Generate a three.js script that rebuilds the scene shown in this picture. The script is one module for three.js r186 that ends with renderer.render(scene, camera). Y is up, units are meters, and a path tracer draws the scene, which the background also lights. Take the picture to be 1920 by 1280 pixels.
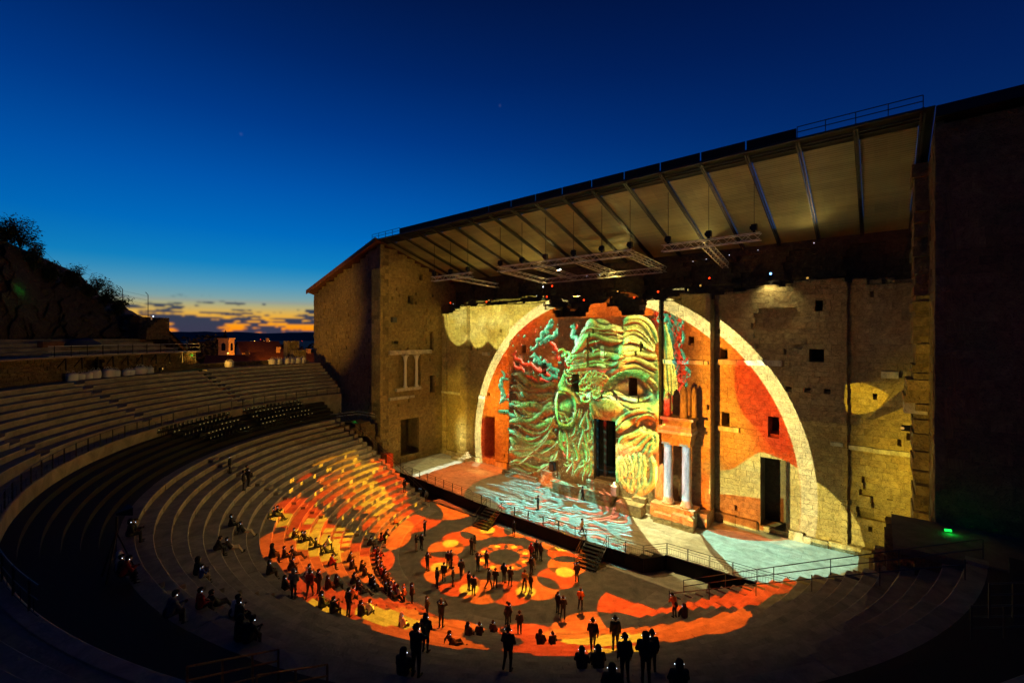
import * as THREE from 'three';
import { mergeGeometries, mergeVertices } from 'three/addons/utils/BufferGeometryUtils.js';
import { MarchingCubes } from 'three/addons/objects/MarchingCubes.js';
import { ImprovedNoise } from 'three/addons/math/ImprovedNoise.js';

// ---------------------------------------------------------------- camera, sky, sun, exposure
// x runs along the stage wall (right positive), y up, z from the wall towards the audience, stage floor at y = 0
const scene = new THREE.Scene();
const camera = new THREE.PerspectiveCamera(74.74, 1.5, 0.1, 30000);
camera.position.set(28.71, 20.34, 51.08);
camera.rotation.set(0, THREE.MathUtils.degToRad(39.5), 0);
camera.setViewOffset(1920, 1280, 0, 9, 1920, 1280);
const renderer = new THREE.WebGLRenderer({ antialias: true });
renderer.toneMapping = THREE.LinearToneMapping;
renderer.toneMappingExposure = 1;
renderer.shadowMap.enabled = true;

const noise = new ImprovedNoise();
const fbm = (x, y, z, n = 4) => { let s = 0, a = 0.5; for (let i = 0; i < n; i++) { s += a * noise.noise(x, y, z); x *= 2.03; y *= 2.03; z *= 2.03; a *= 0.5; } return s; };
function rng(seed) { let a = seed >>> 0; return () => { a = (a + 0x6d2b79f5) | 0; let t = Math.imul(a ^ (a >>> 15), 1 | a); t = (t + Math.imul(t ^ (t >>> 7), 61 | t)) ^ t; return ((t ^ (t >>> 14)) >>> 0) / 4294967296; }; }
const s2l = (v) => { v /= 255; return v <= 0.04045 ? v / 12.92 : Math.pow((v + 0.055) / 1.055, 2.4); };
const rgb = (r, g, b) => new THREE.Color().setRGB(s2l(r), s2l(g), s2l(b));   // an sRGB triple
const SUN_AZ = THREE.MathUtils.degToRad(69);                                   // degrees to the left of the stage wall's far direction
const sunDir = new THREE.Vector3(-Math.sin(SUN_AZ), 0.012, -Math.cos(SUN_AZ)).normalize();

{ // dusk sky: an afterglow where the sun went down, deep blue above and behind, a few flat clouds over the glow, faint stars
  const W = 2048, H = 1024, d = new Float32Array(W * H * 4);
  const glow = [[-90, 120, 92, 30], [0, 230, 122, 10], [0.8, 238, 142, 18], [1.8, 234, 166, 48], [2.6, 216, 172, 84], [3.3, 180, 170, 124], [4.2, 126, 162, 166], [5.6, 80, 152, 186], [8, 16, 128, 192], [11.5, 0, 106, 188], [16.5, 0, 84, 170], [23, 0, 57, 136], [30, 0, 37, 102], [37, 1, 24, 74], [50, 1, 13, 48], [70, 1, 8, 32], [90, 1, 6, 26]];
  const dark = [[-90, 8, 12, 20], [0, 16, 34, 60], [6, 10, 36, 78], [14, 4, 32, 86], [24, 2, 24, 76], [34, 1, 16, 60], [50, 1, 10, 42], [70, 1, 7, 30], [90, 1, 6, 26]];
  const at = (t, e) => { let i = 1; while (i < t.length - 1 && t[i][0] < e) i++; const a = t[i - 1], b = t[i], f = Math.min(1, Math.max(0, (e - a[0]) / (b[0] - a[0]))); return [1, 2, 3].map((k) => s2l(a[k] + (b[k] - a[k]) * f)); };
  for (let j = 0; j < H; j++) {
    const el = ((j + 0.5) / H - 0.5) * 180, G = at(glow, el), D = at(dark, el);
    for (let i = 0; i < W; i++) {
      const a = ((i + 0.5) / W - 0.5) * 2 * Math.PI, dx = Math.cos(a), dz = Math.sin(a);
      const c = (dx * sunDir.x + dz * sunDir.z) / Math.hypot(sunDir.x, sunDir.z), off = Math.acos(Math.max(-1, Math.min(1, c)));
      const w = Math.exp(-Math.pow(off / 1.02, 2.2)), near = Math.exp(-Math.pow(off / 0.75, 2));
      const o = (j * W + i) * 4;
      let px = [0, 1, 2].map((k) => D[k] + (G[k] - D[k]) * w);
      if (el < 4 && el > 0) px = px.map((v, k) => v * (1 + [0.25, 0.1, -0.3][k] * near * (1 - el / 4)));
      // flat cloud bars low over the glow
      if (el > -0.3 && el < 4.6 && w > 0.2) {
        const u = a * 13, n = fbm(u + 3.1, el * 2.1 + fbm(u * 0.7, el * 1.4, 9.2, 2) * 1.5, 4.7, 5), n2 = fbm(u * 3.3, el * 6.2, 1.3, 4);
        const band = Math.exp(-Math.pow((el - 1.75) / 0.75, 2)) * 1.05 + Math.exp(-Math.pow((el - 0.35) / 0.5, 2)) * 1.2 + Math.exp(-Math.pow((el - 3.1) / 0.5, 2)) * 0.42;
        let m = (n + n2 * 0.45) * 2.2 + band * 0.98 - 0.62; m = Math.max(0, Math.min(1, m * 5.5)) * Math.min(1, (4.6 - el) / 0.8);
        const cc = [s2l(28), s2l(52), s2l(80)];
        px = px.map((v, k) => v + (cc[k] - v) * m * 0.97);
      }
      for (let k = 0; k < 3; k++) d[o + k] = px[k];
      d[o + 3] = 1;
    }
  }
  const r = rng(77);                                                            // stars
  for (let n = 0; n < 26; n++) { const i = Math.floor(r() * W), j = Math.floor(H * (0.56 + 0.44 * r())), b = 0.04 + 0.12 * Math.pow(r(), 3); for (let k = 0; k < 3; k++) d[(j * W + i) * 4 + k] += b; }
  const t = new THREE.DataTexture(d, W, H, THREE.RGBAFormat, THREE.FloatType);
  t.mapping = THREE.EquirectangularReflectionMapping; t.magFilter = t.minFilter = THREE.LinearFilter; t.needsUpdate = true;
  scene.background = t; scene.environment = t;
}
const sun = new THREE.DirectionalLight(0xffb070, 0.012);                        // the last light from below the horizon
sun.position.copy(sunDir).multiplyScalar(500); sun.castShadow = true; sun.shadow.radius = 20; sun.shadow.mapSize.set(2048, 2048);
Object.assign(sun.shadow.camera, { left: -120, right: 120, top: 120, bottom: -120, near: 1, far: 1200 });
scene.add(sun, sun.target);

// ---------------------------------------------------------------- helpers
const names = new Map();
function numbered(name) { const n = names.get(name) ?? 0; names.set(name, n + 1); return n ? `${name}_${String(n).padStart(3, '0')}` : name; }
function tag(o, label, category, group, kind) { if (label) o.userData.label = label; if (category) o.userData.category = category; if (group) o.userData.group = group; if (kind) o.userData.kind = kind; return o; }
function thing(name, label, category, pos = [0, 0, 0], turn = 0, group) { const g = new THREE.Group(); g.name = numbered(name); g.position.set(...pos); g.rotation.y = turn; scene.add(g); return tag(g, label, category, group); }
function mesh(name, geo, mat, parent, pos, rot) { const m = new THREE.Mesh(geo, mat); m.name = parent ? name : numbered(name); m.castShadow = m.receiveShadow = true; if (pos) m.position.set(...pos); if (rot) m.rotation.set(...rot); if (mat.vertexColors && !geo.attributes.color) geo.setAttribute("color", new THREE.Float32BufferAttribute(new Float32Array(geo.attributes.position.count * 3).fill(1), 3)); (parent ?? scene).add(m); return m; }
function struct(name, geo, mat, pos) { const m = mesh(name, geo, mat, null, pos); m.name = name; m.userData.kind = 'structure'; return m; }

// Collects flat-shaded polygons with a uv in metres and a tint.
class MB {
  constructor() { this.p = []; this.u = []; this.c = []; }
  tri(a, b, c, t = 1, ou = 0, ov = 0) {
    const ux = b[0] - a[0], uy = b[1] - a[1], uz = b[2] - a[2], vx = c[0] - a[0], vy = c[1] - a[1], vz = c[2] - a[2];
    const nx = Math.abs(uy * vz - uz * vy), ny = Math.abs(uz * vx - ux * vz), nz = Math.abs(ux * vy - uy * vx);
    for (const q of [a, b, c]) {
      this.p.push(q[0], q[1], q[2]);
      if (nx > ny && nx > nz) this.u.push(q[2] / 4 + ou, q[1] / 4 + ov); else if (ny > nz) this.u.push(q[0] / 4 + ou, q[2] / 4 + ov); else this.u.push(q[0] / 4 + ou, q[1] / 4 + ov);
      if (t.length) this.c.push(t[0], t[1], t[2]); else this.c.push(t, t, t);
    }
  }
  quad(a, b, c, d, t, ou, ov) { this.tri(a, b, c, t, ou, ov); this.tri(a, c, d, t, ou, ov); }
  box(x0, x1, y0, y1, z0, z1, t, ou, ov) {
    const P = (x, y, z) => [x, y, z];
    this.quad(P(x0, y0, z1), P(x1, y0, z1), P(x1, y1, z1), P(x0, y1, z1), t, ou, ov); this.quad(P(x1, y0, z0), P(x0, y0, z0), P(x0, y1, z0), P(x1, y1, z0), t, ou, ov);
    this.quad(P(x0, y0, z0), P(x0, y0, z1), P(x0, y1, z1), P(x0, y1, z0), t, ou, ov); this.quad(P(x1, y0, z1), P(x1, y0, z0), P(x1, y1, z0), P(x1, y1, z1), t, ou, ov);
    this.quad(P(x0, y1, z1), P(x1, y1, z1), P(x1, y1, z0), P(x0, y1, z0), t, ou, ov); this.quad(P(x0, y0, z0), P(x1, y0, z0), P(x1, y0, z1), P(x0, y0, z1), t, ou, ov);
    return this;
  }
  // a bar of square or round section between two points
  bar(a, b, w, n = 4, t = 1) {
    const A = new THREE.Vector3(...a), B = new THREE.Vector3(...b), d = B.clone().sub(A).normalize(), s = new THREE.Vector3(0, 1, 0).cross(d); if (s.lengthSq() < 1e-4) s.set(1, 0, 0); s.normalize(); const q = d.clone().cross(s), ring = (O, k) => { const g = (k + 0.5) * 2 * Math.PI / n; return O.clone().addScaledVector(s, Math.cos(g) * w).addScaledVector(q, Math.sin(g) * w).toArray(); };
    for (let k = 0; k < n; k++) { this.quad(ring(A, k), ring(A, k + 1), ring(B, k + 1), ring(B, k), t); this.tri(A.toArray(), ring(A, k + 1), ring(A, k), t); this.tri(B.toArray(), ring(B, k), ring(B, k + 1), t); }
    return this;
  }
  geo(m) { const g = new THREE.BufferGeometry(); g.setAttribute('position', new THREE.Float32BufferAttribute(this.p, 3)); g.setAttribute('uv', new THREE.Float32BufferAttribute(this.u, 2)); g.setAttribute('color', new THREE.Float32BufferAttribute(this.c, 3)); if (m) g.applyMatrix4(m); g.computeVertexNormals(); return g; }
}
const boxGeo = (x0, x1, y0, y1, z0, z1, t) => new MB().box(x0, x1, y0, y1, z0, z1, t).geo();
const O = [0.1, 12.9];                                                           // centre of the seating, in x and z
const polar = (r, deg, y = 0) => { const a = THREE.MathUtils.degToRad(deg); return [O[0] + r * Math.sin(a), y, O[1] + r * Math.cos(a)]; };   // 0 deg = straight out from the stage, + to the right
// sweeps a profile of [r, y] points round the centre of the seating
function sweep(m, prof, d0, d1, step = 1.5, caps = true, tint, segTint) {
  const n = Math.max(1, Math.ceil((d1 - d0) / step)), C = prof.map((p) => [p[0], p[1]]);
  const bottom = Math.min(...C.map((p) => p[1]));
  for (let i = 0; i < n; i++) {
    const a = d0 + (d1 - d0) * i / n, b = d0 + (d1 - d0) * (i + 1) / n, t = tint ? tint(i) : 1;
    for (let k = 0; k + 1 < C.length; k++) m.quad(polar(C[k][0], b, C[k][1]), polar(C[k][0], a, C[k][1]), polar(C[k + 1][0], a, C[k + 1][1]), polar(C[k + 1][0], b, C[k + 1][1]), t * (segTint ? segTint[k] : 1));  // optional tint multiplier for each strip of the profile
  }
  if (caps) for (const [d, s] of [[d0, 1], [d1, -1]]) for (let k = 0; k + 1 < C.length; k++) { const q = [polar(C[k][0], d, bottom), polar(C[k + 1][0], d, bottom), polar(C[k + 1][0], d, C[k + 1][1]), polar(C[k][0], d, C[k][1])]; if (s < 0) q.reverse(); m.quad(...q, tint ? tint(0) : 1); }
  return m;
}

// ---------------------------------------------------------------- computed surfaces
function noiseTexture(size, fn, srgb = false) {
  const d = new Uint8Array(size * size * 4);
  for (let j = 0; j < size; j++) for (let i = 0; i < size; i++) { const v = fn(i / size, j / size), o = (j * size + i) * 4; for (let k = 0; k < 3; k++) d[o + k] = Math.max(0, Math.min(255, (v.length ? v[k] : v) * 255)); d[o + 3] = 255; }
  const t = new THREE.DataTexture(d, size, size); t.wrapS = t.wrapT = THREE.RepeatWrapping; t.magFilter = THREE.LinearFilter; t.minFilter = THREE.LinearMipmapLinearFilter; t.generateMipmaps = true; if (srgb) t.colorSpace = THREE.SRGBColorSpace; t.needsUpdate = true; return t;
}
// seamless fbm over the unit square
const loop = (u, v, f, z, n = 4) => { const a = u * 2 * Math.PI, b = v * 2 * Math.PI, k = f / (2 * Math.PI); return fbm(Math.cos(a) * k + 11 + Math.cos(b) * k * 0.83, Math.sin(a) * k + 7 + z, Math.sin(b) * k + 3 + Math.cos(b) * k * 0.4, n); };
const stoneMap = noiseTexture(512, (u, v) => { const n = loop(u, v, 9, 0, 5), m = loop(u, v, 30, 5, 3), pit = loop(u, v, 60, 9, 2); let t = 0.72 + n * 0.55 + m * 0.32; if (pit > 0.26) t *= 0.45; return [t, t * (0.985 + n * 0.06), t * (0.95 + m * 0.1)]; });
const stoneBump = noiseTexture(512, (u, v) => { const n = loop(u, v, 12, 2, 5), m = loop(u, v, 46, 8, 3), pit = loop(u, v, 60, 9, 2); return 0.55 + n * 0.6 + m * 0.4 - (pit > 0.26 ? 0.35 : 0); });
const concreteMap = noiseTexture(512, (u, v) => { const n = loop(u, v, 6, 20, 5), m = loop(u, v, 38, 25, 3); const t = 0.74 + n * 0.5 + m * 0.26; return [t, t * 0.99, t * 0.975]; });
const fineBump = noiseTexture(256, (u, v) => 0.5 + loop(u, v, 30, 4, 4) * 0.8);
const std = (color, o = {}) => new THREE.MeshStandardMaterial({ color, roughness: 0.9, ...o });
const M = {
  wall: std(rgb(186, 164, 122), { map: stoneMap, bumpMap: stoneBump, bumpScale: 0.085, vertexColors: true }),
  tower: std(rgb(174, 152, 100), { map: stoneMap, bumpMap: stoneBump, bumpScale: 0.1, vertexColors: true }),
  marble: std(rgb(214, 206, 190), { map: stoneMap, bumpMap: stoneBump, bumpScale: 0.02, vertexColors: true, roughness: 0.7 }),
  column: std(rgb(190, 192, 184), { map: stoneMap, bumpMap: stoneBump, bumpScale: 0.03, vertexColors: true, roughness: 0.7 }),
  tier: std(rgb(158, 146, 126), { map: concreteMap, bumpMap: fineBump, bumpScale: 0.01, vertexColors: true }),
  floor: std(rgb(140, 128, 108), { map: concreteMap, bumpMap: fineBump, bumpScale: 0.012, vertexColors: true }),
  board: std(rgb(176, 172, 158), { map: concreteMap, vertexColors: true, roughness: 0.55 }),
  black: std(rgb(16, 16, 17), { roughness: 0.75 }),
  cloth: std(rgb(9, 9, 10), { roughness: 1 }),
  metal: std(rgb(92, 92, 94), { roughness: 0.5, metalness: 0.6 }),
  darkMetal: std(rgb(34, 34, 36), { roughness: 0.5, metalness: 0.3 }),
  rail: std(rgb(58, 56, 54), { roughness: 0.45, metalness: 0.4 }),
  alu: std(rgb(222, 216, 200), { roughness: 0.45, metalness: 0.15 }),
  rust: std(rgb(110, 62, 34), { roughness: 0.8, map: stoneMap }),
  roofPanel: std(rgb(146, 138, 100), { roughness: 0.45, metalness: 0.2, vertexColors: true }),
  wood: std(rgb(150, 96, 52), { roughness: 0.8, map: stoneMap }),
  bag: std(rgb(206, 202, 192), { roughness: 0.95 }),
  tile: std(rgb(104, 62, 44), { roughness: 0.9, map: stoneMap }),
  render: std(rgb(206, 176, 132), { roughness: 0.95, map: concreteMap }),
  rock: std(rgb(126, 104, 70), { map: stoneMap, bumpMap: stoneBump, bumpScale: 0.15, vertexColors: true }),
  hill: std(rgb(92, 76, 50), { map: stoneMap, bumpMap: stoneBump, bumpScale: 0.3, vertexColors: true }),
  earth: std(rgb(84, 74, 54), { map: stoneMap }),
};
const glowing = (r, g, b, k) => std(new THREE.Color(0, 0, 0), { emissive: rgb(r, g, b), emissiveIntensity: k });
const GLOW = { white: glowing(220, 235, 255, 2.6), red: glowing(255, 50, 12, 5), green: glowing(20, 255, 70, 3), blue: glowing(110, 170, 255, 6), warm: glowing(255, 190, 90, 6), plate: glowing(255, 222, 130, 0.3) };  // plate: faint glow given to number plates, which are no lamps
// ---------------------------------------------------------------- masonry
// Cuts a wall (u along it, v up, w out of it) into courses of single blocks, round its openings.
function cutBlocks(o) {
  const r = rng(o.seed), out = [];
  let v = o.v0, maxTop = o.maxTop;
  while (v < maxTop) {
    const h = o.h[0] + (o.h[1] - o.h[0]) * r(), vm = v + h / 2;
    let u = o.u0 - r() * 0.6;
    while (u < o.u1) {
      const w = o.w[0] + (o.w[1] - o.w[0]) * r();
      let a = Math.max(u, o.u0), b = Math.min(u + w, o.u1);
      if (o.u1 - b < 0.25) b = o.u1;
      u = b === o.u1 ? o.u1 : u + w;
      const um = (a + b) / 2, jag = (o.jag ?? 0.5) * (fbm(um * 0.35, o.seed, 0, 2) + 0.15 * r());
      if (vm > o.top(um) + jag) continue;
      let pieces = [[a, b]];
      for (const q of o.open) if (vm > q[2] && vm < q[3]) {
        const arch = q[4] ? Math.sqrt(Math.max(0, 1 - Math.pow(Math.max(0, (vm - (q[3] - q[4])) / q[4]), 2))) : 1, c = (q[0] + q[1]) / 2, hw = (q[1] - q[0]) / 2 * arch;
        pieces = pieces.flatMap(([s, e]) => { const res = []; if (s < c - hw) res.push([s, Math.min(e, c - hw)]); if (e > c + hw) res.push([Math.max(s, c + hw), e]); return res; });
      }
      const hole = r() < (o.holes ?? 0.02);
      for (const [s, e] of pieces) {
        if (e - s < 0.08) continue;
        let w0 = (r() - 0.5) * (o.rough ?? 0.05); if (r() < 0.03) w0 -= 0.05;
        for (const q of o.sunk ?? []) if (um > q[0] && um < q[1] && vm > q[2] && vm < q[3]) w0 -= q[4];
        const patch = 1 + 0.9 * fbm(um * 0.12, vm * 0.16, o.seed * 3.7, 3), t = (0.93 + 0.12 * r()) * patch * (o.tone ?? 1), warm = 0.96 + 0.08 * r();
        const tint = [t * warm, t, t * (2 - warm) * 0.97], ou = r(), ov = r();
        if (hole && e - s > 0.7) { const m = s + (e - s) * (0.3 + 0.4 * r()); out.push({ s, e: m - 0.14, v, h, w: w0, tint, ou, ov }, { s: m + 0.14, e, v, h, w: w0, tint, ou, ov }); } else out.push({ s, e, v, h, w: w0, tint, ou, ov });
      }
    }
    v += h;
  }
  return out;
}
function blockInto(m, b, g = 0.005, c = 0.016, depth = 0.45) {
  const s = b.s + g, e = b.e - g, v0 = b.v + g * 0.6, v1 = b.v + b.h - g * 0.6, w = b.w, k = w - c, d = -depth, P = (u, v, ww) => [u, v, ww];
  m.quad(P(s + c, v0 + c, w), P(e - c, v0 + c, w), P(e - c, v1 - c, w), P(s + c, v1 - c, w), b.tint, b.ou, b.ov);
  m.quad(P(s, v0, k), P(e, v0, k), P(e - c, v0 + c, w), P(s + c, v0 + c, w), b.tint, b.ou, b.ov); m.quad(P(s + c, v1 - c, w), P(e - c, v1 - c, w), P(e, v1, k), P(s, v1, k), b.tint, b.ou, b.ov);
  m.quad(P(s, v0, k), P(s + c, v0 + c, w), P(s + c, v1 - c, w), P(s, v1, k), b.tint, b.ou, b.ov); m.quad(P(e - c, v0 + c, w), P(e, v0, k), P(e, v1, k), P(e - c, v1 - c, w), b.tint, b.ou, b.ov);
  m.quad(P(s, v1, k), P(e, v1, k), P(e, v1, d), P(s, v1, d), b.tint, b.ou, b.ov); m.quad(P(s, v0, d), P(e, v0, d), P(e, v0, k), P(s, v0, k), b.tint, b.ou, b.ov);
  m.quad(P(s, v0, d), P(s, v0, k), P(s, v1, k), P(s, v1, d), b.tint, b.ou, b.ov); m.quad(P(e, v0, k), P(e, v0, d), P(e, v1, d), P(e, v1, k), b.tint, b.ou, b.ov);
}
// The rubble core behind the blocks: boxes between the openings, from w = -0.46 back to w = back.
function coreInto(m, o, back) {
  const us = [...new Set([o.u0 + 0.03, o.u1 - 0.03, ...(o.cols ?? []), ...o.open.flatMap((q) => [q[0], q[1]])])].filter((u) => u >= o.u0 && u <= o.u1).sort((a, b) => a - b);
  for (let i = 0; i + 1 < us.length; i++) {
    const a = us[i], b = us[i + 1], c = (a + b) / 2; if (b - a < 1e-3) continue;
    const top = Math.min(o.top(a + 0.01), o.top(c), o.top(b - 0.01)) - 0.45, cuts = o.open.filter((q) => q[0] < c && q[1] > c && !q[5]).sort((p, q) => p[2] - q[2]);
    let v = o.v0; for (const q of cuts) { if (q[2] > v) m.box(a, b, v, q[2], back, -0.46, 0.62); v = q[3]; }
    if (top > v) m.box(a, b, v, top, back, -0.46, 0.62);
  }
}
const along = (x, y, z, dir) => { const m = new THREE.Matrix4().makeBasis(new THREE.Vector3(...dir[0]), new THREE.Vector3(0, 1, 0), new THREE.Vector3(...dir[1])); m.setPosition(x, y, z); return m; };
const FRONT = [[1, 0, 0], [0, 0, 1]], EAST = [[0, 0, -1], [1, 0, 0]], WEST = [[0, 0, 1], [-1, 0, 0]];
const W_END = -4.2;

// ---------------------------------------------------------------- ground, hills, town floor
{
  const g = new THREE.PlaneGeometry(24000, 24000, 40, 40); g.rotateX(-Math.PI / 2);
  struct('ground', g, M.earth, [0, -2.2, 0]);
  const floor = new MB(); sweep(floor, [[0.01, 0], [5, 0], [10, 0], [17.2, 0]], -180, 180, 4, false);
  struct('orchestra_floor', floor.geo(), M.floor, [0, -1.4, 0]);
  // the slightly raised paved ring in front of the lowest row
  const ring = new MB(), r = rng(4); sweep(ring, [[13.85, -1.4], [13.87, -1.3], [13.92, -1.27], [15.9, -1.25]], -86, 86, 2, true, (i) => 0.9 + 0.2 * ((i * 7919) % 10) / 10);
  struct('orchestra_pavement', ring.geo(), M.tier);
  // two far ridges
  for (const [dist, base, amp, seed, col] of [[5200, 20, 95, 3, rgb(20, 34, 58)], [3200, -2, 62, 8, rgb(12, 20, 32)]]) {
    const m = new MB();
    for (let d = 20; d < 130; d += 0.5) {
      const p = (q) => { const a = THREE.MathUtils.degToRad(q), h = Math.max(6, base + 30 + amp * (fbm(q * 0.09, seed, 0, 4) + 0.18)); return [[camera.position.x - Math.sin(a) * dist, h, camera.position.z - Math.cos(a) * dist], [camera.position.x - Math.sin(a) * dist * 1.2, -3, camera.position.z - Math.cos(a) * dist * 1.2], [camera.position.x - Math.sin(a) * dist * 0.86, -3, camera.position.z - Math.cos(a) * dist * 0.86]]; };
      const A = p(d), B = p(d + 0.5);
      m.quad(A[2], B[2], B[0], A[0], 1); m.quad(A[0], B[0], B[1], A[1], 1);
    }
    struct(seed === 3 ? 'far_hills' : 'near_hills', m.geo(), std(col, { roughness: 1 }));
  }
}

// ---------------------------------------------------------------- the stage wall
const ZONES = [
  { u0: -31, u1: -14, z: -1.75, seed: 11, top: (u) => (u < -27.6 ? 24.2 : u < -26.2 ? 24.9 : 25.4), open: [[-20.6, -18.4, 1.2, 7.5], [-24.3, -23.5, 17.9, 18.9], [-20.1, -19.4, 10.7, 11.6], [-17.4, -16.9, 21.0, 21.6]] },
  { u0: -14, u1: -4.6, z: 0, seed: 12, top: (u) => (u < -7 ? 25.1 : u < -5.9 ? 24.2 : 23.0), open: [[-11.6, -10.8, 17.9, 19.3], [-8.0, -7.2, 15.2, 16.6]] },
  { u0: -4.6, u1: 9.2, z: 1, seed: 13, jag: 0.25, cols: [-0.9, -0.4, 0.1, 0.8, 1.5, 2.2, 2.9, 3.5, 4.1, 4.6], top: (u) => { const d = (u - 1.9) / 2.75; return Math.abs(d) < 1 ? 22.4 + 2.1 * Math.sqrt(1 - d * d) : u > 7.6 ? 24.5 : 22.7; }, open: [[-0.2, 4.2, 16.4, 21.4, 1.6, 1], [-2.5, -1.4, 13.1, 15.6, 0.5], [5.5, 6.6, 13.2, 15.5, 0.5], [0.8, 3.8, 2.6, 10.0], [6.9, 7.3, 18.9, 19.5]] },
  { u0: 9.2, u1: 14.5, z: 0, seed: 14, top: (u) => (u < 10.8 ? 24.6 : 24.9), open: [[12.2, 12.8, 19.6, 20.3]] },
  { u0: 14.5, u1: 26.1, z: -1.75, seed: 15, top: (u) => (u < 18 ? 25.0 : u < 22.5 ? 25.5 : 25.7), open: [[19.0, 21.3, 0.4, 7.8], [15.0, 15.8, 17.8, 18.9], [15.2, 16.0, 10.5, 11.9], [19.7, 20.7, 10.2, 12.0], [23.3, 24.5, 17.9, 19.3], [23.8, 24.4, 22.7, 24.0], [21.3, 21.8, 15.0, 15.5], [22.9, 23.4, 15.0, 15.5], [24.5, 25.0, 15.0, 15.5]], sunk: [[18.3, 22.1, 19.2, 23.3, 0.38]] },
  { u0: 26.1, u1: 31.4, z: -2.0, seed: 16, top: () => 25.4, open: [[28.2, 28.5, 14.7, 15.1]], sunk: [[27.6, 29.3, 3.4, 7.3, 0.4]] },
];
const stageWall = thing('stage_wall', 'long ruined ashlar stage wall behind the stage, lit by a projected picture', 'wall');
{
  const rest = new MB(), near = [], core = new MB();
  for (const Z of ZONES) {
    const o = { v0: 0, maxTop: 26.6, h: [0.46, 0.64], w: [0.8, 1.7], holes: 0.012, rough: 0.03, ...Z };
    const m4 = along(0, 0, Z.z, FRONT);
    for (const b of cutBlocks(o)) { b.z = Z.z; const dx = (b.s + b.e) / 2 - 28.71, dz = Z.z - 51.08; b.size = (b.e - b.s) * b.h / (dx * dx + dz * dz); near.push(b); }
    const c = new MB(); coreInto(c, o, W_END - Z.z + 0.01); for (let i = 0; i < c.p.length; i += 3) core.p.push(c.p[i], c.p[i + 1], c.p[i + 2] + Z.z); core.u.push(...c.u); core.c.push(...c.c);
  }
  near.sort((a, b) => b.size - a.size);
  near.forEach((b, i) => {
    if (i < 300) { const m = new MB(); blockInto(m, { ...b, s: (b.s - b.e) / 2, e: (b.e - b.s) / 2, v: 0 }); mesh('stone_block', m.geo(), M.wall, stageWall, [(b.s + b.e) / 2, b.v, b.z]); } else { const q = new MB(); blockInto(q, b); for (let k = 0; k < q.p.length; k += 3) rest.p.push(q.p[k], q.p[k + 1], q.p[k + 2] + b.z); for (const v of q.u) rest.u.push(v); for (const v of q.c) rest.c.push(v); }
  });
  mesh('masonry', rest.geo(), M.wall, stageWall).userData.kind = 'stuff';
  mesh('wall_core', core.geo(), M.wall, stageWall);
  // string courses of pale stone, broken in places
  const r = rng(21), ledge = (x0, x1, y, z, h, gap) => { let x = x0; while (x < x1) { const w = Math.min(x1 - x, 0.9 + r() * 1.3); if (r() > gap) { const m = new MB(); m.box(-w / 2 + 0.015, w / 2 - 0.015, 0, h * (0.8 + 0.3 * r()), -0.3, 0.28 + 0.14 * r(), 0.85 + 0.2 * r()); mesh('cornice_stone', m.geo(), M.marble, stageWall, [x + w / 2, y + (r() - 0.5) * 0.05, z]); } x += w; } };
  ledge(-23.6, -14.2, 17.3, -1.75, 0.5, 0.45); ledge(-13.6, -5, 17.2, 0, 0.45, 0.6); ledge(9.4, 14.3, 17.25, 0, 0.5, 0.12); ledge(14.8, 22.4, 17.3, -1.75, 0.55, 0.1); ledge(25.2, 30, 16.6, -1.85, 0.7, 0.5);
  ledge(-30.6, -24.6, 10.5, -1.75, 0.4, 0.15); ledge(-21.6, -19.6, 10.3, -1.75, 0.5, 0.2); ledge(14.8, 17, 10, -1.75, 0.5, 0.1); ledge(23.6, 26, 9.9, -1.75, 0.35, 0.3); ledge(26.4, 31, 9.7, -2.0, 0.4, 0.35);
  ledge(-3, 6.8, 12.6, 1, 0.7, 0.35);
  // a low plinth along the foot of the wall
  const plinth = (x0, x1, z, h) => { let x = x0; while (x < x1) { const w = Math.min(x1 - x, 1.1 + r() * 1.2); const m = new MB(); m.box(-w / 2 + 0.02, w / 2 - 0.02, 0, h * (0.7 + 0.5 * r()), -0.2, 0.35 + 0.25 * r(), 0.8 + 0.25 * r()); mesh('plinth_stone', m.geo(), M.wall, stageWall, [x + w / 2, 0.002, z]); x += w; } };
  plinth(-31, -21.2, -1.75, 0.7); plinth(-18, -14, -1.75, 0.9); plinth(-14, -5.2, 0, 1.2); plinth(4.2, 9, 1, 1.4); plinth(14.7, 18.8, -1.75, 1.0); plinth(21.6, 31, -1.75, 0.8);
  // engaged piers: a weathered one left, a narrow one right
  for (const [x, z, w, d, h0, h1, seed] of [[-24.6, -1.75, 0.75, 0.85, 0.9, 25, 31], [-29.9, -1.75, 0.5, 0.4, 0, 24, 32], [26.1, -1.85, 0.22, 0.35, 0, 25.3, 33], [-14.4, -1.75, 0.5, 0.5, 0, 12, 35]]) {
    const q = new MB(), rr = rng(seed); let y = h0;
    while (y < h1) { const h = 0.5 + rr() * 0.3, e = (rr() - 0.5) * 0.14; q.box(-w + e, w + e * 0.6, y + 0.012, y + h - 0.012, -0.1, d + (rr() - 0.5) * 0.16, 0.8 + 0.3 * rr(), rr(), rr()); y += h; }
    mesh('pier', q.geo(), M.wall, stageWall, [x, 0, z]);
  }
  const pb = new MB(); pb.box(-1.7, 1.5, 0, 0.55, -0.2, 2.0, 0.9).box(-1.25, 1.2, 0.55, 1.0, -0.2, 1.5, 0.95).box(-1.0, 1.0, 1.0, 1.45, -0.2, 1.2, 1); mesh('pier_base', pb.geo(), M.wall, stageWall, [-24.6, 0.003, -1.75]);
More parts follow.
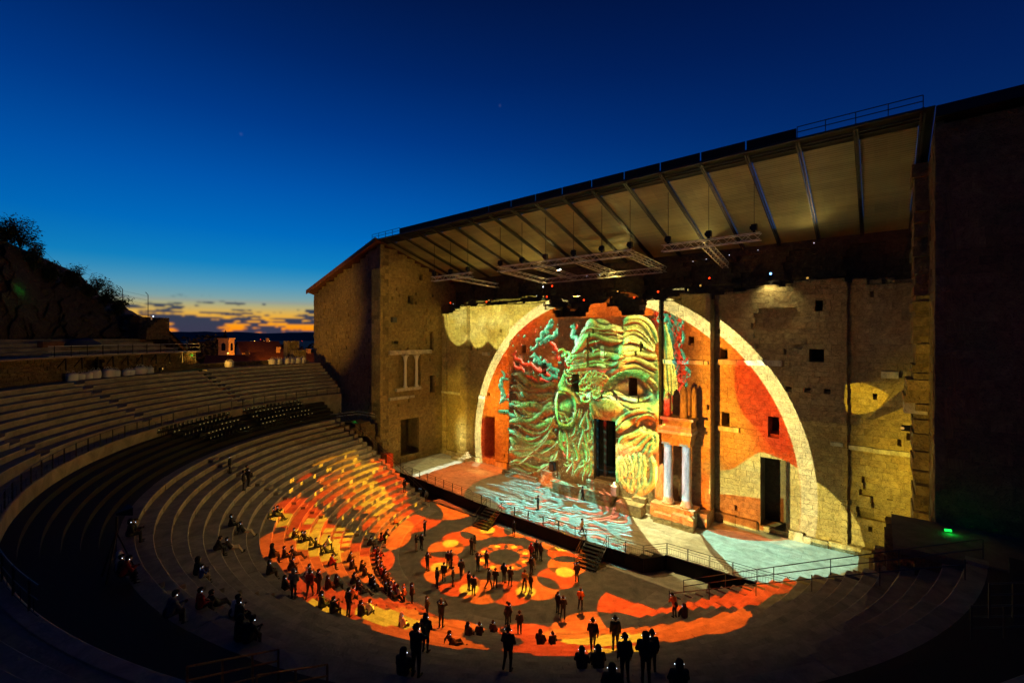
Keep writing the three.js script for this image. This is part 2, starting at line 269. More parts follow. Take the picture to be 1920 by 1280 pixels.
  // back of the statue niche and its floor
  mesh('niche_back', boxGeo(-0.4, 4.4, 16.2, 21.6, -1.2, -0.6, 0.9), M.wall, stageWall); mesh('niche_floor', boxGeo(-0.3, 4.3, 15.9, 16.4, -0.6, 1.15, 1), M.marble, stageWall);
  // rough crown of the wall: single stones left lying on its top
  for (let i = 0; i < 90; i++) { const Z = ZONES[Math.floor(r() * ZONES.length)], u = Z.u0 + 0.6 + r() * (Z.u1 - Z.u0 - 1.2), w = 0.3 + r() * 0.5, h = 0.2 + r() * 0.4; if (Math.abs(u - 1.9) < 3.4) continue; const q = new MB(); q.box(-w, w, 0, h, -0.3, 0.3, 0.75 + 0.3 * r()); mesh('loose_stone', q.geo(), M.wall, stageWall, [u, Z.top(u) - 0.18, Z.z - 0.5 - r() * 0.8], [0, r() * 0.5, 0]); }
}
// the upper wall, set back above the ruined crown
{
  const up = thing('upper_wall', 'set-back upper wall toned dark for shade under the canopy, above the lit masonry', 'wall');
  const rest = new MB(), o = { u0: -31, u1: 31.4, v0: 0, maxTop: 32.4, h: [0.5, 0.7], w: [1.0, 2.0], seed: 51, jag: 0, top: (u) => (32.2), open: [], holes: 0.02, tone: 0.42 };  // low tone puts the shade under the canopy into the stone colour
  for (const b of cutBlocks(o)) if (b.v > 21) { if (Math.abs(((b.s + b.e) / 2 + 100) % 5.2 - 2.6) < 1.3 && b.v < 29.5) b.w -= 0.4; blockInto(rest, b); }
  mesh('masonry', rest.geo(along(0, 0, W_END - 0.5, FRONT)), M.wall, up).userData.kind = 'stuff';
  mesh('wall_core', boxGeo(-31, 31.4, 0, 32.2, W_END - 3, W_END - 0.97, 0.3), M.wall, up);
  mesh('ledge', boxGeo(-31, 31.4, 21.6, 22.05, W_END - 0.95, W_END - 0.02, 0.4), M.wall, up);
}

// ---------------------------------------------------------------- the two wing towers
function wing(name, label, s) {                         // s = -1 left, +1 right: u on the inner face runs away from the stage wall
  const xi = s < 0 ? -30.85 : 31.45, t = thing(name, label, 'tower'), zf = s < 0 ? 10.8 : 11.3, xo = xi + s * 21;
  const roofIn = (z) => 31.75 + 0.314 * z, slope = s < 0 ? 0.3 : -0.01, tone = s < 0 ? 1 : 0.55, drop = s < 0 ? 0 : 0.6;  // right tower: darker tone stands in for the missing light
  // inner face towards the stage
  const open = s < 0 ? [[-7.0, -3.3, 0.9, 7.0], [-5.6, -4.5, 25.9, 27.1], [-3.2, -2.5, 29.8, 30.7], [-8.0, -7.2, 19.2, 19.9], [-0.9, -0.1, 18.0, 21.0], [-0.9, 0.2, 10.8, 13.6], [-7.4, -2.9, 12.1, 17.4, 0, 1], [-8.8, -8.5, 26.2, 26.6], [-7.1, -6.8, 26.0, 26.4], [-4.1, -3.8, 25.7, 26.1]] : [[-3, 1.0, 0.5, 24, 0, 1], [-8.5, -7.7, 27, 28], [-7.2, -6.7, 25.5, 26.3], [-9, -8.5, 24, 24.8]];
  const uA = -zf, uB = 5.4;
  const inner = { u0: uA, u1: uB, v0: 0, maxTop: 36.5, h: [0.44, 0.62], w: [0.7, 1.5], seed: s < 0 ? 61 : 62, holes: 0.03, rough: 0.07, jag: 0, tone, top: (u) => roofIn(-u) - 0.35 - drop, open, sunk: s < 0 ? [[-8.7, -1.9, 19.1, 25.3, 0.32]] : [] };
  const m4 = s < 0 ? along(xi, 0, 0, EAST) : new THREE.Matrix4().makeBasis(new THREE.Vector3(0, 0, -1), new THREE.Vector3(0, 1, 0), new THREE.Vector3(-1, 0, 0)).setPosition(xi, 0, 0);
  const blocks = cutBlocks(inner), rest = new MB();
  const emit = (mb, m4, flip) => { const g = mb.geo(m4); if (flip) { const p = g.attributes.position.array, n = p.length; for (let i = 0; i < n; i += 9) for (let k = 0; k < 3; k++) { const q = p[i + 3 + k]; p[i + 3 + k] = p[i + 6 + k]; p[i + 6 + k] = q; } g.computeVertexNormals(); } return g; };
  blocks.sort((a, b) => (b.e - b.s) * b.h - (a.e - a.s) * a.h);
  blocks.forEach((b) => blockInto(rest, b));
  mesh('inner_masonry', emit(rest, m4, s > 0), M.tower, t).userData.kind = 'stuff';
  const core = new MB(); coreInto(core, { ...inner, cols: [-9, -7.5, -6, -4.5, -3, -1.5, 0, 1.2] }, -3.4); mesh('inner_core', emit(core, m4, s > 0), M.tower, t);
  mesh('chamber_shade_block', boxGeo(Math.min(xi + s * 3.4, xo), Math.max(xi + s * 3.4, xo), -1.5, 27, -5, zf - 0.5, 0.35), M.tower, t);  // dark-tinted block stands for the shade behind the openings
  // front face towards the seats
  const fr = { u0: Math.min(xi, xo), u1: Math.max(xi, xo), v0: -1.4, maxTop: 36, h: [0.5, 0.7], w: [0.8, 1.7], seed: s < 0 ? 63 : 64, holes: 0.012, rough: 0.11, jag: 0, tone: tone * 0.92, top: (u) => 35.0 - drop - Math.abs(u - xi) * slope - 0.4, open: s < 0 ? [[-33.2, -32.5, 17.6, 19.2], [-34, -33.3, 11.2, 12.6], [-32.6, -31.8, 26.4, 27]] : [] };
  const fb = new MB(); for (const b of cutBlocks(fr)) blockInto(fb, b);
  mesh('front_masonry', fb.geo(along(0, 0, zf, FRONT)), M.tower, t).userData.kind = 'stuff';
  const fc = new MB(); coreInto(fc, { ...fr, cols: [...Array(14)].map((_, i) => Math.min(xi, xo) + 1.5 * (i + 1)) }, -1.5); mesh('front_core', fc.geo(along(0, 0, zf, FRONT)), M.tower, t);
  // outer side wall
  mesh('outer_wall', boxGeo(Math.min(xo, xo - s * 1.2), Math.max(xo, xo - s * 1.2), -1.4, 28.2, -6, zf - 0.6, 0.6), M.tower, t);
  // sloping roof with a wooden fascia
  const roof = new MB(), ex = s * 1.1, yi = (z) => roofIn(z) - drop, yo = (z) => roofIn(z) - drop - 22.1 * slope, z0 = -6, z1 = zf + 0.9, a = xi - s * 0.0, b = xo + ex, th = 0.35;
  const Q = (x, z, d) => [x, (x === a ? yi(Math.min(z, 10.9)) : yo(Math.min(z, 10.9))) + d, z];
  const zs = [z0, z1];
  for (let i = 0; i + 1 < zs.length; i++) { const p = [Q(a, zs[i], th), Q(b, zs[i], th), Q(b, zs[i + 1], th), Q(a, zs[i + 1], th)], q = [Q(a, zs[i], 0), Q(a, zs[i + 1], 0), Q(b, zs[i + 1], 0), Q(b, zs[i], 0)]; if (s < 0) { roof.quad(...p, 0.7); roof.quad(...q, 0.7); } else { roof.quad(...[...p].reverse(), 0.7); roof.quad(...[...q].reverse(), 0.7); } }
  roof.quad(Q(b, z0, 0), Q(b, z1, 0), Q(b, z1, th), Q(b, z0, th), 0.7); roof.quad(Q(a, z1, 0), Q(a, z0, 0), Q(a, z0, th), Q(a, z1, th), 0.7);
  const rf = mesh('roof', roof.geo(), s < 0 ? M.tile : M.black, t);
  const fa = new MB(); const A = Q(a, z1, -0.35), B = Q(b, z1, -0.35), A2 = Q(a, z1, th), B2 = Q(b, z1, th), bk = (p) => [p[0], p[1], p[2] - 0.12], fw = (p) => [p[0], p[1], p[2] + 0.05];
  fa.quad(fw(A), fw(B), fw(B2), fw(A2), 1); fa.quad(bk(A), bk(B), fw(B), fw(A), 1); fa.quad(fw(A2), fw(B2), bk(B2), bk(A2), 1);
  mesh('fascia_board', fa.geo(), s < 0 ? M.wood : M.darkMetal, rf);
  return t;
}
const leftWing = wing('wing_tower', 'tall stone wing tower left of the stage with sloping roof and two small columns', -1);
const rightWing = wing('wing_tower', 'tall stone wing tower toned dark for shade at the right edge, beyond the canopy', 1);
{ // the column niche of the left tower
  const x = -30.85, mk = (n, z0, z1, y0, y1, d, mat, t) => mesh(n, boxGeo(x - 0.3, x + d, y0, y1, z0, z1, t), mat, leftWing);
  mk('niche_back', 2.9, 7.4, 12.1, 17.4, -0.28, M.tower, 0.8); leftWing.children.at(-1).position.x = -0.9;
  let z = 0.9; const r = rng(5); while (z < 9.3) { const w = Math.min(1.2 + r() * 0.9, 9.3 - z); mk('cornice_stone', z + 0.02, z + w - 0.02, 17.45 + r() * 0.04, 18.15, 0.45 + 0.1 * r(), M.marble, 1); z += w; }
  mk('sill', 3.2, 8.1, 11.6, 12.05, 0.5, M.marble, 0.9); mk('ledge', 5.6, 9.3, 10.3, 10.75, 0.4, M.marble, 0.9); mk('ledge', 4.4, 5.4, 10.35, 10.7, 0.3, M.marble, 0.9);
  for (const cz of [6.18, 3.91]) {
    const prof = [[0.34, 0], [0.34, 0.12], [0.27, 0.22], [0.29, 0.3], [0.22, 0.36], [0.2, 2.4], [0.18, 4.25], [0.22, 4.3], [0.2, 4.36], [0.26, 4.6], [0.34, 4.95], [0.34, 5.1]].map((p) => new THREE.Vector2(p[0] * 1.15, p[1]));
    const c = mesh('column', new THREE.LatheGeometry(prof, 14), M.bag, leftWing, [x + 0.1, 12.06, cz]);
    mesh('capital', new THREE.BoxGeometry(0.85, 0.2, 0.85), M.marble, c, [0, 5.2, 0]);
  }
  mesh('wall_lamp_box', boxGeo(x, x + 0.5, 22.6, 23.4, 8.1, 8.9, 1), M.metal, leftWing);
}
{ // ragged half-pillar and slots on the inside of the right tower
  const q = new MB(), r = rng(9); let y = 0.5; while (y < 33) { const h = 0.45 + r() * 0.35, e = y > 15 && y < 17 ? 0.5 : 0; q.box(30.75 - r() * 0.22 - e, 31.6, y, y + h - 0.02, 3.5 - r() * 0.6, 6.2 + r() * 1.2, 0.5 + 0.35 * r(), r(), r()); y += h; }
  mesh('ragged_pillar', q.geo(), M.tower, rightWing);
  mesh('bracket_stone', boxGeo(30.1, 31.4, 14.6, 15.4, 4.2, 6.4, 0.9), M.marble, rightWing);
}

// ---------------------------------------------------------------- canopy over the stage
const canopy = thing('stage_canopy', 'long canopy of metal panels and rafters sloping over the stage', 'canopy');
{
  const RY = (z) => 31.75 + 0.314 * z, step = 3.52, xs = []; for (let k = 0; k < 19; k++) xs.push(30.9 - step * k);
  const z0 = -4.4, z1 = 9.6, zf = 11.2;
  for (let k = 0; k + 1 < xs.length; k++) {                                     // one corrugated panel between each two rafters
    const m = new MB(), a = xs[k + 1] + 0.16, b = xs[k] - 0.16, n = 56, r = rng(900 + k);
    for (let i = 0; i < n; i++) { const za = z0 + (z1 - z0) * i / n, zb = z0 + (z1 - z0) * (i + 1) / n, zm = (za + zb) / 2, t = 0.9 + 0.2 * r(); for (let c = 0; c < 4; c++) { const u = a + (b - a) * c / 4, w = a + (b - a) * (c + 1) / 4, q = t * (1 + 0.9 * fbm(u * 0.22, zm * 0.3, 6.1, 3)); m.quad([u, RY(za), za], [w, RY(za), za], [w, RY(zm) + 0.05, zm], [u, RY(zm) + 0.05, zm], q); m.quad([u, RY(zm) + 0.05, zm], [w, RY(zm) + 0.05, zm], [w, RY(zb), zb], [u, RY(zb), zb], q); } }
    m.quad([a, RY(z0) + 0.25, z0], [a, RY(z1) + 0.25, z1], [b, RY(z1) + 0.25, z1], [b, RY(z0) + 0.25, z0], 0.3);
    mesh('ceiling_panel', m.geo(), M.roofPanel, canopy);
  }
  { const m = new MB(); m.quad([-31, RY(z1) + 0.05, z1], [31.4, RY(z1) + 0.05, z1], [31.4, RY(zf) + 0.12, zf - 0.1], [-31, RY(zf) + 0.12, zf - 0.1], 1); m.quad([30.9, RY(z0) + 0.12, z0], [31.5, RY(z0) + 0.12, z0], [31.5, RY(zf) + 0.1, zf], [30.9, RY(zf) + 0.1, zf], 1); mesh('front_soffit', m.geo(), M.black, canopy); }
  for (const x of xs) {
    const m = new MB(); m.bar([x - 0.1, RY(z0) - 0.22, z0], [x - 0.1, RY(zf) - 0.22, zf], 0.07, 4).bar([x + 0.1, RY(z0) - 0.22, z0], [x + 0.1, RY(zf) - 0.22, zf], 0.07, 4).bar([x, RY(z0) + 0.1, z0], [x, RY(zf) + 0.1, zf], 0.09, 4);
    for (let z = z0 + 0.6; z < zf; z += 1.2) m.bar([x - 0.1, RY(z) - 0.22, z], [x + 0.1, RY(z) - 0.22, z], 0.035, 4);
    mesh('rafter', m.geo(), M.rail, canopy);
  }
  const edge = new MB(); for (const [z, d, w] of [[zf, 0, 0.13], [zf - 0.55, -0.1, 0.08], [zf - 1.1, 0.05, 0.08]]) edge.bar([-31, RY(z) + d, z], [31, RY(z) + d, z], w, 6);
  mesh('edge_beam', edge.geo(), M.rail, canopy);
  for (let k = 0; k < xs.length - 1; k++) { // dark upright boards along the front edge; open railing at both ends
    const a = xs[k + 1], b = xs[k];
    if (b < 24.5 && a > -26.5) mesh('edge_board', boxGeo(a + 0.06, b - 0.06, RY(zf) + 0.1, RY(zf) + 0.85, zf - 0.06, zf + 0.06, 1), M.black, canopy);
    else { const m = new MB(); for (const y of [0.55, 0.95]) m.bar([a, RY(zf) + y, zf], [b, RY(zf) + y, zf], 0.035, 4); for (let i = 0; i <= 2; i++) { const x = a + (b - a) * i / 2; m.bar([x, RY(zf), zf], [x, RY(zf) + 0.95, zf], 0.035, 4); } mesh('edge_railing', m.geo(), M.darkMetal, canopy); }
  }
}
// lighting trusses hung under the canopy
function trussBeam(parent, a, b, w = 0.3) {
  const A = new THREE.Vector3(...a), B = new THREE.Vector3(...b), d = B.clone().sub(A), L = d.length(); d.normalize(); const s = new THREE.Vector3(0, 1, 0).cross(d).normalize(), u = d.clone().cross(s).normalize(), P = (t, i, j) => A.clone().addScaledVector(d, t).addScaledVector(s, i * w).addScaledVector(u, j * w).toArray(), m = new MB();
  for (const [i, j] of [[-1, -1], [1, -1], [1, 1], [-1, 1]]) m.bar(P(0, i, j), P(L, i, j), 0.042, 4);
  const n = Math.round(L / 0.62); for (let k = 0; k < n; k++) { const t = L * k / n, q = L * (k + 1) / n; for (const [p, r] of [[[-1, -1], [1, -1]], [[1, -1], [1, 1]], [[1, 1], [-1, 1]], [[-1, 1], [-1, -1]]]) m.bar(P(t, ...(k % 2 ? p : r)), P(q, ...(k % 2 ? r : p)), 0.024, 3); }
  return mesh('truss_beam', m.geo(), M.alu, parent);
}
function trussRig(label, beams, hoists) {
  const t = thing('lighting_truss', label, 'truss', [0, 0, 0], 0, 'trusses hung under the canopy');
  for (const [a, b] of beams) trussBeam(t, a, b);
  for (const [x, z, y] of hoists) {
    mesh('hoist_cable', new MB().bar([x, y + 0.9, z], [x, 31.6 + 0.314 * z, z], 0.028, 4).geo(), M.darkMetal, t);
    const h = new MB(); h.box(x - 0.22, x + 0.22, y + 0.55, y + 1.1, z - 0.2, z + 0.2, 1).box(x - 0.1, x + 0.1, y + 0.3, y + 0.56, z - 0.1, z + 0.1, 1).box(x - 0.34, x - 0.22, y + 0.7, y + 0.95, z - 0.13, z + 0.13, 1); mesh('hoist_motor', h.geo(), M.black, t);
  }
}
{
  const y = 28.85, zf = 8.4, zb = -1.4, yb = 28.3;
  trussRig('square frame of aluminium trusses hanging under the middle of the canopy', [[[-8.7, y, zf], [9.4, y, zf]], [[-8.4, yb, zb], [8.6, yb, zb]], [[-8.4, y, zf - 0.3], [-8.4, yb, zb]], [[-3.2, y, zf - 0.3], [-3.2, yb, zb]], [[2.6, y, zf - 0.3], [2.6, yb, zb]], [[8.9, y, zf - 0.3], [8.9, yb, zb]]], [[-8.4, zf, y], [-4.9, zf, y], [-1.4, zf, y], [2.4, zf, y], [5.9, zf, y], [9.1, zf, y]]);
  trussRig('T-shaped aluminium truss hanging at the right end of the canopy', [[[12.4, y, zf], [20.9, y, zf]], [[16.3, y, zf - 0.3], [15.4, yb, zb - 1.2]]], [[13, zf, y], [16.7, zf, y], [20.4, zf, y]]);
  trussRig('T-shaped aluminium truss hanging beside the left tower', [[[-22.6, y, 7.4], [-14.4, y, 7.4]], [[-18.6, y, 7.1], [-17.5, yb, zb]]], [[-22.2, 7.4, y], [-18.7, 7.4, y], [-15.2, 7.4, y]]);
}

// ---------------------------------------------------------------- stage floor, its black front, stairs and railings
const stageEdge = [[-30.8, 9.9], [-24.26, 10.1], [-12, 11.25], [-6.1, 11.8], [4.76, 12.07], [11.9, 11.7], [13.4, 9.75], [20.85, 9.65], [27.2, 8.9]];
{
  const sh = new THREE.Shape(); sh.moveTo(-30.9, 4.3); for (const [x, z] of [[-30.9, -9.9], ...stageEdge.slice(1).map(([x, z]) => [x, -z]), [31.3, -8.9], [31.3, 4.3]]) sh.lineTo(x, z);
  const st = thing('stage', 'wide stage of pale boards in front of the ruined wall, with a black front', 'stage');
  const r = rng(41);                                                            // boards as far as they can be told apart
  const edgeZ = (x) => { for (let i = 0; i + 1 < stageEdge.length; i++) if (x >= stageEdge[i][0] && x <= stageEdge[i + 1][0]) return stageEdge[i][1] + (stageEdge[i + 1][1] - stageEdge[i][1]) * (x - stageEdge[i][0]) / (stageEdge[i + 1][0] - stageEdge[i][0]); return x < 0 ? 9.9 : 8.9; };
  const far = new MB(), near = [];
  for (let z = -4.1, row = 0; z < 12.2; z += 0.6, row++) for (let x = -30.9 - (row % 2) * 0.9; x < 31.3; x += 1.8) {
    const a = Math.max(-30.9, x) + 0.006, b = Math.min(31.3, x + 1.8) - 0.006, zb = Math.min(z + 0.594, Math.min(edgeZ(a), edgeZ(b))); if (b - a < 0.1 || zb - z < 0.08) continue;
    const t = 0.9 + 0.16 * r(), y = (r() - 0.5) * 0.006;
    if (x > 11 && z > -1.6) near.push([a, b, z + 0.006, zb, t, y]); else far.box(a, b, -0.06, y, z + 0.006, zb, t, r(), r());
  }
  mesh('floor_boards', far.geo(), M.board, st).userData.kind = 'stuff';
  near.slice(0, 260).forEach((q) => mesh('floor_board', boxGeo(q[0], q[1], -0.06, q[5], q[2], q[3], q[4]), M.board, st));
  const more = new MB(); near.slice(260).forEach((q) => more.box(q[0], q[1], -0.06, q[5], q[2], q[3], q[4])); if (more.p.length) mesh('floor_boards', more.geo(), M.board, st).userData.kind = 'stuff';
  const g = new THREE.ExtrudeGeometry(sh, { depth: 0.1, bevelEnabled: false }); g.rotateX(-Math.PI / 2); g.translate(0, -0.17, 0); mesh('deck', g, M.cloth, st);
  const f = new MB(); for (let i = 0; i + 1 < stageEdge.length; i++) { const [a, b] = [stageEdge[i], stageEdge[i + 1]]; const n = 12; for (let k = 0; k < n; k++) { const p = (q) => { const w = 0.03 * Math.sin(q * 40 + i); return [a[0] + (b[0] - a[0]) * q, a[1] + (b[1] - a[1]) * q + w - 0.02]; }, A = p(k / n), B = p((k + 1) / n); f.quad([A[0], -1.4, A[1]], [B[0], -1.4, B[1]], [B[0], -0.07, B[1]], [A[0], -0.07, A[1]], 1); } }
  mesh('black_front_cloth', f.geo(), M.cloth, st);
}
function railPanel(parent, a, b, y, mat = M.darkMetal) {                        // one crowd-control panel: frame, two upper rails, pickets
  const m = new MB(), P = (t, h) => [a[0] + (b[0] - a[0]) * t, y + h, a[1] + (b[1] - a[1]) * t], L = Math.hypot(b[0] - a[0], b[1] - a[1]);
  for (const h of [0.12, 0.62, 0.82, 1.06]) m.bar(P(0.02, h), P(0.98, h), h > 1 ? 0.024 : 0.016, 4);
  for (const t of [0.02, 0.98]) m.bar(P(t, 0), P(t, 1.08), 0.026, 4);
  const n = Math.round(L / 0.2); for (let i = 1; i < n; i++) m.bar(P(i / n, 0.12), P(i / n, 0.62), 0.009, 3);
  return mesh('rail_panel', m.geo(), mat, parent);
}
function railRun(label, pts, y, len = 2) {
  const t = thing('stage_railing', label, 'railing', [0, 0, 0], 0, 'metal railings along the stage edge');
  for (let i = 0; i + 1 < pts.length; i++) { const L = Math.hypot(pts[i + 1][0] - pts[i][0], pts[i + 1][1] - pts[i][1]), n = Math.max(1, Math.round(L / len)); for (let k = 0; k < n; k++) { const f = (q) => [pts[i][0] + (pts[i + 1][0] - pts[i][0]) * q, pts[i][1] + (pts[i + 1][1] - pts[i][1]) * q]; railPanel(t, f(k / n), f((k + 1) / n), y); } }
}
const inset = (p) => [p[0], p[1] - 0.15];
railRun('black metal railing on the stage edge left of the first stairs', [[-28.6, 10.0], [-24.26, 10.0], [-10.9, 11.2]].map(inset), 0);
railRun('short black railing piece between the far railing and the left stairs', [[-10.4, 11.5], [-7.2, 11.7]].map(inset), 0);
railRun('long black metal railing on the stage edge between the two stairs', [[-5.4, 11.85], [4.76, 12.07], [6.1, 12.0]].map(inset), 0);
railRun('black metal railing on the stage edge right of the right-hand stairs', [[8.4, 11.95], [11.85, 11.7], [13.35, 9.8], [20.85, 9.7], [25.2, 9.2]].map(inset), 0);
railRun('short railing across the far left end of the stage', [[-30.2, 6.4], [-29.0, 9.9]].map(inset), 0);
function stageStairs(label, x, z) {
  const t = thing('stage_stairs', label, 'stairs', [x, -1.4, z], 0.06, 'black stairs up to the stage');
  for (let k = 0; k < 7; k++) mesh('step', boxGeo(-1.05, 1.05, 0.2 * (k + 1) - 0.05, 0.2 * (k + 1), -0.36 * k - 0.4, -0.36 * k, 1), M.darkMetal, t);
  for (const s of [-1, 1]) { const m = new MB(); m.bar([s * 1.1, 0, -0.1], [s * 1.1, 1.4, -2.6], 0.06, 4); mesh('stringer', m.geo(), M.darkMetal, t); const h = new MB(); h.bar([s * 1.12, 1.0, -0.15], [s * 1.12, 2.4, -2.6], 0.026, 5).bar([s * 1.12, 0.55, -0.15], [s * 1.12, 1.95, -2.6], 0.018, 4); for (const q of [0, 0.5, 1]) h.bar([s * 1.12, 1.4 * q, -0.15 - 2.45 * q], [s * 1.12, 1.0 + 1.4 * q, -0.15 - 2.45 * q], 0.026, 4); mesh('handrail', h.geo(), M.darkMetal, t); }
}
stageStairs('black metal stairs to the stage beside the floor pattern, left flight', -6.35, 14.35);
stageStairs('black metal stairs to the stage in front of the picture, right flight', 7.3, 14.5);
// ---------------------------------------------------------------- seating
const ROWS = 20, R0 = 15.7, DR = 0.88, Y0 = -0.95, DY = 0.49, seatY = (k) => Y0 + DY * k, seatR = (k) => R0 + DR * k;
const STAIRS = [-45.3, 0.8, 45.3];
const lower = thing('lower_seating', 'lower curved bank of twenty stone rows round the orchestra', 'seating bank');
{
  const ends = (k) => 84.6 - 2.9 * k / (ROWS - 1), blocks = [];
  for (let k = 0; k < ROWS; k++) {
    const r0 = seatR(k), y = seatY(k), yb = k ? seatY(k - 1) : -1.25, half = THREE.MathUtils.radToDeg(0.55 / r0), cuts = [-ends(k), ...STAIRS.flatMap((s) => [s - half, s + half]), ends(k)];
    for (let i = 0; i + 1 < cuts.length; i++) {
      const r = rng(k * 31 + i), stair = i % 2 === 1, d2m = 57.3 / r0;
      for (let d = cuts[i]; d < cuts[i + 1] - 0.01;) {                            // each row is laid of single long blocks, no two quite in line
        let e = stair ? cuts[i + 1] : Math.min(cuts[i + 1], d + (1.9 + 1.5 * r()) * d2m); if (cuts[i + 1] - e < 0.8 * d2m) e = cuts[i + 1];
        blocks.push({ k, d: d + (stair ? 0 : 0.008 * d2m), e: e - (stair ? 0 : 0.008 * d2m), stair, y, yb, dr: (r() - 0.5) * 0.03, dy: (r() - 0.5) * 0.018, tone: 0.84 + 0.3 * r(), at: polar(r0, (d + e) / 2, y) }); d = e;
      }
    }
    for (const s of STAIRS) { const m = new MB(); sweep(m, [[r0 - 0.42, yb - 0.01], [r0 - 0.42, (y + yb) / 2 - 0.02], [r0 - 0.4, (y + yb) / 2], [r0 + 0.02, (y + yb) / 2]], s - half, s + half, 4, true, () => 0.85); mesh('stair_step', m.geo(), M.tier, lower); }
  }
  for (const b of blocks) b.size = (b.e - b.d) * seatR(b.k) / (Math.pow(b.at[0] - 28.71, 2) + Math.pow(b.at[1] - 20.34, 2) + Math.pow(b.at[2] - 51.08, 2)) * (b.at[0] < -2 || b.at[2] < 34 ? 2.5 : 1);
  blocks.sort((p, q) => q.size - p.size); const joined = new MB();
  blocks.forEach((b, i) => { const m = i < 290 ? new MB() : joined, r0 = seatR(b.k) + b.dr, y = b.y + b.dy; sweep(m, [[r0 + 0.025, b.yb - 0.03], [r0 + 0.025, y - 0.16], [r0, y - 0.13], [r0, y - 0.03], [r0 + 0.03, y], [seatR(b.k) + DR + 0.06, y + 0.004]], b.d, b.e, 1.3, true, () => b.tone, [1.05, 1.1, 1.3, 1.45, 0.82]); if (i < 290) mesh(b.stair ? 'stair_landing' : 'seat_block', m.geo(), M.tier, lower); });  // strips tinted: lighter nosing, darker tread
  mesh('seat_blocks', joined.geo(), M.tier, lower).userData.kind = 'stuff';
  { const m = new MB(); for (let k = 0; k < ROWS; k++) sweep(m, [[seatR(k) + 0.12, k ? seatY(k - 1) - 0.1 : -1.4], [seatR(k) + 0.12, seatY(k) - 0.1], [seatR(k) + DR + 0.13, seatY(k) - 0.1]], -ends(k), ends(k), 2, false, () => 0.3); mesh('rubble_fill', m.geo(), M.tier, lower); }
  // end walls of the bank, stepped blocks
  for (const s of [-1, 1]) for (let k = 0; k < ROWS; k++) { const d = s * ends(k), m = new MB(), p = polar(seatR(k) + 0.42, d + s * 0.9); m.box(-0.44, 0.44, -1.4, seatY(k) + 0.12, -0.32, 0.32, 0.8 + 0.2 * ((k * 37) % 10) / 10); const b = mesh('end_block', m.geo(), M.tier, lower, [p[0], 0, p[2]], [0, THREE.MathUtils.degToRad(d + 90), 0]); }
  const np = new MB(); // little seat-number plates on the upper risers at the far left
  for (let k = 12; k < ROWS; k++) for (let d = -81; d < -44 - (ROWS - k) * 2.2; d += 1.35) { if (((d * 7 + k * 3) | 0) % 3 === 0) continue; const p = polar(seatR(k) - 0.012, d), q = polar(seatR(k) - 0.012, d + 0.16), y = seatY(k) - 0.22; np.quad([q[0], y, q[2]], [p[0], y, p[2]], [p[0], y + 0.07, p[2]], [q[0], y + 0.07, q[2]], 1); }
  mesh('number_plates', np.geo(), M.marble, lower).userData.kind = 'stuff';
}
// broad dark gangway above the lower bank, with rows of black seats
{
  const m = new MB(); sweep(m, [[33.2, 8.3], [33.25, 8.37], [34.0, 8.4]], -82, 82, 2); for (let j = 0; j < 5; j++) sweep(m, [[34 + 0.72 * j, 8.4 + 0.4 * j], [34 + 0.72 * j, 8.8 + 0.4 * j], [34.72 + 0.72 * j, 8.8 + 0.4 * j]], -84, 84, 2, true);
  struct('gangway', m.geo(), std(rgb(36, 33, 29), { roughness: 0.95 }));
  const proto = thing('black_seat', 'black folding seat with a small number plate given a faint glow on the dark deck', 'seat', [0, 0, 0], 0, 'black seats on the dark deck');
  const back = new THREE.BoxGeometry(0.42, 0.4, 0.05); back.translate(0, 0.62, 0.2); mesh('backrest', back, M.black, proto, null, [0, 0, 0]);
  const pad = new THREE.BoxGeometry(0.42, 0.06, 0.36); pad.translate(0, 0.42, 0.02); mesh('seat', pad, M.black, proto);
  const fr = new MB(); for (const s of [-0.19, 0.19]) fr.bar([s, 0, 0.16], [s, 0.5, 0.16], 0.02, 4).bar([s, 0, -0.1], [s, 0.4, -0.1], 0.02, 4); mesh('frame', fr.geo(), M.darkMetal, proto);
  const pl = new THREE.BoxGeometry(0.1, 0.085, 0.012); pl.translate(0, 0.66, 0.168); mesh('number_plate', pl, GLOW.plate, proto);  // added glow stands for light caught by the plate
  let n = 0;
  for (let j = 0; j < 5; j++) for (let d = -78; d < -34; d += 0.96) {
    if ((d > -64.5 && d < -61) || d > -45 - (4 - j) * 1.5) continue;
    const c = n ? proto.clone() : proto; if (n) { c.name = numbered('black_seat'); scene.add(c); } n++;
    const p = polar(34.4 + 0.72 * j, d, 8.805 + 0.4 * j); c.position.set(...p); c.rotation.y = THREE.MathUtils.degToRad(d) + 0.5 * Math.sin(n * 12.9); if (n > 1 && (n * 7919) % 11 < 4) c.remove(c.children[3]);
  }
}
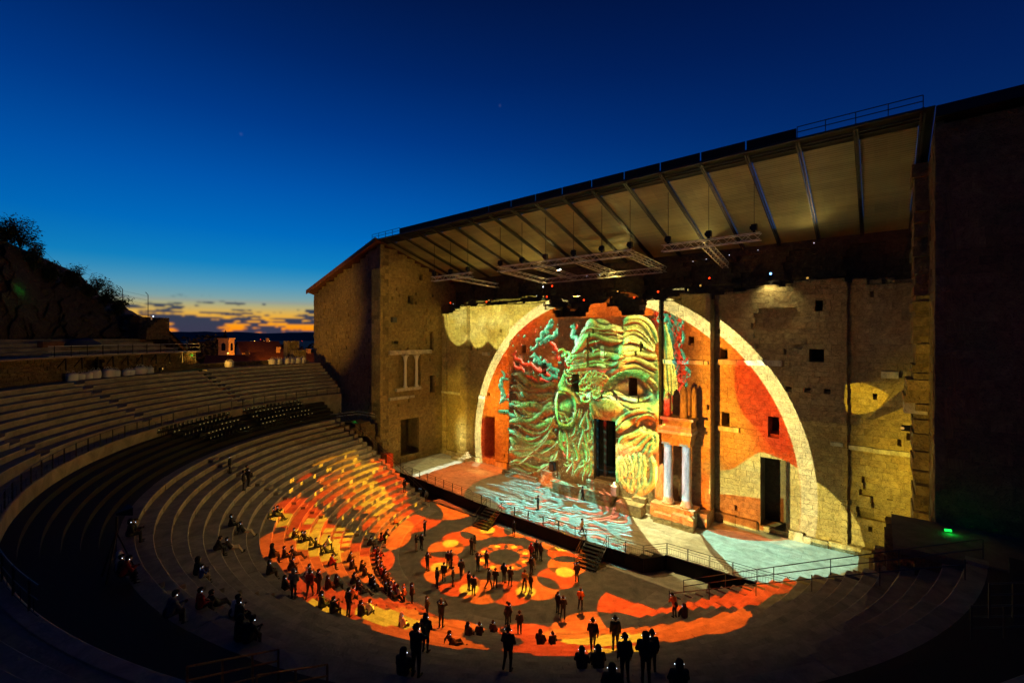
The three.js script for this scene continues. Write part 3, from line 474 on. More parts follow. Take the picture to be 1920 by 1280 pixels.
// retaining wall of the upper bank with its railing
const RW = 37.5;
{
  const m = new MB(), t = thing('retaining_wall', 'low curved stone wall under the railing of the upper rows', 'wall');
  const r = rng(61); for (let d = -89; d < 89; d += 2.9) { const q = new MB(), e = Math.min(89, d + 2.88), k = 0.85 + 0.25 * r(); sweep(q, [[RW, 8.3], [RW, 11.3], [RW + 0.06, 11.36], [RW + 0.5, 11.36]], d, e, 1.5, true, () => k); mesh('coping_block', q.geo(), M.tier, t); }
  const floor = new MB(); sweep(floor, [[RW + 0.45, 11.33], [39.05, 11.33]], -90, 90, 2, false); struct('upper_gangway', floor.geo(), M.floor);
}
function curvedRail(label, r, y, d0, d1, gap, stepDeg, h = 1.05, mat = M.rail) {
  const t = thing('curved_railing', label, 'railing', [0, 0, 0], 0, 'curved railings of the seating');
  for (let d = d0; d < d1 - 0.01; d += stepDeg) {
    if (gap && d > gap[0] && d < gap[1]) continue;
    const e = Math.min(d1, d + stepDeg), a = polar(r, d, y), b = polar(r, e, y), m = new MB();
    m.bar([a[0], y - 0.15, a[2]], [a[0], y + h, a[2]], 0.05, 4); mesh('post', m.geo(), M.darkMetal, t);
    const up = (p, k) => [p[0], y + k, p[2]], mid = (p, k) => up(polar(r, (d + e) / 2, y), k);
    for (const [k, w, n] of [[h - 0.03, 0.03, 5], [h * 0.52, 0.018, 4], [0.06, 0.022, 4]]) mesh('rail_bar', new MB().bar(up(a, k), mid(a, k), w, n).bar(mid(a, k), up(b, k), w, n).geo(), mat, t);
    if (Math.abs(d) < 60) { const w = new MB(); w.bar(mid(a, 0.06), mid(a, h * 0.52), 0.014, 4); mesh('baluster', w.geo(), M.darkMetal, t); }
  }
  return t;
}
curvedRail('long curved railing in front of the upper rows, left and near side', RW + 0.12, 11.36, -88, 12, [-52.4, -50.2], 2.6);
curvedRail('curved railing by the right tower, above the green exit lamp', RW + 0.12, 11.36, 66, 88, null, 2.6);
// upper bank
const UR = 9, uR = (k) => 39 + 0.8 * k, uY = (k) => 12.1 + 0.47 * k, USTAIRS = [-66.2, -46.5, -27, 40];
const upper = thing('upper_seating', 'upper curved bank of nine stone rows above the railing', 'seating bank');
{
  for (let k = 0; k < UR; k++) {
    const r0 = uR(k), y = uY(k), yb = k ? uY(k - 1) : 11.33, half = THREE.MathUtils.radToDeg(0.6 / r0), cuts = [-90, ...USTAIRS.flatMap((s) => [s - half, s + half]), 80];
    for (let i = 0; i + 1 < cuts.length; i += 1) {
      if (cuts[i] > 30) continue;
      const m = new MB(), r = rng(k * 57 + i + 400), stair = i % 2 === 1; let tone = 1, left = 0; const tint = () => { if (--left < 0) { tone = 0.84 + 0.28 * r(); left = 1 + Math.floor(r() * 4); } return tone; };
      const yy = stair ? y - 0.235 : y;
      sweep(m, [[r0 + 0.02, yb - 0.02], [r0 + 0.02, yy - 0.12], [r0, yy - 0.1], [r0, yy - 0.02], [r0 + 0.02, yy], [r0 + 0.85, yy + 0.006]], cuts[i], cuts[i + 1], 1.4, true, tint, [1.05, 1.1, 1.3, 1.4, 0.78]);  // nosing strips tinted lighter, treads darker
      mesh(stair ? 'stair_step' : 'seat_row', m.geo(), M.tier, upper);
    }
  }
  const np = new MB(); for (let k = 0; k < UR; k++) for (let d = -86; d < -56; d += 0.82) { const p = polar(uR(k) - 0.008, d), q = polar(uR(k) - 0.008, d + 0.11), y = uY(k) - 0.23; np.quad([q[0], y, q[2]], [p[0], y, p[2]], [p[0], y + 0.075, p[2]], [q[0], y + 0.075, q[2]], 1); }
  mesh('number_plates', np.geo(), GLOW.plate, upper).userData.kind = 'stuff';  // plates given a faint glow for the light they reflect
  const g = new MB(); sweep(g, [[46.2, 15.88], [48.1, 15.9]], -90, 60, 2, false); struct('top_gangway', g.geo(), M.floor);
}
// rough wall behind the upper rows with a dark doorway, and the walkway on top of it
{
  const t = thing('rear_wall', 'rough masonry wall behind the upper rows, with a dark doorway', 'wall');
  for (let d = -66.9; d < -20; d += 2.4) {
    const door = d > -53.2 && d < -50.4, q = new MB(), e = d + 2.4;
    const rows = 6; for (let j = 0; j < rows; j++) { const y0 = 15.9 + 2.35 * j / rows, y1 = 15.9 + 2.35 * (j + 1) / rows; if (door && j < 5) continue; const n = 3; for (let i = 0; i < n; i++) { const off = (j % 2) * 0.4, a = d + 2.4 * (i + off) / n, b = Math.min(d + 2.4 * (i + 1 + off) / n, e + 0.3), rr = 47.3 + 0.05 * Math.sin(i * 7 + j * 5 + d), k = 0.75 + 0.3 * Math.abs(Math.sin(i * 13 + j * 3.1 + d)); sweep(q, [[rr, y0 + 0.01], [rr - 0.03, (y0 + y1) / 2], [rr, y1 - 0.01], [rr + 0.3, y1 - 0.01]], a + 0.012, b - 0.012, 3, true, () => k); } }
    mesh('masonry_bay', q.geo(), M.rock, t);
  }
  const core = new MB(); sweep(core, [[48.6, 15.8], [48.6, 18.25]], -66.9, -20, 2, true, () => 0.25); mesh('wall_core', core.geo(), M.rock, t);
  const deck = new MB(); sweep(deck, [[46.5, 18.22], [46.5, 18.38], [49.6, 18.4]], -66.9, 20, 2, true); struct('walkway', deck.geo(), M.tier);
  const br = new MB(); for (let d = -66; d < -44; d += 2.2) { const a = polar(46.5, d, 18.2), b = polar(47.3, d, 17.2), c = polar(46.45, d, 17.0); br.bar(a, b, 0.05, 4).bar(a, c, 0.07, 4); } mesh('walkway_brackets', br.geo(), M.darkMetal, t);
  const w2 = thing('boundary_wall', 'low stone wall right of the upper walkway, white sacks in front of it', 'wall');
  for (let d = -88; d < -67.3; d += 2.3) { const q = new MB(); for (let j = 0; j < 3; j++) sweep(q, [[47.6, 15.7 + 0.3 * j], [47.55, 15.98 + 0.3 * j], [48.2, 15.99 + 0.3 * j]], d + (j % 2) * 0.5, d + 2.28 + (j % 2) * 0.4, 1.2, true, () => 0.8 + 0.2 * Math.sin(d * 3 + j)); mesh('stone_course', q.geo(), M.rock, w2); }
}
curvedRail('railing with a pale handrail along the upper walkway at far left', 46.55, 18.38, -66.8, -44, null, 2.2, 1.05, M.alu);
{ // four more rows at the very top left
  const t = thing('top_seating', 'short flight of four stone rows behind the upper walkway, far left', 'seating bank');
  for (let k = 0; k < 4; k++) { const m = new MB(); sweep(m, [[49.6 + 0.8 * k, 18.35 + 0.42 * k], [49.6 + 0.8 * k, 18.8 + 0.42 * k], [50.45 + 0.8 * k, 18.81 + 0.42 * k]], -66 + k * 1.2, -30, 1.6, true, (i) => 0.75 + 0.2 * ((i * 31) % 7) / 7); mesh('seat_row', m.geo(), M.tier, t); }
  const s = thing('stair_railing', 'sloping handrail at the end of the top rows, far left', 'railing'); const m = new MB(), A = polar(53.2, -62.5, 20.2), B = polar(46.7, -67.6, 18.5); for (const h of [0.95, 0.5]) m.bar([A[0], A[1] + h, A[2]], [B[0], B[1] + h, B[2]], 0.035, 5); mesh('handrail', m.geo(), M.rail, s); for (let i = 0; i <= 4; i++) { const p = A.map((v, k) => v + (B[k] - v) * i / 4); mesh('post', new MB().bar([p[0], p[1] - 0.4, p[2]], [p[0], p[1] + 0.95, p[2]], 0.04, 4).geo(), M.rail, s); }
}
// sloping handrail and brick pier at the left end of the lower bank
function slopeRail(label, pts, hs = [0.98, 0.55], mat = M.rail) {
  const t = thing('stair_railing', label, 'railing'); const m = new MB();
  for (let i = 0; i + 1 < pts.length; i++) for (const h of hs) m.bar([pts[i][0], pts[i][1] + h, pts[i][2]], [pts[i + 1][0], pts[i + 1][1] + h, pts[i + 1][2]], 0.032, 5);
  mesh('handrail', m.geo(), mat, t); pts.forEach((p) => mesh('post', new MB().bar(p, [p[0], p[1] + 1, p[2]], 0.035, 4).geo(), M.rail, t)); return t;
}
{
  const line = (r, d, dy = 0) => polar(r, d, -0.95 + 0.557 * (r - 15.7) + dy);
  slopeRail('sloping handrail down the left end of the lower rows', [-0, 1, 2, 3, 4, 5, 6, 7].map((i) => line(33 - 2.4 * i, -83.6 - 0.45 * i, 0.1)));
  slopeRail('upper of two long handrails crossing in front of the right-hand rows', [0, 1, 2, 3, 4, 5].map((i) => line(16.6 + 3.3 * i, 83.4 - 0.6 * i, 0.35)), [1.0, 0.5]);
  slopeRail('lower of two long handrails crossing in front of the right-hand rows', [0, 1, 2, 3, 4, 5].map((i) => line(16.2 + 3.3 * i, 78.2 - 0.4 * i, 0.15)), [0.75]);
  const p = polar(24.1, -86.2), pier = thing('brick_pier', 'small reddish brick pier at the end of the left rows', 'pier', [p[0], 2.2, p[2]]), r = rng(3);
  for (let j = 0; j < 11; j++) for (let i = 0; i < 4; i++) { const q = new MB(), x = -0.8 + 0.4 * i + (j % 2) * 0.06; q.box(x + 0.012, x + 0.388, j * 0.19 + 0.008, j * 0.19 + 0.182, -0.5, 0.5 + (r() - 0.5) * 0.02, 1); mesh('brick', q.geo(), M.rust, pier); }
}
// right-hand and near railings that cut across the dark foreground
function straightRail(label, a, b, n, h = 1.1, mat = M.rail, rails = [1, 0.68, 0.36]) {
  const t = thing('foreground_railing', label, 'railing'); for (const k of rails) mesh('rail_bar', new MB().bar([a[0], a[1] + h * k, a[2]], [b[0], b[1] + h * k, b[2]], 0.028, 5).geo(), mat, t);
  for (let i = 0; i <= n; i++) { const p = a.map((v, k) => v + (b[k] - v) * i / n); mesh('post', new MB().bar(p, [p[0], p[1] + h, p[2]], 0.034, 4).geo(), mat, t); } return t;
}
straightRail('three-bar railing at the bottom edge, left of centre, upper one', [15.33, 11.0, 47.63], [14.08, 9.4, 44.91], 3, 1.1, M.wood);
straightRail('three-bar railing at the bottom edge, left of centre, lower one', [16.42, 10.6, 46.43], [15.37, 9.0, 43.98], 2, 1.1, M.wood);
straightRail('dark railing in the bottom right corner, upper one', [31.0, 10.5, 30.4], [32.66, 10.5, 28.91], 2, 1.1, M.darkMetal);
straightRail('dark railing in the bottom right corner, lower one', [31.36, 11.5, 30.74], [32.53, 11.5, 29.64], 2, 1.1, M.darkMetal);

// ---------------------------------------------------------------- ruins beside the towers
function ruin(name, label, cat, boxes, seed, mat = M.rock) {                    // heaps of rough stones, each stone a part
  const t = thing(name, label, cat), r = rng(seed);
  for (const [x0, x1, y0, y1, z0, z1, sx, sy] of boxes) {
    for (let y = y0; y < y1 - 0.05;) { const h = Math.min(y1 - y, sy * (0.8 + 0.4 * r())); for (let z = z0; z < z1 - 0.05;) { const d = Math.min(z1 - z, sx * (0.7 + 0.7 * r())), j = () => (r() - 0.5) * 0.22, q = new MB(); const a = x0 + j(), b = x1 + j(), c = 0.04; const V = (x, yy, zz) => [x + (r() - 0.5) * 0.1, yy + (r() - 0.5) * 0.06, zz + (r() - 0.5) * 0.06]; const P = [V(a, y + c, z + c), V(b, y + c, z + c), V(b, y + c, z + d - c), V(a, y + c, z + d - c), V(a, y + h, z + c), V(b, y + h, z + c), V(b, y + h, z + d - c), V(a, y + h, z + d - c)], k = 0.7 + 0.45 * r(); for (const f of [[3, 2, 6, 7], [1, 0, 4, 5], [0, 3, 7, 4], [2, 1, 5, 6], [7, 6, 5, 4], [0, 1, 2, 3]]) q.quad(...f.map((i) => P[i]), k, r(), r()); mesh('rough_stone', q.geo(), mat, t); z += d; } y += h; }
  }
  return t;
}
{ // arched passage at the left: a thick wall end with a stone arch, broken down towards the stage
  const t = thing('passage_arch', 'broken stone arch of the side passage beside the left tower', 'arch'), x0 = -33.6, x1 = -30.2, r = rng(83);
  const top = (z) => (z > 14.2 ? 7.3 : 7.3 - (14.2 - z) * 0.05 - Math.max(0, 12.4 - z) * 2.6), C = [14.6, 3.6], R = 2.15;
  for (let y = -1.4; y < 7.3; y += 0.5) for (let z = 10.9; z < 18.6; z += 0.85) {
    const zc = z + 0.42 + ((y * 2) % 2 ? 0.2 : 0), yc = y + 0.25; if (yc > top(zc) + 0.2 * r()) continue;
    const inside = yc > C[1] ? Math.hypot(zc - C[0], yc - C[1]) < R + 0.35 : Math.abs(zc - C[0]) < R; if (inside) continue;
    mesh('rough_stone', boxGeo(x0 + 0.3 * r(), x1 - 0.35 * r(), y + 0.012, y + 0.49, zc - 0.41, zc + 0.41, 0.7 + 0.4 * r()), M.rock, t);
  }
  for (let i = 0; i < 15; i++) { const a = Math.PI * i / 15 + 0.015, b = Math.PI * (i + 1) / 15 - 0.015, q = new MB(), P = (g, rr, x) => [x, C[1] + rr * Math.sin(g), C[0] + rr * Math.cos(g)], k = 0.8 + 0.4 * r(), o = R + 0.55 + 0.1 * r(), xf = x1 + 0.08 * r(); q.quad(P(a, R, xf), P(a, o, xf), P(b, o, xf), P(b, R, xf), k); q.quad(P(a, R, x0), P(a, R, xf), P(b, R, xf), P(b, R, x0), k); q.quad(P(a, o, xf), P(a, o, x0), P(b, o, x0), P(b, o, xf), k); q.quad(P(a, R, xf), P(a, R, x0), P(a, o, x0), P(a, o, xf), k); mesh('arch_stone', q.geo(), M.rock, t); }
  mesh('passage_shade_block', boxGeo(x0 - 4, x0 - 0.1, -1.4, 6, 11, 18.5, 0.25), M.rock, t);  // solid dark block stands for the shade inside the arch
  const s = slopeRail('white railing on the ledge above the broken arch', [polar(34.6, -83, 7.9), polar(33.8, -90, 7.9), [-31.6, 7.5, 11.2]], [0.9, 0.5], M.alu);
}
ruin('broken_wall_end', 'pale broken wall end sloping down beside the dark tower door', 'ruin', [[-30.4, -29.2, -1.2, 4.3, 10.6, 11.5, 0.9, 0.6], [-29.4, -28.4, -1.2, 2.6, 10.6, 11.6, 0.9, 0.6], [-28.6, -27.4, -1.2, 1.2, 10.5, 11.7, 0.9, 0.55]], 12, M.tower);
ruin('ruined_wall', 'dark stepped ruin hiding the right end of the stage floor', 'ruin', [[26.4, 27.3, -1.4, 2.9, 11.9, 13.6, 0.9, 0.5], [27.2, 28.2, -1.4, 4.1, 11.8, 13.8, 0.9, 0.55], [28.1, 29.1, -1.4, 5.2, 11.7, 14.0, 1, 0.55]], 14);
{
  const g = new MB(); g.box(29.3, 40, 8.0, 8.4, 11.5, 17.4, 0.6); struct('side_terrace', g.geo(), M.floor);
  ruin('terrace_wall', 'dark rough wall holding the terrace by the right tower', 'wall', [[29.0, 30.2, -1.4, 8.2, 11.6, 16.6, 1.2, 0.6], [30.2, 34, -1.4, 7.9, 15.8, 17.2, 1.2, 0.6]], 19);
  ruin('fallen_pillar', 'two rough pale stones standing against the dark right-hand terrace', 'ruin', [[28.5, 29.1, -1.4, 7.0, 14.1, 14.8, 0.7, 0.6]], 23, M.tower);
}
{ // weathered stump of wall beside the left tower
  const t = ruin('wall_stump', 'pale lit stump of masonry behind the left tower, at the end of the rows', 'ruin', [[-53.4, -51.8, 10, 19.6, 13.4, 15.6, 0.9, 0.7], [-51.9, -49.8, 10, 18.0, 13.2, 15.4, 0.9, 0.7], [-49.9, -48.6, 10, 16.2, 13.2, 15.2, 0.9, 0.7]], 27, M.tower);
}
// white sacks of rubble
{
  const mk = (seed) => { const r = rng(seed), g = new THREE.CylinderGeometry(0.47, 0.5, 0.95, 14, 6), p = g.attributes.position; for (let i = 0; i < p.count; i++) { const x = p.getX(i), y = p.getY(i), z = p.getZ(i), a = Math.atan2(z, x), sq = 1 / Math.max(Math.abs(Math.cos(a)), Math.abs(Math.sin(a))), k = 1 + (sq - 1) * 0.55, t = (y + 0.475) / 0.95, b = 1 + 0.13 * Math.sin(t * 2.6) + 0.08 * fbm(Math.cos(a) * 2 + seed, y * 3, Math.sin(a) * 2, 3) * 2; p.setXYZ(i, x * k * b * (t > 0.95 ? 0.62 : 1), y + (t > 0.9 ? 0.22 * fbm(a * 1.3, seed, 1, 2) - 0.02 : 0) + 0.475, z * k * b * (t > 0.95 ? 0.62 : 1)); } g.computeVertexNormals(); return g; };
  const geos = [1, 2, 3, 4].map(mk), strap = (() => { const m = new MB(); for (const [a, b] of [[-1, -1], [1, -1], [1, 1], [-1, 1]]) m.bar([a * 0.36, 0.85, b * 0.36], [a * 0.2, 1.22, b * 0.1], 0.025, 4); return m.geo(); })(), r = rng(40);
  const put = (d, i, rr, k = 1) => { const p = polar(rr, d, 15.9), s = thing('rubble_sack', rr > 47 ? 'white rubble sack standing against the low wall right of the upper walkway' : 'white rubble sack in the row on the top gangway, far left', 'sack', p, r() * 3, rr > 47 ? 'white sacks by the low wall' : 'white sacks in the row far left'); s.scale.setScalar(k); mesh('sack', geos[i % 4], M.bag, s); mesh('lifting_straps', strap, M.bag, s, null, [0, 0, (r() - 0.5) * 0.3]); };
  [-47.2, -48.6, -49.6, -50.7, -52.2, -53.3, -54.4, -55.4, -56.5, -57.5, -58.4].forEach((d, i) => put(d - 0.1 + 0.25 * Math.sin(i * 3), i, 46.7 + 0.25 * Math.sin(i * 7), 0.82 + 0.14 * Math.sin(i * 5)));
  [-72.6, -81.0, -82.2, -83.8, -84.8, -86, -87.2].forEach((d, i) => put(d, i + 2, 47.05, 0.95));
}

// ---------------------------------------------------------------- the hill at the far left, its shrubs and fence
const hillP = [[-37.41, 51.18, -44.25, 30.9, 51.2], [-37.67, 50.93, -44.5, 30.89, 50.92], [-37.93, 50.67, -44.74, 30.89, 50.63], [-38.19, 50.41, -44.98, 30.88, 50.34], [-38.45, 50.14, -45.22, 30.87, 50.05], [-38.71, 49.87, -45.47, 30.87, 49.75], [-38.97, 49.59, -45.71, 30.89, 49.44], [-39.24, 49.31, -45.95, 30.91, 49.13], [-39.5, 49.02, -46.2, 30.94, 48.82], [-39.76, 48.73, -46.41, 30.91, 48.5], [-40.03, 48.43, -46.49, 30.69, 48.19], [-40.29, 48.13, -46.56, 30.47, 47.86], [-40.56, 47.83, -46.64, 30.24, 47.54], [-40.83, 47.51, -46.68, 29.67, 47.21], [-41.09, 47.2, -46.67, 28.62, 46.89], [-41.36, 46.87, -46.67, 27.56, 46.55], [-41.62, 46.55, -47.12, 27.2, 46.19], [-41.89, 46.21, -47.63, 26.91, 45.82], [-42.16, 45.87, -48.1, 26.76, 45.44], [-42.43, 45.53, -48.51, 26.87, 45.05], [-42.69, 45.18, -48.93, 26.97, 44.66], [-42.96, 44.82, -49.34, 27.07, 44.26], [-43.23, 44.46, -49.65, 27.01, 43.87], [-43.49, 44.09, -49.9, 26.84, 43.47], [-43.76, 43.71, -50.14, 26.67, 43.07], [-44.02, 43.33, -50.38, 26.49, 42.66], [-44.29, 42.95, -50.63, 26.31, 42.24], [-44.55, 42.55, -50.87, 26.11, 41.82], [-44.81, 42.15, -51.11, 25.88, 41.39], [-45.08, 41.75, -51.35, 25.65, 40.95], [-45.34, 41.33, -51.59, 25.41, 40.51], [-45.6, 40.91, -51.83, 25.07, 40.06], [-45.86, 40.49, -52.06, 24.7, 39.6], [-46.11, 40.05, -52.3, 24.32, 39.14], [-46.37, 39.61, -52.21, 24.06, 38.72], [-46.62, 39.17, -51.97, 23.87, 38.32], [-46.88, 38.71, -51.73, 23.68, 37.92], [-47.13, 38.25, -51.58, 23.53, 37.5], [-47.38, 37.78, -51.43, 23.38, 37.07], [-47.62, 37.31, -51.28, 23.22, 36.65]];
{
  const m = new MB(), N = hillP.length - 1, T = 14, P = (i, t) => { const [x0, z0, x1, y1, z1] = hillP[i], f = t / T, y = 18.6 + (y1 - 18.6) * Math.pow(f, 0.85), s = Math.pow(f, 1.6), n = f < 1 ? 3.2 * fbm(i * 0.45, f * 5, 3.3, 5) : 0.8 * fbm(i * 0.9, 2, 1, 3); return [x0 + (x1 - x0) * s + n, y + 0.9 * fbm(i * 0.8, f * 6, 8, 4), z0 + (z1 - z0) * s + n * 0.6]; };
  for (let i = 0; i < N; i++) { for (let t = 0; t < T; t++) { const k = 0.7 + 0.5 * Math.abs(fbm(i * 0.4, t * 0.3, 5, 3)) * 2; m.quad(P(i, t), P(i + 1, t), P(i + 1, t + 1), P(i, t + 1), k); } const A = P(i, T), B = P(i + 1, T); m.quad(A, B, [B[0] - 16, B[1] - 1, B[2] - 7], [A[0] - 16, A[1] - 1, A[2] - 7], 0.7); m.quad([A[0] - 16, A[1] - 1, A[2] - 7], [B[0] - 16, B[1] - 1, B[2] - 7], [B[0] - 70, -2, B[2] - 40], [A[0] - 70, -2, A[2] - 40], 0.6); }
  struct('hillside', m.geo(), M.hill);
}
const leafMat = std(rgb(40, 46, 22), { roughness: 0.9, side: THREE.DoubleSide });
function shrub(label, p, w, h, seed) {
  const t = thing('hill_shrub', label, 'shrub', p, 0, 'shrubs along the top of the hill'), r = rng(seed), st = new MB(), lf = new MB();
  for (let i = 0; i < 12; i++) { const a = r() * 6.28, l = h * (0.55 + 0.5 * r()), e = [Math.cos(a) * w * 0.6 * r() * 1.3, l, Math.sin(a) * w * 0.6 * r()], mid = [e[0] * 0.35, l * 0.5, e[2] * 0.35]; st.bar([0, -0.3, 0], mid, 0.035, 4).bar(mid, e, 0.018, 3); for (let k = 0; k < 130; k++) { const f = 0.2 + 0.85 * r(), s = 0.75 * w * 0.5, q = [e[0] * f + (r() - 0.5) * s, l * f + (r() - 0.5) * s * 0.9, e[2] * f + (r() - 0.5) * s], g = 0.1 + 0.13 * r(), b = r() * 6.28, c = r() * 2 - 1; const d1 = [Math.cos(b) * g, c * g, Math.sin(b) * g], d2 = [-Math.sin(b) * g * 0.55, g * 0.5 * (1 - Math.abs(c)), Math.cos(b) * g * 0.55]; lf.tri([q[0] - d1[0], q[1] - d1[1], q[2] - d1[2]], [q[0] + d2[0], q[1] + d2[1], q[2] + d2[2]], [q[0] + d1[0], q[1] + d1[1], q[2] + d1[2]], 1); } }
  mesh('stem', st.geo(), M.earth, t); mesh('foliage', lf.geo(), leafMat, t);
}
[[-47.14, 30.39, 47.41, 3.0, 3.4], [-46.67, 27.91, 46.35, 2.8, 3.2], [-48.82, 26.85, 44.98, 2.6, 2.4], [-50.05, 26.45, 43.01, 2.8, 2.6], [-51.06, 25.42, 41.27, 3.0, 3.0], [-51.35, 24.4, 39.67, 3.2, 3.2], [-50.33, 23.42, 38.37, 2.6, 2.2], [-46.85, 30.77, 48.63, 3.0, 2.4]].forEach(([x, y, z, w, h], i) => shrub(['large dark shrub on the hilltop beside the leaning fence post, far left', 'dark shrub below the hilltop, left of the fence posts', 'low dark shrub left of the second fence post', 'dark shrub between two fence posts on the slope', 'bushy dark shrub halfway down the hill slope', 'dark shrub low on the slope above the rough rock', 'last dark shrub of the slope, next to the short wall', 'small dark shrub right under the hilltop'][i % 8], [x, y, z], w, h, 300 + i));
{
  const t = thing('boundary_fence', 'wire fence on angled posts running down the hill at far left', 'fence'), ps = [[-48.68, 32.0, 47.83], [-51.33, 27.69, 43.8], [-52.38, 27.54, 41.98], [-52.35, 25.21, 37.65], [-52.52, 24.63, 34.82]];
  ps.forEach((p) => { const m = new MB(); m.bar([p[0], p[1] - 1.4, p[2]], [p[0], p[1] + 1.7, p[2]], 0.045, 5).bar([p[0], p[1] + 1.7, p[2]], [p[0] + 0.3, p[1] + 2.05, p[2] + 0.35], 0.04, 5); mesh('post', m.geo(), M.rail, t); });
  for (let i = 0; i + 1 < ps.length; i++) for (const h of [0.3, 0.9, 1.5]) mesh('wire', new MB().bar([ps[i][0], ps[i][1] + h, ps[i][2]], [ps[i + 1][0], ps[i + 1][1] + h, ps[i + 1][2]], 0.012, 3).geo(), M.rail, t);
}
{
  const P = [[-47.5, 19.98, 36.67], [-45.57, 19.99, 35.59]];
  const mk = (label, p, w, h, d, cut) => { const t = thing('stone_pier', label, 'pier', p, -1.0), r = rng(Math.round(w * 100)); let y = 0; while (y < h - 0.1) { const hh = 0.3 + 0.12 * r(), e = cut ? Math.max(0.25, 1 - Math.max(0, y - h * 0.35) / h * 1.1) : 1; const q = new MB(); q.box(-w / 2, w / 2 * (e * 2 - 1), y + 0.008, Math.min(h, y + hh) - 0.008, -d / 2, d / 2, 0.7 + 0.3 * r(), r(), r()); mesh('stone_course', q.geo(), M.rock, t); y += hh; } };
  mk('short wall end below the last shrub of the hill', P[0], 1.6, 3.0, 1.6, false); mk('stone pier with a sloping side at the end of the top walkway', P[1], 3.4, 2.9, 1.2, true);
  const g = thing('wire_gate', 'wire gate standing between the short wall and the stone pier', 'gate', [(P[0][0] + P[1][0]) / 2, P[0][1], (P[0][2] + P[1][2]) / 2], -1.0), m = new MB(); for (const y of [0.1, 1.4, 3.2]) m.bar([-1.3, y, 0], [1.3, y, 0], 0.03, 4); for (let i = 0; i <= 12; i++) m.bar([-1.3 + i * 2.6 / 12, 0.1, 0], [-1.3 + i * 2.6 / 12, 3.2, 0], 0.012, 3); mesh('mesh_panel', m.geo(), M.rail, g);
}
{ // building clutter on the top rows: crates, boards, a covered heap, a drum
  const put = (name, label, cat, d, r, y) => thing(name, label, cat, polar(r, d, y), THREE.MathUtils.degToRad(d));
  const c = put('crate', 'pale wooden crate on the top rows at the left edge', 'crate', -40.6, 50.6, 19.3); for (let i = 0; i < 5; i++) mesh('board', boxGeo(-0.9, 0.9, i * 0.2, i * 0.2 + 0.18, -0.5, 0.5, 1), M.wood, c);
  const h = put('covered_heap', 'heap under a dark blue sheet on the top rows', 'heap', -53.6, 50.8, 19.2), g = new THREE.SphereGeometry(1.2, 20, 12, 0, 6.3, 0, 1.6), p = g.attributes.position; for (let i = 0; i < p.count; i++) { const k = 1 + 0.35 * fbm(p.getX(i), p.getY(i) * 2, p.getZ(i), 3); p.setXYZ(i, p.getX(i) * 1.5 * k, p.getY(i) * 0.8 * k, p.getZ(i) * k); } g.computeVertexNormals(); mesh('sheet', g, std(rgb(40, 52, 84)), h);
  const k = put('timber_stack', 'stack of timbers on the top rows left of the blue heap', 'timber stack', -49.8, 50.8, 19.2); for (let i = 0; i < 8; i++) mesh('beam', boxGeo(-1.1, 1.1, 0.16 * (i >> 1), 0.16 * (i >> 1) + 0.14, (i % 2) * 0.3 - 0.3, (i % 2) * 0.3 - 0.04, 1), M.wood, k);
  const b = put('drum', 'round pale drum with open top standing above the rows, far left', 'drum', -43.5, 52.6, 20.1), prof = [[0, 0], [0.8, 0], [0.95, 0.3], [1.0, 0.9], [0.9, 1.5], [0.84, 1.55], [0.82, 1.4]].map((q) => new THREE.Vector2(...q)); mesh('shell', new THREE.LatheGeometry(prof, 20), M.wood, b); mesh('rim', new THREE.TorusGeometry(0.87, 0.05, 8, 24), M.darkMetal, b, [0, 1.55, 0], [Math.PI / 2, 0, 0]);
}

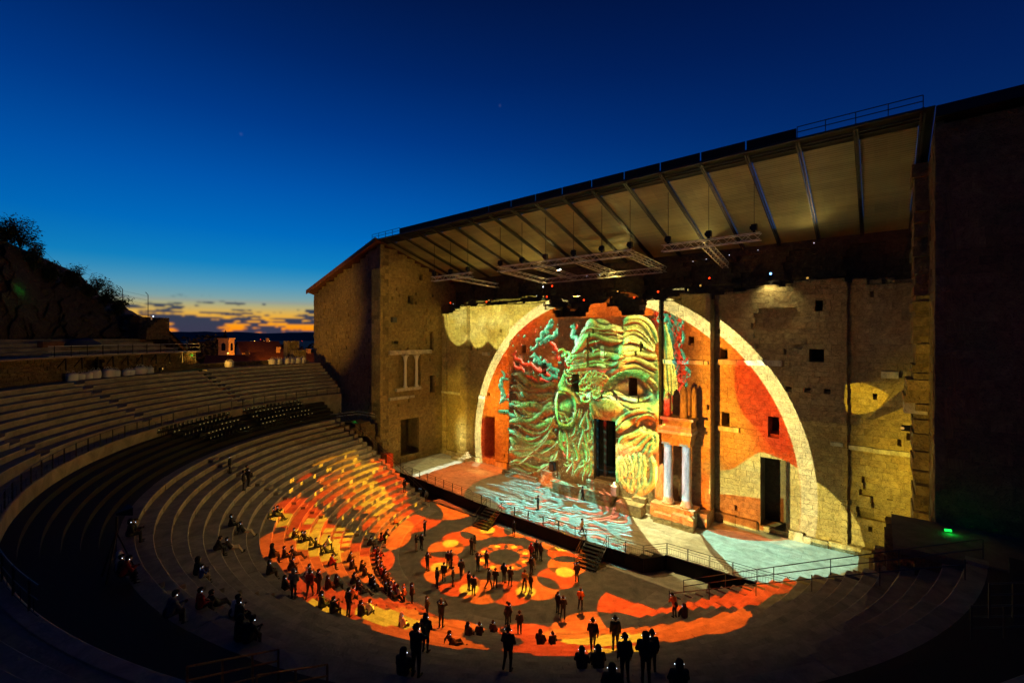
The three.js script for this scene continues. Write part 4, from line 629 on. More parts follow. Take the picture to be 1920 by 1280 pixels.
// ---------------------------------------------------------------- the town beyond
const town = { plaster: M.render, dim: std(rgb(120, 100, 76), { map: concreteMap }), glass: std(rgb(14, 14, 16), { roughness: 0.2 }), lit: glowing(255, 190, 100, 1.6) };  // dim: plaster darkened for houses outside the lamplight
function house(label, p, turn, w, d, h, rh, opts = {}) {
  const t = thing('town_house', label, 'house', p, turn), wm = opts.dim ? town.dim : town.plaster, q = new MB();
  q.quad([-w / 2, 0, d / 2], [w / 2, 0, d / 2], [w / 2, h, d / 2], [-w / 2, h, d / 2], 1); q.quad([w / 2, 0, -d / 2], [-w / 2, 0, -d / 2], [-w / 2, h, -d / 2], [w / 2, h, -d / 2], 1); for (const s of [-1, 1]) { const A = [s * w / 2, 0, s * d / 2], B = [s * w / 2, 0, -s * d / 2], Cc = [s * w / 2, h, -s * d / 2], D = [s * w / 2, h, s * d / 2]; q.quad(A, B, Cc, D, 1); q.tri(D, Cc, [s * w / 2, h + rh, 0], 1); }
  mesh('wall', q.geo(), wm, t);
  const r = new MB(), e = 0.5; for (const s of [-1, 1]) { const a = [-w / 2 - e, h - 0.25, s * (d / 2 + e)], b = [w / 2 + e, h - 0.25, s * (d / 2 + e)], c = [w / 2 + e, h + rh + 0.1, 0], f = [-w / 2 - e, h + rh + 0.1, 0]; if (s > 0) r.quad(a, b, c, f, 1); else r.quad(b, a, f, c, 1); const dn = (v) => [v[0], v[1] - 0.2, v[2]]; if (s > 0) r.quad(dn(b), dn(a), a, b, 1); else r.quad(a, dn(a), dn(b), b, 1); } const rf = mesh('roof', r.geo(), M.tile, t); if (!opts.noChimney) mesh('chimney', boxGeo(w * 0.2, w * 0.2 + 0.9, h + rh * 0.4, h + rh + 1.2, -0.5, 0.4, 1), wm, rf);
  const nw = opts.win ?? 3; for (let i = 0; i < nw; i++) for (let k = 0; k < (opts.floors ?? 2); k++) { const x = -w / 2 + w * (i + 0.5) / nw, y = h - 2.6 - k * 2.9; const f = mesh('window', boxGeo(x - 0.55, x + 0.55, y, y + 1.5, d / 2 - 0.1, d / 2 + 0.07, 1), M.metal, t); mesh('pane', boxGeo(x - 0.46, x + 0.46, y + 0.08, y + 1.42, d / 2 + 0.072, d / 2 + 0.08, 1), opts.lit === i ? town.lit : town.glass, f); }
  return t;
}
[["house with an orange lit gable and dark roof, right of the church tower", -134.78, -11.36, 1.48, 12, 9, 15.5, 3.2, {"win": 4, "lit": 2}], ["pale house with a white lattice window, nearest beyond the low wall", -82.56, 6.12, 1.1, 7, 7, 14.49, 2.2, {"win": 3, "lit": 0}], ["house with a lit orange gable left of the ruined stump", -93.33, -6.66, 1.58, 7, 7, 13.42, 2.4, {"win": 2}], ["dim wide house left of the church tower", -191.81, -14.29, 1.19, 15, 10, 14.29, 4, {"dim": 1, "win": 5}], ["small house with an orange wall behind the row of white sacks", -145.03, -25.84, 0.97, 9, 7, 13.28, 2.4, {"win": 2}], ["far dim house among the trees right of the church tower", -226.16, -38.05, 1.41, 12, 9, 13.48, 3, {"dim": 1, "win": 3}], ["low dark-roofed house at the end of the low wall", -103.92, 6.24, 1.15, 12, 8, 12.97, 2.4, {"dim": 1, "win": 3}], ["distant pale house under the far white lamps", -210.98, -49.67, 1.26, 12, 9, 13.22, 3, {"win": 4}]].forEach(([label, x, z, turn, w, d, h, rh, o]) => house(label, [x, -2, z], turn, w, d, h + 2, rh, o));
{
  const [x, z, h, turn] = [-128.31, 0.37, 19.51, 0.75], t = thing('church_tower', 'square church tower with a small dark spire, beyond the left seats', 'tower', [x, -2, z], turn), b = 3.1; mesh('shaft', boxGeo(-b / 2, b / 2, 0, h + 2, -b / 2, b / 2, 1), M.render, t);
  for (const [px, ry] of [[0, 0], [1, Math.PI / 2]]) { const g = new THREE.Shape(); g.moveTo(-0.6, 0); g.lineTo(0.6, 0); g.lineTo(0.6, 1.8); g.absarc(0, 1.8, 0.6, 0, Math.PI); g.closePath(); mesh('bell_opening', new THREE.ExtrudeGeometry(g, { depth: 0.06, bevelEnabled: false }), town.glass, t, px ? [b / 2, h - 1.5, 0] : [0, h - 1.5, b / 2], [0, ry, 0]); }
  mesh('cornice', boxGeo(-b / 2 - 0.25, b / 2 + 0.25, h + 2, h + 2.4, -b / 2 - 0.25, b / 2 + 0.25, 1), M.render, t); const s = new THREE.ConeGeometry(0.9, 2.6, 4); s.rotateY(Math.PI / 4); mesh('spire', s, M.black, t, [-0.6, h + 3.7, -0.6]);
}
function townTree(label, p, w, h, seed) { const t = thing('town_tree', label, 'tree', p, 0, 'dark trees among the town roofs'), r = rng(seed), m = new MB(); for (let i = 0; i < 420; i++) { let a, b, c; do { a = r() * 2 - 1; b = r() * 2 - 1; c = r() * 2 - 1; } while (a * a + b * b + c * c > 1); const k = 1 + 0.5 * fbm(a * 1.6, b * 1.6, c * 1.6 + seed, 3), q = [a * w * k, h * 0.62 + b * h * 0.4 * k, c * w * k], g = 0.5 + 0.7 * r(), e = r() * 6.28; m.tri([q[0] - g * Math.cos(e), q[1], q[2] - g * Math.sin(e)], [q[0] + g * Math.cos(e), q[1] + 0.3 * g, q[2] + g * Math.sin(e)], [q[0], q[1] + g, q[2]], 1); } mesh('crown', m.geo(), leafMat, t); mesh('trunk', new THREE.CylinderGeometry(0.2, 0.35, h * 0.6, 6), M.earth, t, [0, h * 0.3, 0]); }
[[-163.19, -5.29, 9, 22.54], [-144.79, 3.14, 8, 22.16], [-219.64, -25.9, 9, 21.56], [-190.28, -47.13, 7, 20.03], [-150.0, -38.72, 7, 19.06], [-253.6, -50.44, 8, 18.34], [-277.83, -71.14, 8, 18.54]].forEach(([x, z, w, h], i) => townTree('dark tree among the roofs beyond the left seats', [x, -2, z], w, h, 500 + i));
function streetLamp(x, z, h, k) { const t = thing('unseen_street_lamp', 'unseen street lamp placed to light the town houses orange', 'street lamp', [x, -2, z], 0, 'street lamps in the town'); mesh('pole', new THREE.CylinderGeometry(0.06, 0.1, h, 8), M.darkMetal, t, [0, h / 2, 0]); mesh('arm', new MB().bar([0, h, 0], [0.8, h + 0.2, 0], 0.05, 5).geo(), M.darkMetal, t); mesh('lamp_head', new THREE.SphereGeometry(0.16, 10, 8), GLOW.warm, t, [0.8, h + 0.05, 0]); const l = new THREE.PointLight(rgb(255, 150, 40), k); l.position.set(0.8, h - 0.35, 0); l.castShadow = true; l.shadow.radius = 6; t.add(l); }
[[-120.87, -5.74, 16.2, 420], [-73.51, 10.43, 17.16, 380], [-83.69, -1.3, 15.8, 300], [-132.36, -19.87, 15.4, 300], [-114.0, 4.86, 17.66, 160], [-159.91, -15.44, 15.59, 250]].forEach((a) => streetLamp(...a));  // unseen lamps, set where they light the house walls orange
[[-816.02, 11.99, -259.46, 0.55], [-888.98, 12.23, -292.8, 0.55], [-960.16, 14.83, -330.69, 0.55], [-1032.54, 10.83, -365.29, 0.55], [-1104.55, 8.85, -400.74, 0.55], [-1176.63, 9.43, -435.91, 0.55], [-1248.41, 7.28, -471.78, 0.55], [-1291.05, 7.73, -573.3, 0.55], [-1420.45, 4.54, -470.03, 0.55]].forEach(([x, y, z, s], i) => { const t = thing('distant_lamp', 'tiny white lamp on a mast, far off beyond the town roofs', 'lamp', [x, -2, z], 0, 'distant white lamps beyond the town'); mesh('mast', new THREE.CylinderGeometry(0.12, 0.2, y + 2, 6), M.darkMetal, t, [0, (y + 2) / 2, 0]); mesh('lamp_head', new THREE.SphereGeometry(s, 8, 6), i % 5 === 2 ? GLOW.red : GLOW.warm, t, [0, y + 2, 0]); });
// ---------------------------------------------------------------- things on and in front of the wall
{ // free-standing remains right of the middle: curved podium, grey shafts, entablature, three broken columns above
  const t = thing('column_group', 'two tall grey columns carrying a block of entablature with broken columns on top', 'columns', [0, 0, 0]);
  const podium = (x0, x1, z0, z1, h, seed) => { const r = rng(seed); for (let y = 0.003; y < h - 0.1;) { const hh = Math.min(h - y, 0.45 + r() * 0.15); for (let x = x0; x < x1 - 0.1;) { const w = Math.min(x1 - x, 0.9 + r() * 0.6), q = new MB(), e = 0.06 * r(); q.box(x + 0.01, x + w - 0.01, y, y + hh - 0.012, z0, z1 + e, 0.85 + 0.25 * r(), r(), r()); mesh('podium_stone', q.geo(), M.wall, t); x += w; } y += hh; } };
  podium(8.9, 13.6, 0.6, 2.7, 1.9, 3); podium(13.6, 14.6, -1.2, 1.6, 1.5, 4); podium(9.4, 11.4, 2.75, 3.3, 1.1, 8); podium(11.5, 13.8, 2.75, 3.5, 1.45, 9);
  const shaft = (x, z, y0, y1, r0, r1, mat, name, broken, par = t) => { const prof = []; if (!broken) prof.push([0, 0], [r0 * 1.35, 0], [r0 * 1.35, 0.18], [r0 * 1.15, 0.26], [r0 * 1.22, 0.4], [r0, 0.5]); else prof.push([0, 0], [r0, 0]); const n = 8; for (let i = 1; i <= n; i++) prof.push([r0 + (r1 - r0) * i / n, (broken ? 0 : 0.5) + (y1 - y0 - (broken ? 0 : 0.5)) * i / n]); if (broken) prof.push([r1 * 0.55, y1 - y0 + 0.5], [0, y1 - y0 + 0.75]); else prof.push([0, y1 - y0]); const g = new THREE.LatheGeometry(prof.map((p) => new THREE.Vector2(...p)), 20); const m = mesh(name, g, mat, par, [x, y0, z]); m.geometry.setAttribute('color', new THREE.Float32BufferAttribute(new Float32Array(g.attributes.position.count * 3).fill(1), 3)); return m; };
  shaft(10.55, 1.75, 1.9, 8.4, 0.5, 0.44, M.column, 'column_shaft'); shaft(12.55, 1.75, 1.9, 8.5, 0.5, 0.45, M.column, 'column_shaft');
  mesh('column_shaft', shaft(9.6, 1.0, 1.9, 5.2, 0.46, 0.42, M.marble, 'broken_shaft', true).geometry, M.marble, t, [9.05, 1.9, 0.7]);
  const ent = (y, h, x0, x1, z1, mat) => { const r = rng(Math.round(y * 10)); for (let x = x0; x < x1 - 0.1;) { const w = Math.min(x1 - x, 1 + r() * 0.5); mesh('entablature_stone', boxGeo(x + 0.008, x + w - 0.008, y + 0.006, y + h - 0.006, 0.7, z1, 0.9 + 0.2 * r()), mat, t); x += w; } };
  ent(8.5, 0.75, 10.0, 13.1, 2.3, M.wall); ent(9.25, 0.55, 10.0, 13.2, 2.35, M.wall); ent(9.8, 0.3, 9.7, 13.4, 2.75, M.marble); ent(10.1, 0.4, 9.6, 13.3, 2.6, M.wall); ent(10.5, 0.75, 10.1, 13.2, 2.3, M.wall); ent(11.25, 0.3, 9.9, 13.5, 2.5, M.wall);
  shaft(10.45, 1.7, 11.55, 13.6, 0.42, 0.38, M.wall, 'broken_shaft', true); shaft(12.3, 1.9, 11.55, 14.4, 0.42, 0.37, M.wall, 'broken_shaft', true); shaft(13.1, 1.0, 11.55, 14.2, 0.3, 0.26, M.wall, 'broken_shaft', true);
}
{ // statue in the niche, arm raised
  const t = thing('niche_statue', 'pale stone statue with a raised arm standing in the high wall niche', 'statue', [1.7, 16.45, 0.25]);
  mesh('base', boxGeo(-0.6, 0.6, 0, 0.5, -0.45, 0.45, 1), M.marble, t);
  const B = [[0.24, 0.5, 0.08, 0.28, 1.55, 0.05, 0.16, 0.2], [-0.22, 0.5, 0.1, -0.18, 1.55, 0.05, 0.16, 0.2], [0.05, 1.5, 0.05, 0.04, 2.5, 0.02, 0.36, 0.4], [0.04, 2.5, 0, 0.04, 2.85, 0.04, 0.36, 0.16], [0.04, 2.95, 0.03, 0.04, 3.22, 0.08, 0.15, 0.17], [-0.36, 2.6, 0, -0.75, 2.75, 0.25, 0.14, 0.11], [-0.75, 2.75, 0.25, -0.85, 3.35, 0.35, 0.11, 0.08], [0.44, 2.6, 0, 0.62, 2.0, 0.15, 0.15, 0.11], [0.62, 2.0, 0.15, 0.5, 1.65, 0.35, 0.11, 0.08], [0.3, 2.4, -0.2, 0.42, 0.7, -0.28, 0.28, 0.34], [0, 1.4, 0.1, 0.1, 1.1, 0.12, 0.3, 0.34]];
  const body = fieldMesh(B.map((b) => ({ a: b.slice(0, 3), b: b.slice(3, 6), r0: b[6], r1: b[7] })), 0.07, 0.06); mesh('figure', body.geo, M.bag, t);
}
ruin('stone_bench', 'big pale cut stone lying on the stage left of the columns', 'stone block', [[5.0, 8.2, 0, 1.25, 2.1, 3.5, 1.4, 1.3]], 33, M.wall);
ruin('stone_heap', 'low heap of ruined masonry on the stage under the flowing beard', 'ruin', [[-14.4, -8.2, 0, 0.7, -0.2, 1.1, 1.0, 0.5], [-13.4, -9.2, 0.7, 1.3, 0.0, 0.9, 0.9, 0.5]], 34, M.wall);
ruin('threshold_ruin', 'ruined blocks before the tall central door', 'ruin', [[-6.6, -4.8, 0, 2.3, 0.8, 2.1, 1.2, 0.6], [-4.8, 3.9, 0, 1.4, 1.3, 2.6, 1.3, 0.55], [0.2, 3.9, 1.4, 2.4, 1.2, 1.8, 1.2, 0.5]], 35, M.wall);
{
  const t = thing('info_column', 'small grey stone with a pointed top standing on the blocks by the door', 'stone', [4.3, 1.45, 2.2]); mesh('shaft', boxGeo(-0.35, 0.35, 0, 1.1, -0.35, 0.35, 1), M.column, t); const c = new THREE.ConeGeometry(0.52, 0.6, 4); c.rotateY(Math.PI / 4); mesh('top', c, M.bag, t, [0, 1.4, 0]);
  const d = thing('stage_speaker', 'dark loudspeaker on a stand among the blocks left of the door', 'loudspeaker', [-5.2, 2.35, 1.4]); mesh('cabinet', boxGeo(-0.35, 0.35, 0.1, 1.2, -0.3, 0.3, 1), M.black, d); mesh('stand', boxGeo(-0.2, 0.2, 0, 0.1, -0.2, 0.2, 1), M.darkMetal, d); mesh('grille', boxGeo(-0.3, 0.3, 0.2, 1.1, 0.3, 0.33, 1), M.rail, d);
}
// iron frame in the tall door
{ const t = thing('door_frame', 'tall dark iron post and low gate standing in the central doorway', 'gate', [0, 0, 0]); mesh('post', boxGeo(1.55, 1.95, 2.4, 9.9, -0.6, -0.2, 1), M.rust, t); mesh('post', boxGeo(0.85, 1.15, 2.4, 9.9, 0.1, 0.4, 1), M.black, t); const m = new MB(); for (const y of [3.0, 3.6, 4.2]) m.bar([1.2, y, 0.6], [3.75, y, 0.6], 0.03, 4); for (let i = 0; i < 12; i++) m.bar([1.2 + i * 0.23, 2.4, 0.6], [1.2 + i * 0.23, 4.2, 0.6], 0.018, 3); mesh('low_gate', m.geo(), M.darkMetal, t); }
// small lamps along the ruined crown of the wall
{
  const put = (label, x, y, z, k, s, grp) => { const t = thing('spot_lamp', label, 'lamp', [x, y, z], 0, grp); mesh('yoke', new MB().bar([-s, -0.25, 0], [-s, 0.1, 0], 0.03, 4).bar([s, -0.25, 0], [s, 0.1, 0], 0.03, 4).bar([-s, -0.25, 0], [s, -0.25, 0], 0.03, 4).geo(), M.darkMetal, t); const b = new THREE.CylinderGeometry(s * 0.8, s * 0.6, s * 2, 10); b.rotateX(Math.PI / 2); mesh('lamp_body', b, M.black, t); mesh('lens', new THREE.SphereGeometry(s * 0.7, 10, 8), GLOW[k], t, [0, 0, s * 0.9]); return t; };
  [[-29.8, 26.3, -3], [-20.8, 26.0, -2.6], [-8.4, 26.1, -2], [-1.7, 25.2, -1], [5.2, 25.2, -1.4], [8.3, 25.7, -1.2]].forEach((p, i) => put('small red lamp on the ruined crown of the stage wall', ...p, 'red', 0.16, 'red lamps on the crown of the wall'));
  put('red lamp beside the bright white lamp on the left part of the wall crown', -7.6, 27.6, -2.2, 'red', 0.17); put('bright white lamp on a thin stand on the left part of the wall crown', -9.2, 27.6, -2.2, 'white', 0.15); put('small orange lamp right of the picture, under the canopy', 13.7, 27.0, -2.6, 'red', 0.14); put('bluish lamp over the brightly lit masonry right of the picture', 19.9, 26.9, -2.2, 'blue', 0.17);
  [[-29.2, 26.1, -3], [-10.6, 26.4, -2.4], [11.5, 29.3, -3.8], [13, 29.4, -3.8], [15.5, 29.6, -3.8], [18.4, 29.8, -3.8], [23.5, 29.9, -3.8], [-3, 28.8, -3.9], [-1, 28.8, -3.9]].forEach((p) => put('tiny white lamp glinting in the dark under the canopy', ...p, 'white', 0.055, 'tiny white lamps under the canopy'));
  for (const [x, y, z, lab] of [[-9, 25.1, -2.2, 'thin metal rack around the white lamp on the wall crown'], [19.9, 25.8, -2.2, 'thin metal rack around the bluish lamp on the wall crown'], [2.2, 23.3, -1.4, 'dark metal rack on the crown above the niche arch'], [-28.6, 24.6, -2.8, 'dark metal rack with a case on the crown beside the left tower']]) { const t = thing('equipment_rack', lab, 'rack', [x, y, z]); const m = new MB(); for (const a of [-1.2, 0, 1.2]) m.bar([a, 0, 0], [a, 1.1, 0], 0.035, 4); for (const h of [0.3, 0.7, 1.1]) m.bar([-1.2, h, 0], [1.2, h, 0], 0.03, 4); mesh('frame', m.geo(), M.rail, t); if (!lab.includes('bluish')) mesh('case', boxGeo(-0.4, 0.4, 0.05, 0.75, -0.35, 0.25, 1), M.metal, t); }
  const wl = new THREE.SpotLight(rgb(235, 220, 150), 90, 0, 0.9, 0.8); wl.position.set(19.9, 26.75, -1.2); wl.target.position.set(20.2, 24.2, -1.7); wl.castShadow = true; wl.shadow.radius = 4; scene.add(wl, wl.target);
  const exit = (label, p, d, l) => { const t = thing('exit_lamp', label, 'exit lamp', p, d); mesh('case', boxGeo(-0.2, 0.2, 0, 0.18, -0.05, 0.05, 1), M.darkMetal, t); mesh('lamp_face', boxGeo(-0.17, 0.17, 0.025, 0.155, 0.052, 0.06, 1), GLOW.green, t); const g = new THREE.PointLight(rgb(30, 255, 80), l); g.position.set(0, 0.1, 0.3); g.castShadow = true; g.shadow.radius = 5; t.add(g); };
  exit('green exit lamp on the ledge above the broken arch, left', [-32.2, 7.45, 14.4], 0.8, 1.2); exit('green exit lamp on the terrace by the right tower', [31.9,8.45,13.07], 0.3, 0.7); exit('green exit lamp under the end of the upper walkway', polar(46.9, -66.2, 17.7), -1.1, 0.5); exit('green exit lamp on the rocky hillside, far left', [-42.3, 25.34, 47.14], -0.9, 0.5);
  const strip = thing('light_strip', 'thin warm light strip low on the dark wall at the right edge', 'light strip', [36.24,6.0,-0.4]); mesh('case', boxGeo(-1.3, 1.3, -0.02, 0.05, -0.06, -0.01, 1), M.darkMetal, strip); mesh('lamp_tube', boxGeo(-1.28, 1.28, -0.015, 0.045, 0, 0.03, 1), glowing(255, 190, 60, 0.75), strip);
  const wlamp = thing('wall_lamp', 'small white lamp on the stone pier of the top walkway', 'lamp', [-44.54,22.91,35.86]); mesh('lamp_face', boxGeo(-0.2, 0.2, 0, 0.16, 0, 0.05, 1), GLOW.white, wlamp); mesh('case', boxGeo(-0.25, 0.25, -0.03, 0.2, -0.06, -0.005, 1), M.darkMetal, wlamp);
}

// ---------------------------------------------------------------- unseen projectors, placed for the pictures: a lamp, a painted slide, a housing
class Slide {                                                                    // a canvas in metres: x right, v up (wall) or z down (floor)
  constructor(x0, x1, y0, y1, px, flip) { this.w = Math.round((x1 - x0) * px); this.h = Math.round((y1 - y0) * px); this.px = px; this.box = [x0, x1, y0, y1]; this.c = document.createElement('canvas'); this.c.width = this.w; this.c.height = this.h; const g = this.g = this.c.getContext('2d'); g.fillStyle = '#000'; g.fillRect(0, 0, this.w, this.h); this.flip = flip; if (flip) g.setTransform(px, 0, 0, px, -x0 * px, -y0 * px); else g.setTransform(px, 0, 0, -px, -x0 * px, y1 * px); g.lineCap = g.lineJoin = 'round'; }
  path(p, close) { const g = this.g; g.beginPath(); p.forEach((q, i) => (i ? g.lineTo(q[0], q[1]) : g.moveTo(q[0], q[1]))); if (close) g.closePath(); }
  poly(p, col, a = 1, smooth = false) { this.path(smooth ? curve([...p, p[0]], 40) : p, true); this.g.globalAlpha = a; this.g.fillStyle = css(col); this.g.fill(); this.g.globalAlpha = 1; }
  line(p, col, w, a = 1) { this.path(p); this.g.globalAlpha = a; this.g.strokeStyle = css(col); this.g.lineWidth = w; this.g.stroke(); this.g.globalAlpha = 1; }
  // a stroke that swells and tapers
  brush(p, col, w, a = 1, t0 = 0.15, t1 = 0.15) { const n = p.length - 1, L = [], R = []; for (let i = 0; i <= n; i++) { const f = i / n, k = w / 2 * Math.min(1, (f + 0.02) / t0, (1 - f + 0.02) / t1), A = p[Math.max(0, i - 1)], B = p[Math.min(n, i + 1)], d = Math.hypot(B[0] - A[0], B[1] - A[1]) || 1, nx = -(B[1] - A[1]) / d * k, ny = (B[0] - A[0]) / d * k; L.push([p[i][0] + nx, p[i][1] + ny]); R.unshift([p[i][0] - nx, p[i][1] - ny]); } this.poly([...L, ...R], col, a); }
  disc(x, y, r, col, a = 1) { this.g.beginPath(); this.g.arc(x, y, r, 0, 7); this.g.globalAlpha = a; this.g.fillStyle = css(col); this.g.fill(); this.g.globalAlpha = 1; }
  soft(x, y, r, col, a = 1, sy = 1) { const g = this.g; g.save(); g.translate(x, y); g.scale(1, sy); const q = g.createRadialGradient(0, 0, 0, 0, 0, r); q.addColorStop(0, css(col, a)); q.addColorStop(0.5, css(col, a * 0.62)); q.addColorStop(1, css(col, 0)); g.fillStyle = q; g.beginPath(); g.arc(0, 0, r, 0, 7); g.fill(); g.restore(); }
  texture() { const t = new THREE.CanvasTexture(this.c); t.colorSpace = THREE.SRGBColorSpace; t.wrapS = t.wrapT = THREE.ClampToEdgeWrapping; t.magFilter = THREE.LinearFilter; return t; }
}
const css = (c, a = 1) => `rgba(${c[0] | 0},${c[1] | 0},${c[2] | 0},${a})`;
const mixc = (a, b, t) => a.map((v, i) => v + (b[i] - v) * t);
function curve(pts, n = 24) { const o = [], P = (i) => pts[Math.max(0, Math.min(pts.length - 1, i))], N = pts.length - 1; for (let k = 0; k <= n; k++) { const u = N * k / n, i = Math.min(N - 1, Math.floor(u)), t = u - i, a = P(i - 1), b = P(i), c = P(i + 1), d = P(i + 2); o.push([0, 1].map((q) => 0.5 * (2 * b[q] + (c[q] - a[q]) * t + (2 * a[q] - 5 * b[q] + 4 * c[q] - d[q]) * t * t + (3 * b[q] - a[q] - 3 * c[q] + d[q]) * t * t * t))); } return o; }
function projector(name, label, pos, slide, plane, dist, power, tint, mount) {   // plane: ['z', 0] or ['y', h]
  const [x0, x1, y0, y1] = slide.box, [lx, ly, lz] = pos, t = thing(name, label, 'projector', pos), wall = plane[0] === 'z', throwD = wall ? lz - plane[1] : ly - plane[1], k = dist / throwD, cx = (x0 + x1) / 2, cy = (y0 + y1) / 2;
  const glass = new THREE.MeshPhysicalMaterial({ color: 0xffffff, map: slide.texture(), transmission: 1, thickness: 0, roughness: 0, specularIntensity: 0, ior: 1.0001, side: THREE.DoubleSide });
  const g = new THREE.PlaneGeometry((x1 - x0) * k, (y1 - y0) * k); if (!wall) g.rotateX(-Math.PI / 2);
  const o = wall ? [(cx - lx) * k, (cy - ly) * k, -dist] : [(cx - lx) * k, -dist, (cy - lz) * k];
  const s = mesh('slide', g, glass, t, o); s.castShadow = true;
  // housing: four tapering sides and a closed back
  const w = (x1 - x0) * k / 2 * 0.985, h = (y1 - y0) * k / 2 * 0.985, m = new MB(), F = (a, b, f) => (wall ? [o[0] * f * 1.05 + a * (w * f * 1.05 + 0.05 * (1 - f)), o[1] * f * 1.05 + b * (h * f * 1.05 + 0.05 * (1 - f)), -dist * f * 1.05 + 0.12 * (1 - f)] : [o[0] * f * 1.05 + a * (w * f * 1.05 + 0.05 * (1 - f)), -dist * f * 1.05 + 0.12 * (1 - f), o[2] * f * 1.05 + b * (h * f * 1.05 + 0.05 * (1 - f))]);
  const C = [[-1, -1], [1, -1], [1, 1], [-1, 1]]; for (let i = 0; i < 4; i++) { const a = C[i], b = C[(i + 1) % 4]; m.quad(F(...a, 0), F(...b, 0), F(...b, 1), F(...a, 1), 1); } m.quad(...C.map((c) => F(...c, 0)), 1);
  mesh('housing', m.geo(), M.black, t);
  const b = new MB(); if (mount === 'stand') b.bar([0, -0.1, 0.1], [0, -0.9, 0.1], 0.05, 6).bar([0, -0.9, 0.1], [0.6, -3.2, 0.6], 0.04, 4).bar([0, -0.9, 0.1], [-0.6, -3.2, 0.6], 0.04, 4).bar([0, -0.9, 0.1], [0, -3.2, -0.7], 0.04, 4); else b.bar([-0.2, 0.1, 0], [-0.2, 0.55, 0], 0.03, 4).bar([0.2, 0.1, 0], [0.2, 0.55, 0], 0.03, 4).bar([-0.2, 0.13, 0], [0.2, 0.13, 0], 0.03, 4); mesh('mount', b.geo(), M.darkMetal, t);
  const far = Math.max(...C.map((c) => { const d = wall ? [o[0] + c[0] * w, o[1] + c[1] * h, -dist] : [o[0] + c[0] * w, -dist, o[2] + c[1] * h], q = o, dd = Math.hypot(...d), qq = Math.hypot(...q); return Math.acos((d[0] * q[0] + d[1] * q[1] + d[2] * q[2]) / dd / qq); }));
  const l = new THREE.SpotLight(tint, power, 0, Math.min(1.45, far * 1.05), 0.02); l.position.set(0, 0, 0); l.shadow.radius = 0.01; l.castShadow = true; l.shadow.mapSize.set(2048, 2048); t.add(l); l.target.position.set(...o); t.add(l.target);
  return t;
}
